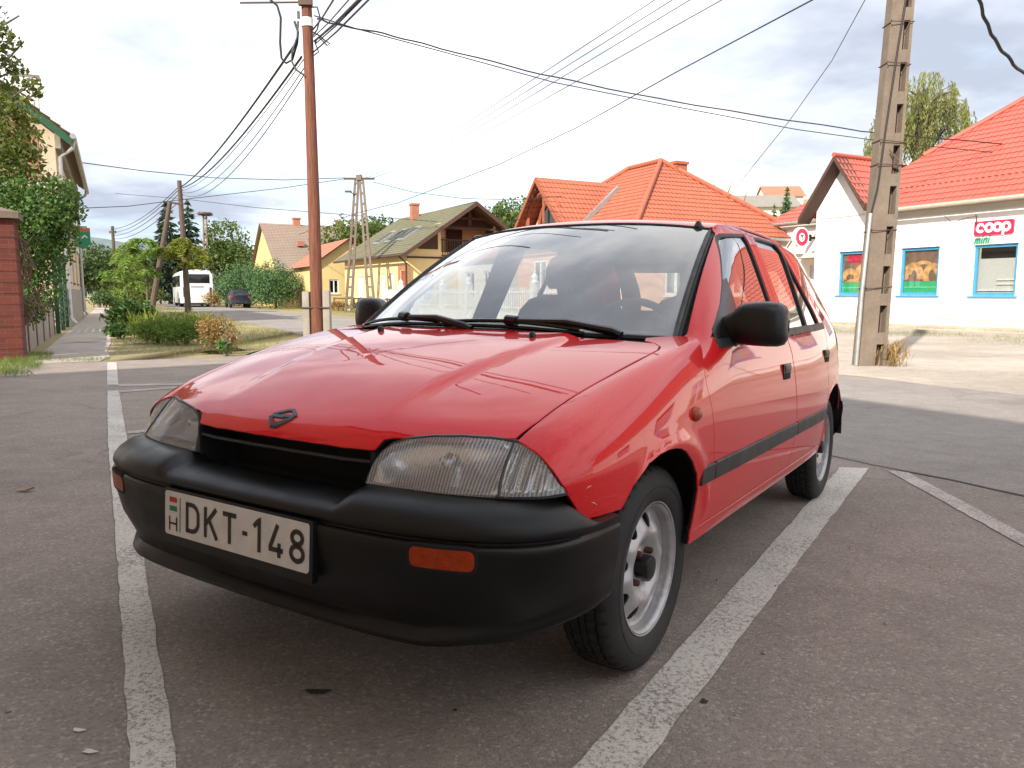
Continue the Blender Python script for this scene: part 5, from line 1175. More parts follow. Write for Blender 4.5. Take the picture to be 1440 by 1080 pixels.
ftop = atY(158, 318, f1.y); b = MB(); b.tube([(ftop.x, f1.y, 0), ftop], [.2, .15], 8); b.box(ftop-Vector((0, 0, .6)), (.7, .12, .25)); rel(b, 'shaft', M['old_wood'], fp_)
def ladder_leg(mb, a, c, w0, w1, th=.10, nr=13):
    a, c = Vector(a), Vector(c); side = Vector((1, 0, 0))
    for sg_ in (-1, 1): mb.tube([a+side*sg_*w0/2, c+side*sg_*w1/2], [th*1.05, th*.75], 4)
    for i in range(nr): t = (i+.5)/nr; p = a.lerp(c, t); w = w0+(w1-w0)*t; mb.tube([p-side*w/2, p+side*w/2], [th*.8, th*.8], 4)
lp = empty('lattice_pole', (G(490, 439)+G(523, 440))*.5, 0, 'two legged concrete lattice pole standing before the yellow house', 'utility pole'); lo = lp.location
lt = atY(505, 250, lo.y)
for (px, py), dx in (((490, 439), -.12), ((523, 440), .12)):
    a = G(px, py); b = MB(); ladder_leg(b, a, Vector((lt.x+dx, lo.y, lt.z)), .34, .18); rel(b, 'leg', M['concrete'], lp, smooth=0)
b = MB(); b.box(lt+Vector((0, 0, -.05)), (1.75, .12, .10)); rel(b, 'crossarm', M['iron'], lp, smooth=0)
for dx in (-.8, -.55, .55, .8):
    b = MB(); b.lathe([(.02, 0), (.05, .06), (.05, .14), (.02, .2), (0, .2)], 8, 'Z', tuple(lt+Vector((dx, 0, .0)))); rel(b, 'insulator', M['white_frame'], lp)
b = MB(); b.box(lt, (.32, .28, .30)); rel(b, 'pole_cap', M['concrete'], lp, smooth=0)
b = MB(); b.tube([lt+Vector((-.2, 0, -.95)), lt+Vector((-.55, -.1, -.8))], .025, 6); b.box(lt+Vector((-.62, -.1, -.78)), (.36, .16, .09), 0); rel(b, 'street_light', M['iron'], lp)
n1 = SN(86, 9.5, 0, True); npx = atY(290, 400, n1.y); nt = atY(288, 303, n1.y); npo = empty('nest_pole', (npx.x, n1.y, n1.z), 0, 'concrete pole topped by a wide stork nest of twigs', 'utility pole')
b = MB(); ladder_leg(b, (npx.x, n1.y, n1.z), nt, .55, .30, .13, 15); rel(b, 'shaft', M['concrete'], npo, smooth=0)
b = MB()
for _ in range(420):
    a = RNG.uniform(0, 2*PI); rr_ = RNG.uniform(.2, .78); p = nt+Vector((rr_*math.cos(a), rr_*math.sin(a), RNG.uniform(0, .30))); d = Vector((-math.sin(a)+RNG.normal(0, .5), math.cos(a)+RNG.normal(0, .5), RNG.normal(0, .25))).normalized()*RNG.uniform(.2, .5); b.tube([p-d*.5, p+d*.5], .014, 3, cap=False)
b.lathe([(0, .05), (.7, .10), (.75, .2), (.4, .3), (0, .28)], 16, 'Z', tuple(nt)); rel(b, 'nest', M['vine'], npo, smooth=0)
# ---------------------------------------------------------------- overhead cables
pk = lambda px, py, Y: atY(px, py, Y)
oy = o.y
W = 'overhead cables down the street'
for i, (pa, qa, pb_, qb, r, sg_, lab) in enumerate(((418, 58, 256, 262, .022, .35, 'thick topmost cable from the wooden pole to the timber pole'), (424, 80, 257, 264, .02, .5, 'second thick cable from the wooden pole to the timber pole'), (428, 82, 257, 268, .008, .55, 'thin cable just below the two thick ones'), (430, 92, 257, 271, .009, .8, 'thin low cable sagging between the wooden and timber poles'), (432, 98, 257, 274, .010, 1.0, 'lowest sagging cable between the wooden and timber poles'))):
    cable([pk(pa, qa, oy), pk(pb_, qb, ao.y)], r, 'overhead_cable', lab, W, sag=sg_)
for i, (qa, qb, x2, y2) in enumerate(((264, 322, 156, 322), (268, 326, 157, 327), (274, 332, 160, 331), (285, 336, 160, 336))):
    cable([pk(250, qa, ao.y), pk(x2, y2, f1.y)], .016, 'overhead_cable', ['topmost of four cables between the timber pole and the distant pole', 'second of four cables between the timber pole and the distant pole', 'third of four cables between the timber pole and the distant pole', 'lowest of four cables between the timber pole and the distant pole'][i], W, sag=.6)
Wb = 'cables rising over the parking lot'
for i, (pa, qa, pb_, r) in enumerate(((440, 42, 470, .012), (441, 52, 492, .008), (442, 58, 506, .016), (443, 62, 510, .010), (440, 74, 520, .012))):
    a_ = pk(pa, qa, oy); mid = pk(pb_, -2, oy-4.2); cable([a_, a_.lerp(mid, .5)-Vector((0, 0, .03)), mid, mid+(mid-a_)*1.6], r, 'overhead_cable', ['leftmost cable rising from the wooden pole over the lot', 'second cable from the left rising from the wooden pole over the lot', 'thickest cable rising from the wooden pole over the lot', 'fourth cable from the left rising from the wooden pole over the lot', 'rightmost cable rising from the wooden pole over the lot'][i], Wb)
Ws = 'cables from the wooden pole to the shop'
cable([pk(446, 26, oy), pk(470, 34, 18.2), pk(540, 47, 19.3), pk(620, 68, 20.5), pk(760, 104, 22.5), pk(900, 134, 23.6), pk(1050, 160, 24.6), pk(1210, 184, 25.6), pk(1320, 195, 26.2), pk(1437, 204, 26.8)], .014, 'overhead_cable', 'twisted upper cable from the wooden pole to the shop roof', Ws, twist=.012)
cable([pk(442, 22, oy), pk(500, 40, 18.6), pk(620, 72, 20.4), pk(780, 116, 22.4), pk(950, 150, 23.6), pk(1120, 182, 24.8), pk(1250, 200, 25.8), pk(1445, 219, 26.9)], .010, 'overhead_cable', 'straight lower cable from the wooden pole to the shop roof', Ws)
ly = lo.y
cable([pk(110, 228, 30), pk(200, 240, 36), pk(300, 250, 40), pk(400, 253, 43), pk(486, 250, ly)], .014, 'overhead_cable', 'cable from the cream house to the lattice pole top', 'cables to the lattice pole')
cable([pk(109, 293, 30), pk(180, 290, 36), pk(270, 279, 40), pk(400, 264, 43), pk(488, 251, ly)], .012, 'overhead_cable', 'low thin cable from the cream house rising to the lattice pole', 'cables to the lattice pole')
cable([pk(525, 256, ly), pk(580, 270, 41), pk(650, 279, 38), pk(720, 281, 35), pk(790, 276, 32)], .010, 'overhead_cable', 'sagging cable from the lattice pole to the orange roofed house', 'cables to the lattice pole')
cable([pk(162, 272, 60), pk(260, 280, 55), pk(360, 292, 50), pk(500, 303, 46), pk(620, 312, 45)], .012, 'overhead_cable', 'thin cable passing behind the lattice pole to the yellow house roof', 'cables to the lattice pole')
cable([pk(420, 330, 46), pk(500, 300, ly), pk(560, 285, 38), pk(700, 232, 30), pk(810, 180, 25), pk(950, 102, 20), pk(1146, -2, 14)], .010, 'overhead_cable', 'long thin cable rising from the lattice pole to the upper right', 'high thin wires')
for i, (x0, y0, x1) in enumerate(((505, 246, 925), (512, 246, 950), (514, 250, 975), (520, 252, 1020))):
    a_, c_ = pk(x0, y0, ly), pk(x1, -3, 17); cable([a_, a_.lerp(c_, .5)-Vector((0, 0, .5)), c_, c_+(c_-a_)*.2], .0055, 'overhead_wire', ['leftmost of four faint wires rising from the lattice pole', 'second of four faint wires rising from the lattice pole', 'third of four faint wires rising from the lattice pole', 'rightmost of four faint wires rising from the lattice pole'][i], 'high thin wires', 'wire')
cable([pk(1025, 276, 30), pk(1110, 170, 24), pk(1170, 85, 20), pk(1218, -3, 17)], .006, 'overhead_wire', 'single thin wire running steeply down behind the car roof', 'high thin wires', 'wire')
cable([pk(1376, -4, 9), pk(1386, 30, 9.2), pk(1402, 62, 9.4), pk(1425, 90, 9.6), pk(1460, 122, 10), pk(1560, 190, 11), pk(1750, 262, 13), pk(2000, 310, 16), SN(4, 24.9, 3.5)], .014, 'overhead_cable', 'thick twisted cable drooping at the top right corner', 'high thin wires', twist=.012)
# ---------------------------------------------------------------- yellow house
yh = empty('yellow_house', SN(45, 17, 0, True), 0, 'yellow house with mossy green roof, timber gable and balcony', 'house')
zy = -.25
FL = Facade((51.6, 14.1), (40.8, 14.7), -1)
if np.dot(FL.i, NN2) < 0: FL.i = -FL.i
uu = lambda px: float(np.clip((lambda s: (51.6-s)*FL.L/10.8)(to_sn_line(px)), .1, FL.L-.1))
def to_sn_line(px):
    d = ray(px, 400)[:2]; a, dd = FL.a, FL.d; A = np.array([[d[0], -dd[0]], [d[1], -dd[1]]]); t, u = np.linalg.solve(A, a); return 51.6-u*10.8/FL.L
wl = [(uu(478), uu(484), .9, 2.1), (uu(503), uu(512), .8, 2.1), (uu(536), uu(542), .6, 2.2), (uu(547), uu(553), .6, 2.2)]
dl = (uu(563), uu(573), zy+.05, 2.3)
b = MB(); FL.wall(b, 0, FL.L, zy, 3.35, wl+[dl], .14)
FG = Facade((40.8, 14.7), (40.8, 22.5), 1)
if np.dot(FG.i, TT) < 0: FG.i = -FG.i
gl = [(.95, 1.55, .7, 1.9), (4.2, 5.6, .7, 1.9), (2.05, 5.4, 3.0, 5.05)]
FG.wall(b, 0, 7.8, zy, 3.35, gl[:2], .14); b.add([FG.p(0, 3.35), FG.p(2.05, 3.35), FG.p(2.05, 4.85), FG.p(0, 3.5)], [(0, 1, 2, 3)]); b.add([FG.p(5.4, 3.35), FG.p(7.8, 3.35), FG.p(7.8, 3.45), FG.p(5.4, 4.95)], [(0, 1, 2, 3)])
b.add([FG.p(2.05, 3.2, 1.5), FG.p(5.6, 3.2, 1.5), FG.p(5.6, 4.75, 1.5), FG.p(3.9, 5.85, 1.5), FG.p(2.05, 4.75, 1.5)], [(0, 1, 2, 3, 4)]); b.add([FG.p(2.05, 3.2), FG.p(2.05, 3.2, 1.5), FG.p(2.05, 5.0, 1.5), FG.p(2.05, 5.0)], [(0, 1, 2, 3)]); b.add([FG.p(2.05, 3.2), FG.p(5.6, 3.2), FG.p(5.6, 3.2, 1.5), FG.p(2.05, 3.2, 1.5)], [(0, 1, 2, 3)])
rel(b, 'wall', M['yellow'], yh, smooth=0)
b = MB(); FG.bar(b, -.02, 7.8, 2.98, 3.08, -.05, -.002); rel(b, 'string_course', M['dark_wood'], yh, smooth=0)
for w in wl: FL.window(yh, *w, M['white_frame'], M['curtain'], w=.06, mull=(), sill=True, dep=.05)
dr = FL.window(yh, *dl, M['red_door'], M['red_door'], w=.12, mull=(.5,), cross=(.5,), dep=.06); dr.name = 'front_door'
b = MB()
for (a, c) in ((dl[0]-.28, dl[0]-.004), (dl[1]+.004, dl[1]+.28)): FL.bar(b, a, c, zy, 2.35, -.03, .06)
FL.bar(b, dl[0]-.28, dl[1]+.28, 2.352, 2.6, -.03, .06); rel(b, 'door_surround', M['brick_or'], yh, smooth=0)
for w in gl[:2]: FG.window(yh, *w, M['dark_wood'], M['pane'], w=.10, mull=(.5,), dep=.05)
b = MB(); pq = [(.62, 3.5), (1.85, 3.5), (1.85, 4.55), (.62, 3.78)]; b.add([FG.p(*q, -.03) for q in pq]+[FG.p(*q, -.002) for q in pq], [(0, 1, 2, 3), (0, 1, 5, 4), (1, 2, 6, 5), (2, 3, 7, 6), (3, 0, 4, 7)]); rel(b, 'gable_panel', M['dark_wood'], yh, smooth=0)
b = MB(); FG.bar(b, 3.0, 4.0, 3.22, 5.0, 1.42, 1.49); rel(b, 'balcony_door', M['dark_wood'], yh, smooth=0)
b = MB(); FG.bar(b, 2.06, 5.39, 4.02, 4.09, -.04, .04); FG.bar(b, 2.06, 5.39, 3.12, 3.18, -.04, .04)
for k in range(22): FG.bar(b, 2.12+k*.15, 2.17+k*.15, 3.182, 4.018, -.02, .02)
rel(b, 'balcony_rail', M['dark_wood'], yh, smooth=0)
b = MB(); FG.bar(b, 2.15, 2.75, 4.3, 4.75, 1.2, 1.48); rel(b, 'air_conditioner', M['white_frame'], yh, bevel=.03)
ap1, ap0 = 3.85, 6.15
b = MB(); b.add([FG.p(1.9, 4.75, .6), FG.p(5.8, 4.75, .6), FG.p(ap1, ap0-.15, .6)], [(0, 1, 2)]); FG.bar(b, 1.75, 5.95, 4.66, 4.82, -.05, .08); FG.bar(b, 2.75, 4.95, 5.25, 5.36, -.05, .05); FG.bar(b, ap1-.09, ap1+.09, 4.902, 5.8, -.05, .05); rel(b, 'gable_timber', M['dark_wood'], yh, smooth=0)
ey = lambda s, n, z: np.array(SN(s, n, z))
b = MB(); roof_plane(b, ey(52.2, 13.55, 3.2), ey(39.9, 14.2, 3.2), ey(51.5, 18.1, 6.2), ey(39.9, 18.6, 6.2), course=.26, pitch=.5, step=.02, wave=0., cols=2); roof_plane(b, ey(39.9, 23.0, 3.2), ey(52.2, 22.6, 3.2), ey(39.9, 18.6, 6.2), ey(51.5, 18.1, 6.2), course=.26, pitch=.5, step=.02, wave=0., cols=2); rel(b, 'roof', M['roof_green'], yh, smooth=30, fixn=False)
for n0, z0 in ((14.15, 3.17), (23.0, 3.17)):
    p0, p1 = ey(39.85, n0, z0), ey(39.85, 18.6, 6.2); up = np.array([0, 0, -.24]); inn = np.array([*(TT*.08), 0])
    b = MB(); b.add([p0, p1, p1+up, p0+up, p0+inn, p1+inn, p1+up+inn, p0+up+inn], [(0, 1, 2, 3), (7, 6, 5, 4), (0, 4, 5, 1), (1, 5, 6, 2), (2, 6, 7, 3), (3, 7, 4, 0)]); rel(b, 'verge_board', M['dark_wood'], yh, smooth=0)
b = MB(); b.tube([ey(52.2, 13.5, 3.12), ey(39.9, 14.12, 3.1)], .07, 8); b.tube([ey(40.6, 14.15, 3.05), ey(40.75, 14.6, 2.7), ey(40.74, 14.62, 0)], .05, 8); rel(b, 'gutter', M['iron'], yh)
def chimney(root, P, w, h, mat, flues=0):
    b = MB(); P = Vector(P); b.box(P+Vector((0, 0, h/2-.3)), (w, w, h+.6), RZT); b.box(P+Vector((0, 0, h+.06)), (w*1.2, w*1.2, .12), RZT); rel(b, 'chimney', mat, root, smooth=0)
chimney(yh, ey(47.6, 17.7, 5.75), .48, .95, M['roof_rust'])
def yroof(u, v, h=0.):
    a = ey(52.2, 13.55, 3.2)*(1-u)+ey(39.9, 14.2, 3.2)*u; c = ey(51.5, 18.1, 6.2)*(1-u)+ey(39.9, 18.6, 6.2)*u; return a*(1-v)+c*v+np.array([*(-NN2*.55), .83])*h
for k in range(3):
    ua, ub = .30+k*.17, .30+k*.17+.075; qd = [(ua, .30), (ub, .30), (ub, .58), (ua, .58)]
    b = MB(); P = [yroof(*q, .11) for q in qd]; b.add([*P, *[yroof(*q, -.02) for q in qd]], [(0, 1, 2, 3), (0, 4, 5, 1), (1, 5, 6, 2), (2, 6, 7, 3), (3, 7, 4, 0)]); sk = rel(b, 'skylight', M['metal'], yh, smooth=0)
    c = sum(P)/4; b = MB(); b.add([c+(q-c)*.80+np.array([*(-NN2*.006), .009]) for q in P], [(0, 1, 2, 3)]); sub(b, 'pane', M['room'], yh, sk, smooth=0, fixn=False)
# neighbour: low annex and the brown roofed house further left
def simple_house(name, label, s0, s1, n0, n1, ez, rz_, wallm, roofm, ridge='s', over=.35, zb=-.3, course=.3, wins=(), gablem=None):
    """gable house; ridge along s or along n; walls closed all round, windows on the near long wall (n0) and near end (s0)"""
    root = empty(name, SN((s0+s1)/2, (n0+n1)/2, 0, True), 0, label, 'house'); e = lambda s, n, z: np.array(SN(s, n, z))
    f0 = Facade((s1, n0), (s0, n0), 1); f0.i = NN2 if n1 > n0 else -NN2; f1 = Facade((s0, n0), (s0, n1), 1); f1.i = TT
    w0 = [w[1:] for w in wins if w[0] == 0]; w1 = [w[1:] for w in wins if w[0] == 1]
    b = MB(); f0.wall(b, 0, f0.L, zb, ez, w0, .12); f1.wall(b, 0, f1.L, zb, ez, w1, .12)
    b.add([e(s1, n0, zb), e(s1, n1, zb), e(s1, n1, ez), e(s1, n0, ez)], [(0, 1, 2, 3)]); b.add([e(s0, n1, zb), e(s1, n1, zb), e(s1, n1, ez), e(s0, n1, ez)], [(0, 1, 2, 3)])
    nm, sm = (n0+n1)/2, (s0+s1)/2
    if ridge == 's':
        for s_ in (s0, s1): b.add([e(s_, n0, ez), e(s_, n1, ez), e(s_, nm, rz_-.1)], [(0, 1, 2)])
        A = [(e(s1+over, n0-over*np.sign(n1-n0), ez-.1), e(s0-over, n0-over*np.sign(n1-n0), ez-.1), e(s1+over, nm, rz_), e(s0-over, nm, rz_)), (e(s0-over, n1+over*np.sign(n1-n0), ez-.1), e(s1+over, n1+over*np.sign(n1-n0), ez-.1), e(s0-over, nm, rz_), e(s1+over, nm, rz_))]
    else:
        for n_ in (n0, n1): b.add([e(s0, n_, ez), e(s1, n_, ez), e(sm, n_, rz_-.1)], [(0, 1, 2)])
        A = [(e(s0-over, n0-over, ez-.1), e(s0-over, n1+over, ez-.1), e(sm, n0-over, rz_), e(sm, n1+over, rz_)), (e(s1+over, n1+over, ez-.1), e(s1+over, n0-over, ez-.1), e(sm, n1+over, rz_), e(sm, n0-over, rz_))]
    rel(b, 'wall', M[wallm], root, smooth=0)
    b = MB()
    for a in A: roof_plane(b, *a, course=course, pitch=.3, step=.025, wave=.012, cols=3)
    rel(b, 'roof', M[roofm], root, smooth=35, fixn=False)
    for f, ws in ((f0, w0), (f1, w1)):
        for w in ws: f.window(root, *w, M['white_frame'], M['pane'], w=.08, sill=True, dep=.05, room=M['room'])
    return root, e
r_, e_ = simple_house('brown_roofed_house', 'distant house with a weathered brown tiled roof and two chimneys', 66, 80, 12.5, 22, 3.0, 7.4, 'yellow2', 'roof_brown', 'n', wins=[(0, 3, 4.2, .8, 2.2), (0, 8, 9.2, .8, 2.2)])
chimney(r_, e_(73, 15.5, 7.1), .6, .8, M['roof_rust']); chimney(r_, e_(73, 19.5, 7.1), .6, .7, M['roof_rust']); 
b = MB(); b.box(e_(69.4, 15.0, 5.4), (.7, .6, .4), RZT); rel(b, 'roof_hatch', M['roof_rust'], r_, smooth=0)
r_, e_ = simple_house('yellow_annex', 'dull yellow outbuilding with a rusty red roof left of the wooden pole', 54, 61, 12.6, 17.5, 3.0, 4.9, 'yellow2', 'roof_rust', 's', wins=[(1, 1.0, 1.7, 1.0, 2.0)])
r_, e_ = simple_house('dim_yellow_house', 'plain yellow house half hidden behind the wooden pole', 53.2, 60, 18.0, 25, 3.6, 5.0, 'yellow', 'roof_brown', 's', wins=[(1, 1.2, 2.2, 1.4, 2.4)])
# ---------------------------------------------------------------- orange roofed house, seen over and through the car
oh = empty('orange_roofed_house', SN(29, 22, 0, True), 0, 'peach house with a large orange hipped tile roof and arched gable', 'house')
eo = lambda s, n, z: np.array(SN(s, n, z))
FO = Facade((34.2, 18.2), (24.3, 18.2), 1); FO.i = NN2
ow = [(4.6, 5.7, .9, 2.6), (7.2, 8.3, .9, 2.6)]
b = MB(); FO.wall(b, 0, FO.L, -.3, 3.45, [(1.6, 2.9, .9, 2.6)]+ow, .14); FO2 = Facade((24.3, 18.2), (24.3, 26.2), 1); FO2.i = TT; ow2 = [(1.4, 2.6, .9, 2.6), (5.0, 6.2, .9, 2.6)]; FO2.wall(b, 0, 8, -.3, 3.45, ow2, .14); b.add([eo(34.2, 18.2, -.3), eo(34.2, 26.2, -.3), eo(34.2, 26.2, 3.45), eo(34.2, 18.2, 3.45)], [(0, 1, 2, 3)])
b.add([eo(32.9, 18.1, 3.45), eo(28.3, 18.1, 3.45), eo(30.6, 18.1, 6.0)], [(0, 1, 2)]); rel(b, 'wall', M['peach'], oh, smooth=0)
b = MB(); FO.bar(b, 0, FO.L, -.3, .35, -.03, -.002); rel(b, 'plinth', M['plinth'], oh, smooth=0)
for w in [(1.6, 2.9, .9, 2.6)]+ow: FO.window(oh, *w, M['white_frame'], M['pane'], w=.12, sill=True, dep=.03, room=M['curtain'])
for w in ow2: FO2.window(oh, *w, M['white_frame'], M['pane'], w=.12, sill=True, dep=.03, room=M['curtain'])
o_ = dict(course=.33, pitch=.22, step=.03, wave=.016, cols=4)
b = MB(); roof_plane(b, eo(34.8, 17.6, 3.35), eo(23.7, 17.6, 3.35), eo(30.4, 22.2, 6.85), eo(28.0, 22.2, 6.85), **o_); roof_plane(b, eo(23.7, 17.6, 3.35), eo(23.7, 26.8, 3.35), eo(28.0, 22.15, 6.85), eo(28.0, 22.25, 6.85), **o_)
b.add([eo(34.8, 26.8, 3.35), eo(34.8, 17.6, 3.35), eo(30.4, 22.2, 6.82)], [(0, 1, 2)]); b.add([eo(34.8, 26.8, 3.35), eo(23.7, 26.8, 3.35), eo(28.0, 22.2, 6.82), eo(30.4, 22.2, 6.82)], [(0, 1, 2, 3)])
rel(b, 'roof', M['roof_orange'], oh, smooth=35, fixn=False)
b = MB(); roof_plane(b, eo(28.0, 17.2, 3.55), eo(28.0, 22, 3.55), eo(30.6, 17.2, 6.2), eo(30.6, 22, 6.2), **o_); roof_plane(b, eo(33.2, 22, 3.55), eo(33.2, 17.2, 3.55), eo(30.6, 22, 6.2), eo(30.6, 17.2, 6.2), **o_); rel(b, 'gable_roof', M['roof_orange'], oh, smooth=35, fixn=False)
for s_, z_ in ((33.3, 3.42), (27.9, 3.42)):
    p0, p1 = eo(s_, 17.15, z_), eo(30.6, 17.15, 6.2); up = np.array([0, 0, -.22]); inn = np.array([*(NN2*.07), 0]); b = MB(); b.add([p0, p1, p1+up, p0+up, p0+inn, p1+inn, p1+up+inn, p0+up+inn], [(0, 1, 2, 3), (7, 6, 5, 4), (0, 4, 5, 1), (1, 5, 6, 2), (2, 6, 7, 3), (3, 7, 4, 0)]); rel(b, 'verge_board', M['red_door'], oh, smooth=0)
b = MB(); ar = [(30.6+1.05*math.cos(R(a)), 4.0+1.2*math.sin(R(a))) for a in range(0, 181, 12)]
b.tube([eo(s_, 18.0, z_) for s_, z_ in ar], .10, 6); b.tube([eo(30.6+1.55*math.cos(R(a)), 17.6, 3.9+1.65*math.sin(R(a))) for a in range(0, 181, 12)], .08, 6)
for s_ in (29.2, 30.6, 32.0): b.tube([eo(s_, 17.6, 3.4), eo(s_, 17.6, 4.9 if s_ != 30.6 else 6.0)], .07, 4)
rel(b, 'gable_arch', M['red_door'], oh)
b = MB(); P = [eo(s_, 18.07, z_) for s_, z_ in ar]; b.add(P, [tuple(range(len(P)))]); rel(b, 'arched_window', M['room'], oh, smooth=0)
for pa, pb_ in (((23.7, 17.6, 3.45), (28.0, 22.2, 6.95)), ((28.0, 22.2, 6.95), (30.4, 22.2, 6.95)), ((23.7, 26.8, 3.45), (28.0, 22.2, 6.95)), ((30.4, 22.2, 6.95), (34.8, 17.6, 3.45))):
    b = MB(); b.tube([eo(*pa), eo(*pb_)], .11, 8); rel(b, 'ridge_tiles', M['roof_orange'], oh)
b = MB(); b.tube([eo(28.2, 17.75, 3.62), eo(29.0, 20.6, 5.75)], .13, 4); rel(b, 'valley_flashing', M['metal'], oh, smooth=0)
chimney(oh, eo(27.7, 22.9, 6.45), .62, .30, M['roof_orange'])
b = MB(); b.tube([eo(23.6, 26.6, 3.25), eo(23.9, 26.3, 3.0), eo(24.1, 26.28, 0)], .05, 8); b.tube([eo(34.8, 17.55, 3.28), eo(23.65, 17.55, 3.28), eo(23.65, 26.8, 3.26)], .06, 8); rel(b, 'gutter', M['metal'], oh)
# low pale house and its white fence, seen through the windscreen
r_, e_ = simple_house('pale_house', 'low pale cream house seen through the windscreen of the car', 35.5, 44, 17.8, 24, 2.9, 3.9, 'pale', 'roof_orange', 's', wins=[(0, 1.2, 2.6, .6, 2.2), (0, 4.2, 5.4, .8, 2.2), (0, 6.6, 7.4, .8, 2.2)])
wf = empty('white_fence', SN(36, 13.2, 0, True), 0, 'white ornamental fence seen through the windscreen of the car', 'fence')
Fw = Facade((41, 13.2), (18, 13.2), 1); Fw.i = NN2; z0 = -.25
for k in range(9):
    b = MB(); u_ = k*2.85; Fw.bar(b, u_, u_+.26, z0, 1.35, 0, .26); q = Fw.p(u_+.13, 1.35, .13); b.lathe([(.17, 0), (.17, .06), (.10, .1), (.13, .22), (.06, .34), (0, .36)], 8, 'Z', q); rel(b, 'fence_post', M['white_frame'], wf, smooth=30)
for k in range(8):
    b = MB(); u_ = k*2.85+.262; Fw.bar(b, u_, u_+2.58, z0, .25, .06, .20); Fw.bar(b, u_, u_+2.58, .42, .48, .10, .15); Fw.bar(b, u_, u_+2.58, 1.0, 1.06, .10, .15)
    for j in range(15): Fw.bar(b, u_+.1+j*.17, u_+.16+j*.17, .252, 1.12+.10*math.sin(PI*(j+.5)/15), .115, .14)
    rel(b, 'fence_panel', M['white_frame'], wf, smooth=0)
tf_ = empty('timber_fence', SN(43, 12.4, 0, True), 0, 'low weathered timber rail fence at the foot of the lattice pole', 'fence')
b = MB(); q = [G(x, y) for x, y in ((470, 436), (498, 437), (512, 438), (545, 441), (575, 443))]
b.tube([p+Vector((0, 0, .78)) for p in q], .055, 5); b.tube([p+Vector((0, 0, .35)) for p in q], .04, 5); rel(b, 'rail', M['old_wood'], tf_)
for p in q: b = MB(); b.tube([p, p+Vector((0, 0, .85))], .06, 6); rel(b, 'post', M['old_wood'], tf_)
# far small houses on the hillside to the right
def far_house(name, label, px, py, Y, w, h, rh, wallm, roofm):
    c = atY(px, py, Y); root = empty(name, c, 0, label, 'house'); b = MB(); b.box(c+Vector((0, 0, h/2-2)), (w, w*.8, h+4)); b.add([c+Vector((-w/2, -w*.4, h)), c+Vector((-w/2, w*.4, h)), c+Vector((-w/2, 0, h+rh))], [(0, 1, 2)]); b.add([c+Vector((w/2, -w*.4, h)), c+Vector((w/2, w*.4, h)), c+Vector((w/2, 0, h+rh))], [(0, 1, 2)]); rel(b, 'wall', M[wallm], root, smooth=0)
    b = MB()
    for sg_ in (-1, 1):
        P = [c+Vector((-w*.55, sg_*w*.47, h-.3)), c+Vector((w*.55, sg_*w*.47, h-.3)), c+Vector((w*.55, 0, h+rh)), c+Vector((-w*.55, 0, h+rh))]; b.add(P+[p+Vector((0, 0, .15)) for p in P], [(0, 1, 2, 3), (4, 5, 6, 7), (0, 1, 5, 4), (2, 3, 7, 6), (1, 2, 6, 5), (0, 3, 7, 4)])
    rel(b, 'roof', M[roofm], root, smooth=0); return root
far_house('hillside_house', 'small distant house with grey roof above the car roof', 1070, 302, 120, 9, 1.0, 1.8, 'pale', 'roof_grey'); r_ = far_house('hillside_house', 'small distant house with red roof behind the cone shaped tree', 1096, 287, 170, 8, 1.5, 2.2, 'pale', 'roof_rust')
# ---------------------------------------------------------------- left side: brick pillar, low wall, gate, cream house
bp_ = empty('brick_pillar', SN(14.45, -1.62, 0, True), 0, 'red brick gate pillar with concrete cap at the left edge', 'pillar')
c = bp_.location
b = MB(); b.box(c+Vector((0, 0, 1.0)), (.62, .62, 2.4), RZT)
for k in range(12): b.box(c+Vector((0, 0, .10+k*.172)), (.632, .632, .145), RZT)
rel(b, 'shaft', M['brick'], bp_, smooth=0)
b = MB(); b.box(c+Vector((0, 0, 2.26)), (.78, .78, .10), RZT); b.lathe([(.50, 2.31), (.05, 2.42), (0, 2.42)], 4, 'Z', c); rel(b, 'cap', M['concrete'], bp_, smooth=0)
lw_ = empty('low_wall', SN(19, -1.5, 0, True), 0, 'low wall of concrete panels between worn brick piers', 'wall')
for k in range(5):
    s_ = 15.0+k*1.75; b = MB(); b.box(SN(s_+.87, -1.52, .30), (1.40, .16, .9), RZT); b.box(SN(s_+.87, -1.52, .78), (1.44, .26, .08), RZT); rel(b, 'wall_panel', M['concrete2'], lw_, smooth=0)
    b = MB(); b.box(SN(s_+1.74, -1.52, .34), (.24, .17, 1.0), RZT); rel(b, 'brick_pier', M['brick'], lw_, smooth=0)
for k_, (s_, lab_) in enumerate(((21.5, 'added dark shrub behind the low wall that blocks sun stripes'), (25.8, 'added dark shrub behind the green gate that blocks sun stripes'))):
    q_ = SN(s_, -2.9, 0, True); tree('sun_block_shrub', lab_, 'bush', q_, [q_, q_+Vector((0, 0, .6)), q_+Vector((0, 0, 1.2))], [((q_.x+dx, q_.y+dy, q_.z+dz), (1.0, 1.0, .9)) for dx, dy, dz in ((0, 0, .8), (-.7, 1.2, 1.0), (.6, -1.2, .9), (0, 0, 1.8), (-.5, .9, 1.7))], 4200, .14, 'leaf_dark', None, -.5, 2., .5, part='foliage')  # shrubs added to keep sun stripes off the pavement
gt = empty('garden_gate', SN(25.6, -1.4, 0, True), 0, 'tall green slatted metal gate beside the cream house', 'gate')
Fg = Facade((23.8, -1.36), (28.6, -1.36), 1)
for u_ in (0, 2.35, 4.6):
    b = MB(); Fg.bar(b, u_, u_+.10, -.1, 2.25, -.05, .05); rel(b, 'gate_post', M['green_paint'], gt, smooth=0)
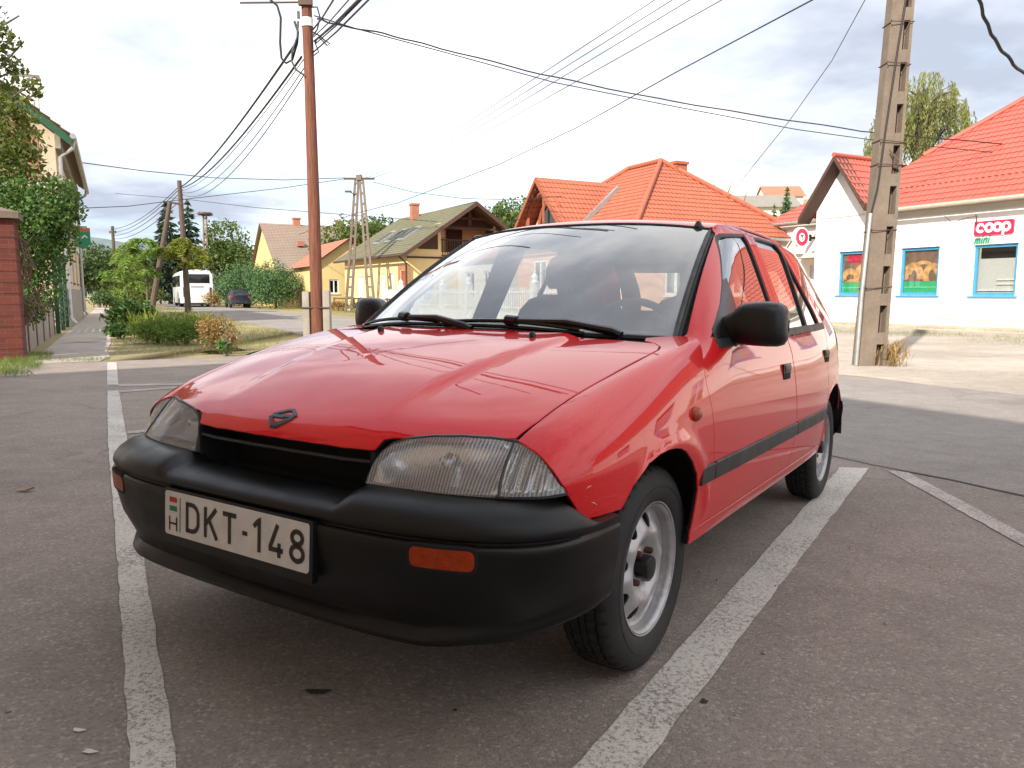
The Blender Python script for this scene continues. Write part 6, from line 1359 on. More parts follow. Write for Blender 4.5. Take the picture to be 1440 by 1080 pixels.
for u_ in (.102, 2.452):
    b = MB(); w_ = 2.15
    for k in range(15): Fg.bar(b, u_, u_+w_-.05, .12+k*.135, .20+k*.135, -.012, .012)
    for d in (0, w_*.5, w_-.10): Fg.bar(b, u_+d, u_+d+.05, .1, 2.14, .013, .035)
    rel(b, 'gate_panel', M['green_paint'], gt, smooth=0)
ch = empty('cream_house', SN(35, -5, 0, True), 0, 'old cream rendered house with peeling walls and a green verge board on the left', 'house')
Fc = Facade((28.7, -1.38), (42.5, -1.38), 1); Fc.i = -NN2
b = MB(); Fc.wall(b, 0, 13.8, -.2, 6.0, [(3.0, 4.1, 1.4, 3.0), (6.5, 7.6, 1.4, 3.0), (10, 11.1, 1.4, 3.0)], .2)
Fe = Facade((28.7, -1.38), (28.7, -9.5), 1); Fe.i = TT; Fe.wall(b, 0, 8.1, -.2, 6.0); b.add([Fe.p(0, 6.0), Fe.p(8.1, 6.0), Fe.p(4.05, 9.3)], [(0, 1, 2)]); rel(b, 'wall', M['cream'], ch, smooth=0)
b = MB(); b.add([Fe.p(.45, 4.5, -.02), Fe.p(1.5, 4.5, -.02), Fe.p(1.5, 6.9, -.02), Fe.p(1.0, 6.55, -.02), Fe.p(.45, 6.05, -.02), Fe.p(.45, 4.5, .02), Fe.p(1.5, 4.5, .02), Fe.p(1.5, 6.9, .02), Fe.p(1.0, 6.55, .02), Fe.p(.45, 6.05, .02)], [(0, 1, 2, 3, 4), (0, 5, 6, 1), (1, 6, 7, 2), (2, 7, 8, 3), (3, 8, 9, 4), (4, 9, 5, 0)]); rel(b, 'brick_patch', M['brick_or'], ch, smooth=0)
for w in ((3.0, 4.1, 1.4, 3.0), (6.5, 7.6, 1.4, 3.0), (10, 11.1, 1.4, 3.0)): Fc.window(ch, *w, M['old_wood'], M['pane'], w=.1, sill=True, dep=.08)
b = MB(); Fc.bar(b, -.02, 13.8, -.2, 1.15, -.07, -.002); Fc.bar(b, -.1, 13.8, 5.55, 6.0, -.16, -.002); Fc.bar(b, .2, 13.6, 3.6, 3.75, -.06, -.002); rel(b, 'base_course', M['concrete2'], ch, smooth=0)
ec = lambda s, n, z: np.array(SN(s, n, z))
b = MB(); roof_plane(b, ec(28.3, -.95, 5.95), ec(43, -.95, 5.95), ec(28.3, -5.4, 9.6), ec(43, -5.4, 9.6), course=.33, pitch=.3, step=.05, wave=.03, cols=4); roof_plane(b, ec(43, -9.9, 5.95), ec(28.3, -9.9, 5.95), ec(43, -5.4, 9.6), ec(28.3, -5.4, 9.6), course=.4, pitch=.4, cols=3); rel(b, 'roof', M['roof_brown'], ch, smooth=35, fixn=False)
for n0 in (-.9, -9.9):
    p0, p1 = ec(28.25, n0, 5.85), ec(28.25, -5.4, 9.62); up = np.array([0, 0, -.26]); inn = np.array([*(TT*.06), 0]); b = MB(); b.add([p0, p1, p1+up, p0+up, p0+inn, p1+inn, p1+up+inn, p0+up+inn], [(0, 1, 2, 3), (7, 6, 5, 4), (0, 4, 5, 1), (1, 5, 6, 2), (2, 6, 7, 3), (3, 7, 4, 0)]); rel(b, 'verge_board', M['green_paint'], ch, smooth=0)
b = MB(); b.tube([ec(28.2, -.85, 5.9), ec(43, -.85, 5.86)], .09, 8); rel(b, 'gutter', M['metal'], ch)
for s_ in (28.75, 41.8): b = MB(); b.tube([ec(s_, -.85, 5.85), ec(s_, -.9, 5.6), ec(s_, -1.26, 5.3), ec(s_, -1.26, .2), ec(s_, -1.12, .0)], .06, 8); rel(b, 'downpipe', M['metal'], ch)
chimney(ch, ec(31.5, -2.3, 7.0), .8, 1.3, M['white_wall'])
hs = empty('hanging_sign', SN(36.2, -1.0, 4.4), 0, 'green shield shaped sign with orange top hanging from the cream house', 'sign')
c = hs.location; zc = atY(117, 335, c.y).z; x_ = Vector((*NN2, 0)); y_ = Vector((*TT, 0))
def shield(mb, poly, d0, d1): n = len(poly); mb.add([c+x_*p[0]+y_*d0+Vector((0, 0, zc-c.z+p[1])) for p in poly]+[c+x_*p[0]+y_*d1+Vector((0, 0, zc-c.z+p[1])) for p in poly], [tuple(range(n)), tuple(range(2*n-1, n-1, -1))]+[(i, (i+1) % n, n+(i+1) % n, n+i) for i in range(n)])
b = MB(); shield(b, [(-.30, .26), (-.30, -.2)]+[(-.30+.6*t, -.2-.22*math.sin(PI*t)) for t in np.linspace(.1, .9, 7)]+[(.30, -.2), (.30, .26)], -.05, .05); rel(b, 'sign_body', M['green_sign'], hs, smooth=0)
b = MB(); shield(b, [(-.30, .262), (.30, .262), (.30, .42), (-.30, .42)], -.05, .05); rel(b, 'sign_top', M['orange_sign'], hs, smooth=0)
b = MB(); shield(b, [(-.18, .02), (-.08, .12), (0, .04), (.10, .14), (.2, .02), (.17, .0), (.10, .08), (0, -.02), (-.08, .07), (-.16, -.0)], -.058, -.051); rel(b, 'sign_emblem', M['white_sign'], hs, smooth=0)
b = MB(); b.tube([c+x_*.2+Vector((0, 0, zc-c.z+.46)), c+x_*-.5+Vector((0, 0, zc-c.z+.46))], .025, 6); rel(b, 'sign_arm', M['black'], hs)
# two storey house just outside the picture on the left: it shades the lot
r_, e_ = simple_house('corner_house', 'two storey house beside the parking lot behind the camera', -24, 5.6, -1.75, -11, 6.6, 9.0, 'cream', 'roof_rust', 's', wins=[(0, 2, 3.2, 1, 2.6), (0, 8, 9.2, 1, 2.6), (0, 14, 15.2, 1, 2.6), (0, 20, 21.2, 1, 2.6), (0, 2, 3.2, 4, 5.6), (0, 8, 9.2, 4, 5.6), (0, 14, 15.2, 4, 5.6), (0, 20, 21.2, 4, 5.6)])
# ---------------------------------------------------------------- vegetation
def vblobs(base, lst): B_ = Vector(base); return [((B_.x+x, B_.y+y, B_.z+z), (a, b_, c_)) for x, y, z, a, b_, c_ in lst]
p = SN(17.5, -3.9, 0, True)
tree('broadleaf_tree', 'tall broadleaf tree with loose upper shoots at the left edge', 'tree', p, [p, p+Vector((.1, 0, 2)), p+Vector((.3, 0, 4))], [(tuple(atY(x, y, p.y+dy)), r) for x, y, dy, r in ((-130, 160, 0, (1.1, 1.2, 1.1)), (-90, 60, .2, (.8, .9, .9)), (-170, 230, 0, (.9, 1., .8)), (-45, 185, 0, (1.05, 1.1, .8)), (14, 190, .2, (.50, .6, .50)), (22, 160, -.4, (.36, .4, .40)), (30, 222, -.4, (.42, .4, .30)), (-10, 128, .1, (.40, .6, .45)), (-30, 90, 0, (.45, .6, .7)), (38, 205, -.3, (.40, .4, .30)), (22, 98, .3, (.20, .3, .24)), (44, 118, 0, (.24, .26, .12)), (52, 132, 0, (.14, .2, .10)), (4, 40, 0, (.13, .2, .42)), (27, 22, 0, (.07, .12, .20)), (20, 52, 0, (.10, .2, .26)), (34, 58, 0, (.08, .12, .12)), (2, 8, 0, (.09, .1, .20)))], 9500, .115, 'leaf_olive', None, gap=-.12, freq=3.2, r0=.16)
p = SN(16.6, -2.3, 0, True)
iv = [(tuple(atY(x, y, p.y+dy)), r) for x, y, dy, r in ((26, 290, 0, (.92, .9, .80)), (60, 300, -.3, (.62, .7, .7)), (-20, 300, 0, (.9, .9, .9)), (75, 330, -.4, (.40, .5, .55)), (45, 345, -.2, (.62, .6, .6)), (88, 272, -.2, (.26, .4, .30)), (55, 395, -.1, (.42, .45, .65)), (35, 420, 0, (.42, .45, .5)), (92, 300, 0, (.18, .2, .22)), (104, 306, 0, (.14, .14, .08)))]
tree('ivy_bush', 'dense dark green climbing bush above the low wall', 'bush', p, [p, p+Vector((0, 0, 1.2)), p+Vector((.1, 0, 2.2))], iv, 18000, .072, 'leaf_ivy', None, gap=-.45, freq=3.5, r0=.12, aspect=.6)
b = MB(); q0 = SN(14.9, -1.35, 0, True)
for k in range(60):
    a0 = q0+Vector((RNG.normal(0, .14), RNG.normal(0, .10), RNG.uniform(.9, 2.2))); pts = [a0]
    for j in range(4): pts.append(pts[-1]+Vector((RNG.normal(0, .09), RNG.normal(0, .07), RNG.normal(-.06, .14))))
    b.tube(pts, .012, 4, cap=False)
solo(b, 'dry_creeper', M['vine'], q0, 'bare brown creeper stems matted beside the brick pillar', 'creeper', smooth=30)
# near-left grass at the pillar foot, verge grass
def grass(name, C, h, mat, w=.035):
    d = np.stack([RNG.normal(0, .45, len(C)), RNG.normal(0, .45, len(C)), np.ones(len(C))], 1); C = np.asarray(C); C[:, 2] += h*.4
    o = leaves_obj(name, C, h, mat, None, w, 0., None, d); return tag(o, kind='stuff')
def scatter(n, s0, s1, n0, n1): s_, q = RNG.uniform(s0, s1, n), RNG.uniform(n0, n1, n); P = s_[:, None]*TT+q[:, None]*NN2; return np.stack([P[:, 0], P[:, 1], gz(P[:, 0], P[:, 1])], 1)
def clumpy(P, f, t): return P[hash3(P*np.array([1, 1, 0]), f, 2.) > t]
grass('grass', clumpy(scatter(16000, 13.75, 24, -.05, 4.3), .9, -.15), .075, 'blade')
grass('grass', clumpy(scatter(5000, 15.5, 30, .1, 4.2), .6, .12), .13, 'blade_green')
grass('grass', clumpy(scatter(2600, 11.2, 15.5, -1.55, -.95), 2.2, -.15), .13, 'blade_green')
grass('grass', clumpy(scatter(420, 13.35, 13.8, -1.0, -.1), 3., .0), .10, 'blade_green')
grass('grass', clumpy(scatter(9000, -4, 28, 19.6, 22.4), .55, .22), .12, 'blade_green'); grass('grass', clumpy(scatter(5000, -4, 28, 18.6, 22.5), .8, .25), .10, 'blade'); grass('grass', clumpy(scatter(1500, 4, 24, 24.3, 24.9), 2.5, .2), .16, 'blade_green')
grass('grass', clumpy(scatter(7000, 30, 64, 9.4, 12.6), .5, -.2), .16, 'blade'); grass('grass', clumpy(scatter(7000, 26, 62, .2, 4.0), .5, -.2), .16, 'blade_green')
# ditch mouth in the verge: dark hollow with a concrete lip
dc = empty('culvert', G(328, 497), 0, 'dark culvert opening in the dry grass verge by the lot', 'culvert'); c = dc.location
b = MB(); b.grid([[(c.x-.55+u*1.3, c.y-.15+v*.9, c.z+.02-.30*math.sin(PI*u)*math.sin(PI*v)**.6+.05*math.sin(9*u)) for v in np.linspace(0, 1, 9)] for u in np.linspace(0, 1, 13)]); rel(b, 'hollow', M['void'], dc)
def bush(name, label, px, py, w, h, n, size, mat, gap=-.2, aspect=.45, k=7, dY=0, cat='bush', group=None, stems=True):
    base = G(px, py); base.y += dY; bl = []
    for i in range(k):
        a = 2*PI*i/k; rr_ = w*.5*RNG.uniform(.2, .62); bl.append(((base.x+rr_*math.cos(a), base.y+rr_*math.sin(a)*.8, base.z+h*RNG.uniform(.3, .62)), (w*.30, w*.28, h*.34)))
    bl.append(((base.x, base.y, base.z+h*.6), (w*.3, w*.3, h*.40)))
    return tree(name, label, cat, base, [base, base+Vector((.02, 0, h*.25)), base+Vector((0, 0, h*.5))], bl, n, size, mat, group, gap, 3./max(w, .5)*1.5, aspect, r0=.04+.02*h, part='foliage')
bush('leafy_bush', 'dark broad leaved bush on the verge below the leaning brace', 188, 462, 1.9, .95, 1500, .21, 'leaf_ivy', -.3)
bush('leafy_bush', 'low dark clump at the left end of the verge bushes', 168, 476, .75, .40, 420, .14, 'leaf_ivy')
bush('verge_bush', 'bright green feathery bush in the middle of the verge', 222, 482, 1.5, .62, 2600, .10, 'leaf_fern', -.4, .2)
bush('verge_bush', 'green feathery bush right of the middle of the verge', 262, 484, 1.3, .66, 2300, .10, 'leaf_fern', -.4, .2)
bush('verge_bush', 'pale green bush behind the feathery verge bushes', 248, 468, 1.9, .60, 1500, .12, 'leaf_olive', -.3, .35)
bush('dry_bush', 'dry brown bush at the right end of the verge', 306, 494, .80, .72, 2100, .065, 'leaf_dry', -.3, .35)
bush('dry_bush', 'small dry brown tuft below the brown verge bush', 322, 497, .45, .45, 700, .05, 'leaf_dry', -.3, .3)
bush('weed_clump', 'small green weed growing from the culvert', 317, 500, .30, .34, 150, .09, 'leaf_ivy')
for i, (px, py) in enumerate(((196, 452), (205, 470), (292, 470))): tuft('yellow_flowers', ['small tuft of yellow green weeds behind the dark verge bush', 'small tuft of yellow weeds at the foot of the dark verge bush', 'small tuft of yellow weeds behind the brown verge bush'][i], G(px, py), 120, .22, .5, 'leaf_yellow', 'weeds')
# frond trees round the timber pole
def frond_tree(label, px, py, Y, hgt, blobs_px, n, mat, group):
    g0 = G(px, py); p = Vector((atY(px, py, Y).x, Y, float(gz(atY(px, py, Y).x, Y)))); root = empty('frond_tree', p, 0, label, 'tree', group)
    b = MB(); b.tube([p, p+Vector((.05, 0, hgt*.5)), p+Vector((0, 0, hgt))], [.09, .06, .03], 7); rel(b, 'trunk', M['bark'], root)
    C, D = [], []
    for x, y, dy, r, k in blobs_px:
        c = np.array(atY(x, y, Y+dy))
        for _ in range(k):
            a = RNG.uniform(0, 2*PI); L = r*RNG.uniform(.7, 1.25); t = np.linspace(.08, 1, 15); lift = RNG.uniform(.05, .5)
            pts = c[None]+np.stack([np.cos(a)*L*t, np.sin(a)*L*t, L*(lift*t-.75*t**2.4)+.30*r], 1); side = np.array([-np.sin(a), np.cos(a), 0])
            for sg_ in (-1, 1):
                C.append(pts+side*sg_*.13*(1-t[:, None]*.5)); D.append(np.tile(side*sg_+np.array([np.cos(a)*.6, np.sin(a)*.6, -.35]), (len(t), 1)))
    C = np.concatenate(C); D = np.concatenate(D); leaves_obj('crown', C, .30, mat, root, .26, .6, p, D)
fg = 'frond trees round the timber pole'
frond_tree('bright yellow green frond tree right of the timber pole', 262, 440, 43.5, 3.0, [(262, 356, 0, 1.0, 34), (238, 356, .3, .75, 20), (284, 366, -.2, .5, 12), (266, 374, -.3, .65, 18), (255, 342, 0, .6, 12)], 0, 'leaf_yellow', fg)
frond_tree('green frond tree left of the leaning brace', 208, 440, 44.5, 3.2, [(200, 346, 0, 1.0, 28), (222, 358, -.4, .9, 24), (188, 372, -.2, .9, 22), (206, 385, -.3, .7, 16), (180, 352, 0, .7, 14)], 0, 'leaf_fern', fg)
frond_tree('small dull green frond tree on the verge beyond the brace', 180, 438, 50, 2.5, [(180, 365, 0, 1.0, 36), (165, 390, 0, 1.0, 34), (190, 405, 0, .9, 24)], 0, 'leaf_fern', fg)
# street trees far left, hedge masses and conifers across the road
def far_tree(label, px, py, Y, rows, n, size, mat, group, name='street_tree', trunk_h=1.6):
    a = atY(px, py, Y); p = Vector((a.x, Y, float(gz(a.x, Y)))); return tree(name, label, 'tree', p, [p, p+Vector((0, 0, trunk_h*.6)), p+Vector((.1, 0, trunk_h+.6))], [(tuple(atY(x, y, Y+dy)), r) for x, y, dy, r in rows], n, size, mat, group, gap=-.12, freq=1.1, r0=.16)
g = 'street trees along the far pavement'
far_tree('dark street tree touching the cream house corner', 118, 436, 52, [(125, 370, 0, (1.6, 1.6, 1.5)), (112, 395, 0, (1.2, 1.2, 1.2)), (138, 385, .5, (1.2, 1.4, 1.2))], 2600, .26, 'leaf_dark', g)
far_tree('street tree right of the dark one by the cream house', 140, 434, 62, [(145, 365, 0, (1.9, 1.8, 1.2)), (160, 378, 0, (1.8, 1.6, 1.4)), (140, 395, 0, (1.5, 1.5, 1.2))], 2800, .28, 'leaf_olive', g)
far_tree('olive street tree below the distant pole', 172, 432, 72, [(178, 372, 0, (2.2, 2, 1.5)), (160, 388, 0, (1.9, 1.9, 1.4)), (192, 390, 0, (2, 2, 1.6))], 2800, .32, 'leaf', g)
far_tree('distant street tree behind the olive one', 190, 430, 95, [(170, 385, 0, (3.5, 3, 2.2)), (205, 380, 0, (3.5, 3, 2.6)), (140, 392, 0, (3, 3, 2))], 2800, .45, 'leaf_dark', g)
bush('street_shrub', 'pale green shrub on the verge left of the bus', 178, 430, 4.2, 2.4, 1600, .28, 'leaf_fern', -.3, dY=0); bush('street_shrub', 'bright shrub right beside the bus on the verge', 205, 432, 3.0, 2.2, 1400, .25, 'leaf_olive', -.3)
bush('street_shrub', 'dark low shrub at the far end of the pavement', 150, 433, 2.6, 1.5, 900, .24, 'leaf_dark', -.3)
def conifer(label, px, py, Y, top_py, w, n, mat, group=None, name='spruce_tree', droop=.35, layers=16):
    a = atY(px, py, Y); p = Vector((a.x, Y, float(gz(a.x, Y)))); tz = atY(px, top_py, Y).z; H_ = tz-p.z; root = empty(name, p, 0, label, 'tree', group)
    b = MB(); b.tube([p, p+Vector((0, 0, H_*.98))], [.16+.01*H_, .03], 7); rel(b, 'trunk', M['bark'], root); C, D = [], []
    k = n//layers
    for i in range(layers):
        f = (i+.5)/layers; r = w*.5*(1-f)**.85*(1+.12*math.sin(i*2.3)); m_ = max(8, int(k*1.7*(1-f)+8)); aa = RNG.uniform(0, 2*PI, m_); br = np.round(aa/(2*PI)*9)/9*2*PI+RNG.normal(0, .22, m_); t = RNG.random(m_)**.6
        zz = H_*(.10+.9*f)-droop*r*t+RNG.normal(0, .05*H_/layers*3, m_); C.append(np.stack([r*t*np.cos(br), r*t*np.sin(br), zz], 1)); D.append(np.stack([np.cos(br), np.sin(br), -.45*np.ones(m_)], 1))
    C = np.concatenate(C)+np.array(p); leaves_obj('crown', C, w*.11+.12, mat, root, .30, .2, p, np.concatenate(D)); return root
conifer('dark spruce behind the timber pole brace', 240, 425, 84, 284, 6.4, 2600, 'leaf_spruce', 'spruces beyond the bus'); conifer('taller dark spruce right of the timber pole', 270, 425, 86, 281, 5.6, 2600, 'leaf_spruce', 'spruces beyond the bus')
conifer('cone shaped green thuja above the car roof by the shop', 1105, 318, 60, 264, 2.9, 4200, 'leaf_conifer', None, 'thuja_tree', .1, 26); conifer('smaller thuja beside the cone shaped one above the car roof', 1088, 318, 60, 287, 2.4, 2600, 'leaf_conifer', None, 'thuja_tree', .1, 20)
bush('round_juniper', 'large round blue green juniper beside the parked dark car', 388, 434, 4.1, 3.7, 9500, .20, 'leaf_conifer', -.45, .3, 10); bush('round_juniper', 'dense green conifer bush behind the parked dark car', 335, 433, 4.6, 3.9, 9500, .22, 'leaf_conifer', -.45, .3, 10, dY=2)
bush('round_juniper', 'smaller juniper between the bus and the dark car', 306, 431, 2.8, 3.2, 3600, .22, 'leaf_conifer', -.4, .3, 7, dY=3); bush('reddish_shrub', 'low reddish shrub left of the parked dark car', 301, 432, 1.7, 1.5, 900, .16, 'leaf_dry', -.3)
bush('yellow_shrub', 'tall yellowish shrub behind the round juniper', 366, 425, 3.0, 5.2, 1700, .24, 'leaf_yellow', -.15, .4, 8, dY=8)
bush('garden_bush', 'small green bush at the foot of the lattice pole', 512, 438, 2.4, .9, 900, .15, 'leaf_olive', -.3); bush('garden_bush', 'low dry bush by the rail fence left of the lattice pole', 476, 437, 1.6, .8, 600, .14, 'leaf_dry', -.3)
far_tree('dark green tree beyond the nest pole', 318, 425, 82, [(316, 345, 0, (2.4, 2.4, 3.0)), (308, 370, 0, (2.4, 2.4, 2.4)), (330, 365, 0, (2.2, 2.2, 2.2))], 5200, .36, 'leaf', None, 'garden_tree', 3)
far_tree('dark tree behind the brown roofed house', 345, 420, 100, [(340, 360, 0, (3, 3, 2.4)), (352, 372, 0, (3, 3, 2))], 1200, .42, 'leaf_dark', None, 'garden_tree', 2)
g = 'trees behind the yellow house'
far_tree('broad dark tree left of the yellow house roof', 470, 415, 68, [(478, 345, 0, (2.6, 2.4, 2.0)), (500, 335, 0, (2.6, 2.4, 2.0)), (520, 330, 1, (2.4, 2.4, 1.5)), (465, 362, 0, (2, 2, 1.8))], 3600, .34, 'leaf', g, 'garden_tree', 4)
far_tree('tree showing above the yellow house ridge', 545, 415, 72, [(540, 325, 0, (2.4, 2.4, 1.5)), (525, 340, 0, (2.4, 2, 2))], 1400, .36, 'leaf_dark', g, 'garden_tree', 4)
far_tree('bright green tree between the yellow and orange roofs', 730, 400, 62, [(735, 298, 0, (2.5, 2.4, 1.2)), (705, 306, 0, (2.2, 2, 1.2)), (765, 292, 0, (2.2, 2, 1.1)), (725, 320, 0, (4, 3, 1.8))], 4200, .30, 'leaf', g, 'garden_tree', 5)
# weeping willow behind the shop
wl_p = SN(34, 41, 0, True); p = Vector((atY(1300, 300, wl_p.y).x, wl_p.y, -.3)); root = empty('weeping_willow', p, 0, 'tall weeping willow rising behind the red shop roof', 'tree')
b = MB(); tp = atY(1300, 150, p.y); b.tube([p, p+Vector((.1, 0, 5)), tp-Vector((0, 0, 2.5)), tp], [.45, .35, .22, .08], 9)
C, D = [], []
tips = []
for _ in range(340):
    x, y = RNG.uniform(1216, 1388), RNG.uniform(0, 1); cx = (x-1303)/85; topy = 100+90*abs(cx)**2.2+RNG.uniform(0, 40)
    if RNG.random() < .40: topy += RNG.uniform(10, 85)
    a = atY(x, topy, p.y+RNG.uniform(-2.5, 2.5)); Ls = RNG.uniform(1.2, 4.4)*(1-.3*abs(cx)); n_ = int(Ls*16); t = np.linspace(0, 1, n_); dx = (RNG.normal(0, .25)+.35*cx)*Ls*.25
    pts = np.array(a)[None]+np.stack([dx*t+.06*RNG.normal(size=n_), RNG.normal(0, .3)*t*.4+.06*RNG.normal(size=n_), .25*Ls*np.sin(t*1.6)*.3-Ls*t**1.15], 1); C.append(pts); D.append(np.tile([.25*np.sign(dx), 0, -1.], (n_, 1))); tips.append(a)
for a in tips[::5]: b.tube([tp-Vector((0, 0, RNG.uniform(1, 4))), (tp+a)*.5+Vector((0, 0, .2)), a], [.10, .05, .015], 4)
rel(b, 'trunk', M['bark'], root); leaves_obj('crown', np.concatenate(C), .27, 'leaf_willow', root, .22, .2, p, np.concatenate(D))
tuft('bare_shrub', 'thin pale shrub showing behind the left wing of the shop', SN(38, 33, 3.5), 240, .9, 3.2, 'leaf_dry', 'bush')
# ---------------------------------------------------------------- bus and dark car
def vehicle(name, label, cat, s, n, rz_off=0.): p = SN(s, n, 0, True); return empty(name, p, RZT+rz_off, label, cat)
bw = plain('white_coach_paint', (.72, .72, .70), .3, Coat_Weight=.5); dg = plain('dark_vehicle_glass', (.015, .015, .017), .08)
bus = vehicle('coach_bus', 'white coach bus seen from behind on the road', 'bus', 68.5, 6.25)
W, Hh, L = 1.24, 3.05, 10.5      # local x along the street (front is far), y to the left
prof = [(-W, .32), (W, .32), (W, 2.3), (W*.97, 2.75), (W*.80, 3.02), (0, 3.10), (-W*.80, 3.02), (-W*.97, 2.75), (-W, 2.3)]
b = MB(); st_ = [(0, .96, 0), (.12, 1., 0), (L-.4, 1., 0), (L, .94, 0)]
P = [[(x, y*k, z if z < 1 else .32+(z-.32)*(1-(1-k)*.6)) for y, z in prof] for x, k, _ in st_]; b.grid(P, closev=True); b.add(P[0], [tuple(range(9))]); b.add(P[-1], [tuple(range(8, -1, -1))]); b.build('body', bw, bus, smooth=40)
b = MB(); b.box((-.005, 0, 2.35), (.03, 1.95, .75)); b.build('rear_window', dg, bus, bevel=.05)
for sy in (1, -1):
    b = MB(); b.box((L*.52, sy*(W+.005), 2.18), (L*.86, .03, .95)); b.build('side_window', dg, bus, bevel=.04)
    b = MB(); b.box((-.012, sy*1.02, 1.25), (.03, .18, .78)); b.build('tail_lamp', plain('dark_red_lamp', (.10, .012, .012), .3), bus, bevel=.02)
b = MB(); b.box((-.012, 0, 1.0), (.02, 1.75, .9)); b.build('engine_flap', plain('white_flap', (.66, .66, .64), .35), bus, bevel=.04)
b = MB(); b.box((-.03, 0, .48), (.10, 2.42, .30)); b.build('bumper', bw, bus, bevel=.04); b = MB(); b.box((.3, 0, .27), (.9, 2.1, .16)); b.build('underside', M['black'], bus, smooth=0)
b = MB(); b.box((-.014, 0, 1.68), (.02, 1.0, .10)); b.build('company_band', plain('grey_band', (.25, .22, .20), .6), bus, smooth=0); b = MB(); b.box((-.085, 0, .62), (.02, .5, .11)); b.build('number_plate', M['plate_white'], bus, smooth=0)
for wx in (2.2, 3.4, 8.2):
    for sy in (1, -1):
        b = MB(); b.lathe([(0, sy*.15), (.25, sy*.15), (.30, sy*.12), (.48, sy*.10), (.50, 0), (.48, -sy*.16), (0, -sy*.16)], 20, 'Y', (wx, sy*(W-.12), .50)); b.build('wheel', M['tyre'], bus, smooth=40)
dc_ = vehicle('parked_car', 'small dark blue hatchback parked in front of the conifer bushes', 'car', 62, 8.75)
dp = plain('dark_blue_paint', (.012, .014, .03), .3, Coat_Weight=.8)
secs = [(0, .35, .95, .70), (.12, .30, 1.02, .78), (.35, .28, 1.36, .80), (1.0, .28, 1.46, .81), (2.0, .28, 1.44, .81), (2.7, .28, 1.02, .81), (3.5, .28, .88, .79), (3.85, .34, .70, .70)]
P = []
for x, z0, z1, w in secs:
    zb_ = min(z1, .95); P.append([(x, y, z) for y, z in ((-w*.9, z0), (w*.9, z0), (w, (z0+zb_)/2), (w*.97, zb_), (w*.72 if z1 > 1 else w*.85, z1), (0, z1+.03), (-w*.72 if z1 > 1 else -w*.85, z1), (-w*.97, zb_), (-w, (z0+zb_)/2))])
b = MB(); b.grid(P, closev=True); b.add(P[0], [tuple(range(9))]); b.add(P[-1], [tuple(range(9))]); b.build('body', dp, dc_, smooth=45)
b = MB(); b.add([(.10, -.55, 1.0), (.10, .55, 1.0), (.29, .48, 1.32), (.29, -.48, 1.32)], [(0, 1, 2, 3)]); b.build('rear_window', dg, dc_, smooth=0)
for sy in (1, -1):
    b = MB(); b.add([(.45, sy*.785, .99), (2.55, sy*.79, .99), (2.0, sy*.62, 1.38), (.75, sy*.62, 1.38)], [(0, 1, 2, 3)]); b.build('side_window', dg, dc_, smooth=0)
    b = MB(); b.box((.03, sy*.62, .85), (.10, .18, .16)); b.build('tail_lamp', M['redlens'], dc_, bevel=.02)
    for wx in (.7, 3.1):
        b = MB(); b.lathe([(0, sy*.07), (.16, sy*.07), (.18, sy*.05), (.27, sy*.04), (.29, 0), (.27, -sy*.12), (0, -sy*.12)], 18, 'Y', (wx, sy*.72, .29)); b.build('wheel', M['tyre'], dc_, smooth=40)
# ---------------------------------------------------------------- sky and sun
SUN_EL, SUN_AZ = R(33), math.atan2(-.51, -.86)      # azimuth measured from +Y towards +X
w = bpy.data.worlds.new('World'); SC.world = w; w.use_nodes = True; wt = w.node_tree; wn = wt.nodes
bg = wn['Background']
sky = wn.new('ShaderNodeTexSky'); sky.sky_type = 'NISHITA'; sky.sun_disc = False; sky.sun_elevation = SUN_EL; sky.sun_rotation = SUN_AZ % (2*PI); sky.air_density = 1.; sky.dust_density = 1.5
tc = wn.new('ShaderNodeTexCoord'); sep = wn.new('ShaderNodeSeparateXYZ'); wt.links.new(tc.outputs['Generated'], sep.inputs[0])
def wm(op, a, b_=0., c=0.):
    n = wn.new('ShaderNodeMath'); n.operation = op
    for i, v in enumerate((a, b_, c)):
        if isinstance(v, (int, float)): n.inputs[i].default_value = v
        else: wt.links.new(v, n.inputs[i])
    return n.outputs[0]
# project the view direction on a cloud deck so that clouds flatten towards the horizon
den = wm('ADD', wm('MAXIMUM', sep.outputs['Z'], 0.), .16)
cmb = wn.new('ShaderNodeCombineXYZ'); wt.links.new(wm('DIVIDE', sep.outputs['X'], den), cmb.inputs[0]); wt.links.new(wm('DIVIDE', sep.outputs['Y'], den), cmb.inputs[1])
def wnoise(scale, detail, rough, off):
    mp = wn.new('ShaderNodeMapping'); mp.inputs['Location'].default_value = off; wt.links.new(cmb.outputs[0], mp.inputs['Vector'])
    n = wn.new('ShaderNodeTexNoise'); n.inputs['Scale'].default_value = scale; n.inputs['Detail'].default_value = detail; n.inputs['Roughness'].default_value = rough; wt.links.new(mp.outputs[0], n.inputs['Vector']); return n.outputs['Fac']
def wramp(f, stops):
    r = wn.new('ShaderNodeValToRGB'); e = r.color_ramp.elements
    while len(e) < len(stops): e.new(.5)
    for i, (p, c) in enumerate(stops): e[i].position = p; e[i].color = (*c, 1) if isinstance(c, tuple) else (c, c, c, 1)
    wt.links.new(f, r.inputs['Fac']); return r.outputs['Color']
CLOUD = 7.4; OFF1 = (-13.68, 19.45, -8.7); OFF2 = (18.61, -19.53, 4.25)
zen = wm('MINIMUM', wm('MAXIMUM', wm('MULTIPLY', wm('SUBTRACT', sep.outputs['Z'], .42), 2.6), 0.), 1.)   # brighter, thicker cloud overhead
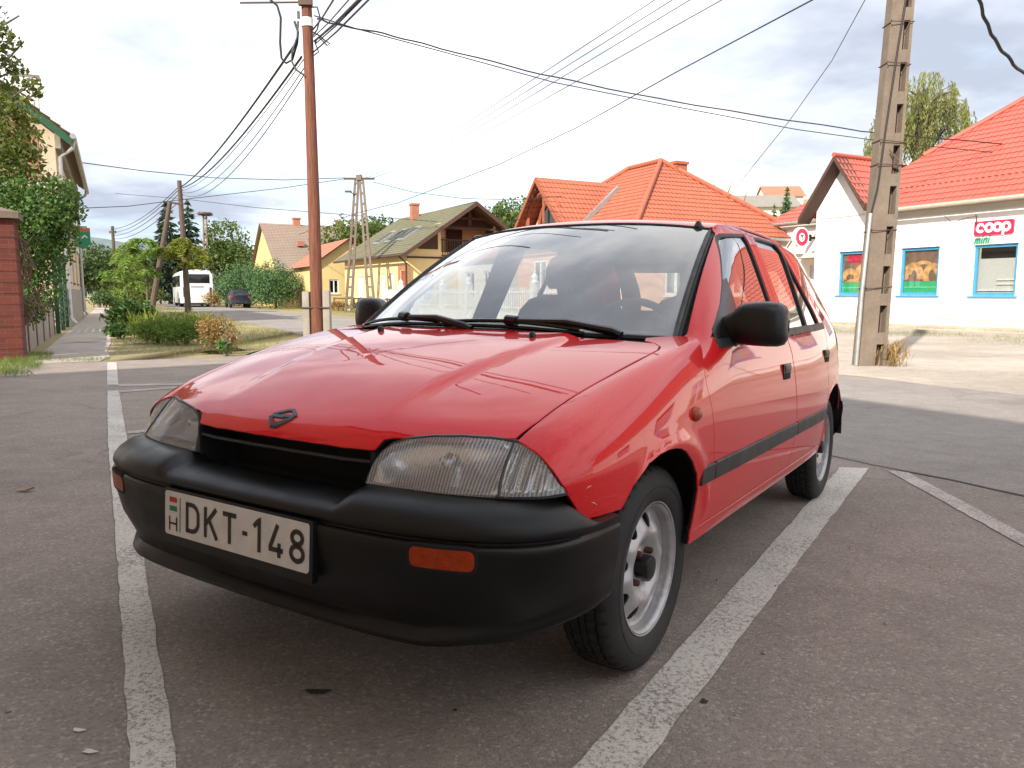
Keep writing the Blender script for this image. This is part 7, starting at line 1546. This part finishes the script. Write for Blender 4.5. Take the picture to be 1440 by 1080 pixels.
cover = wramp(wm('MULTIPLY_ADD', zen, .10, wnoise(.55, 7, .55, OFF1)), [(.36, 0.), (.50, 1.)])
shade = wramp(wm('MULTIPLY_ADD', zen, -.075, wnoise(.62, 6, .58, OFF2)), [(.43, (1., 1., 1.)), (.505, (.60, .635, .70)), (.62, (.36, .40, .48))])
mul = wn.new('ShaderNodeMix'); mul.data_type = 'RGBA'; mul.blend_type = 'MULTIPLY'; mul.inputs[0].default_value = 1.; mul.inputs[7].default_value = (CLOUD, CLOUD, CLOUD*1.01, 1); wt.links.new(shade, mul.inputs[6])
gap = wn.new('ShaderNodeMix'); gap.data_type = 'RGBA'; gap.inputs[0].default_value = .55; wt.links.new(sky.outputs[0], gap.inputs[6]); gap.inputs[7].default_value = (CLOUD*.72, CLOUD*.88, CLOUD*.98, 1)
mx = wn.new('ShaderNodeMix'); mx.data_type = 'RGBA'; wt.links.new(cover, mx.inputs[0]); wt.links.new(gap.outputs[2], mx.inputs[6]); wt.links.new(mul.outputs[2], mx.inputs[7])
wt.links.new(mx.outputs[2], bg.inputs['Color']); bg.inputs['Strength'].default_value = .12
sl = bpy.data.lights.new('sun', 'SUN'); so = bpy.data.objects.new('sun', sl); COL.objects.link(so); sl.energy = 4.2; sl.angle = R(.8); sl.color = (1., .93, .82)
sd = Vector((math.sin(SUN_AZ)*math.cos(SUN_EL), math.cos(SUN_AZ)*math.cos(SUN_EL), math.sin(SUN_EL)))
so.rotation_euler = sd.to_track_quat('Z', 'Y').to_euler(); so.location = sd*60
SC.view_settings.view_transform = 'Standard'; SC.view_settings.look = 'None'; SC.view_settings.gamma = 1; SC.view_settings.use_curve_mapping = False; SC.view_settings.exposure = .95
# ---------------------------------------------------------------- camera
cd = bpy.data.cameras.new('camera'); cam = bpy.data.objects.new('camera', cd); COL.objects.link(cam)
cam.location = (0, 0, HCAM); cam.rotation_euler = (R(90-6.7405), 0, 0)
cd.sensor_width = 36; cd.sensor_fit = 'HORIZONTAL'; cd.lens = 36*1066.087/1440; cd.clip_start = .05; cd.clip_end = 20000
SC.camera = cam
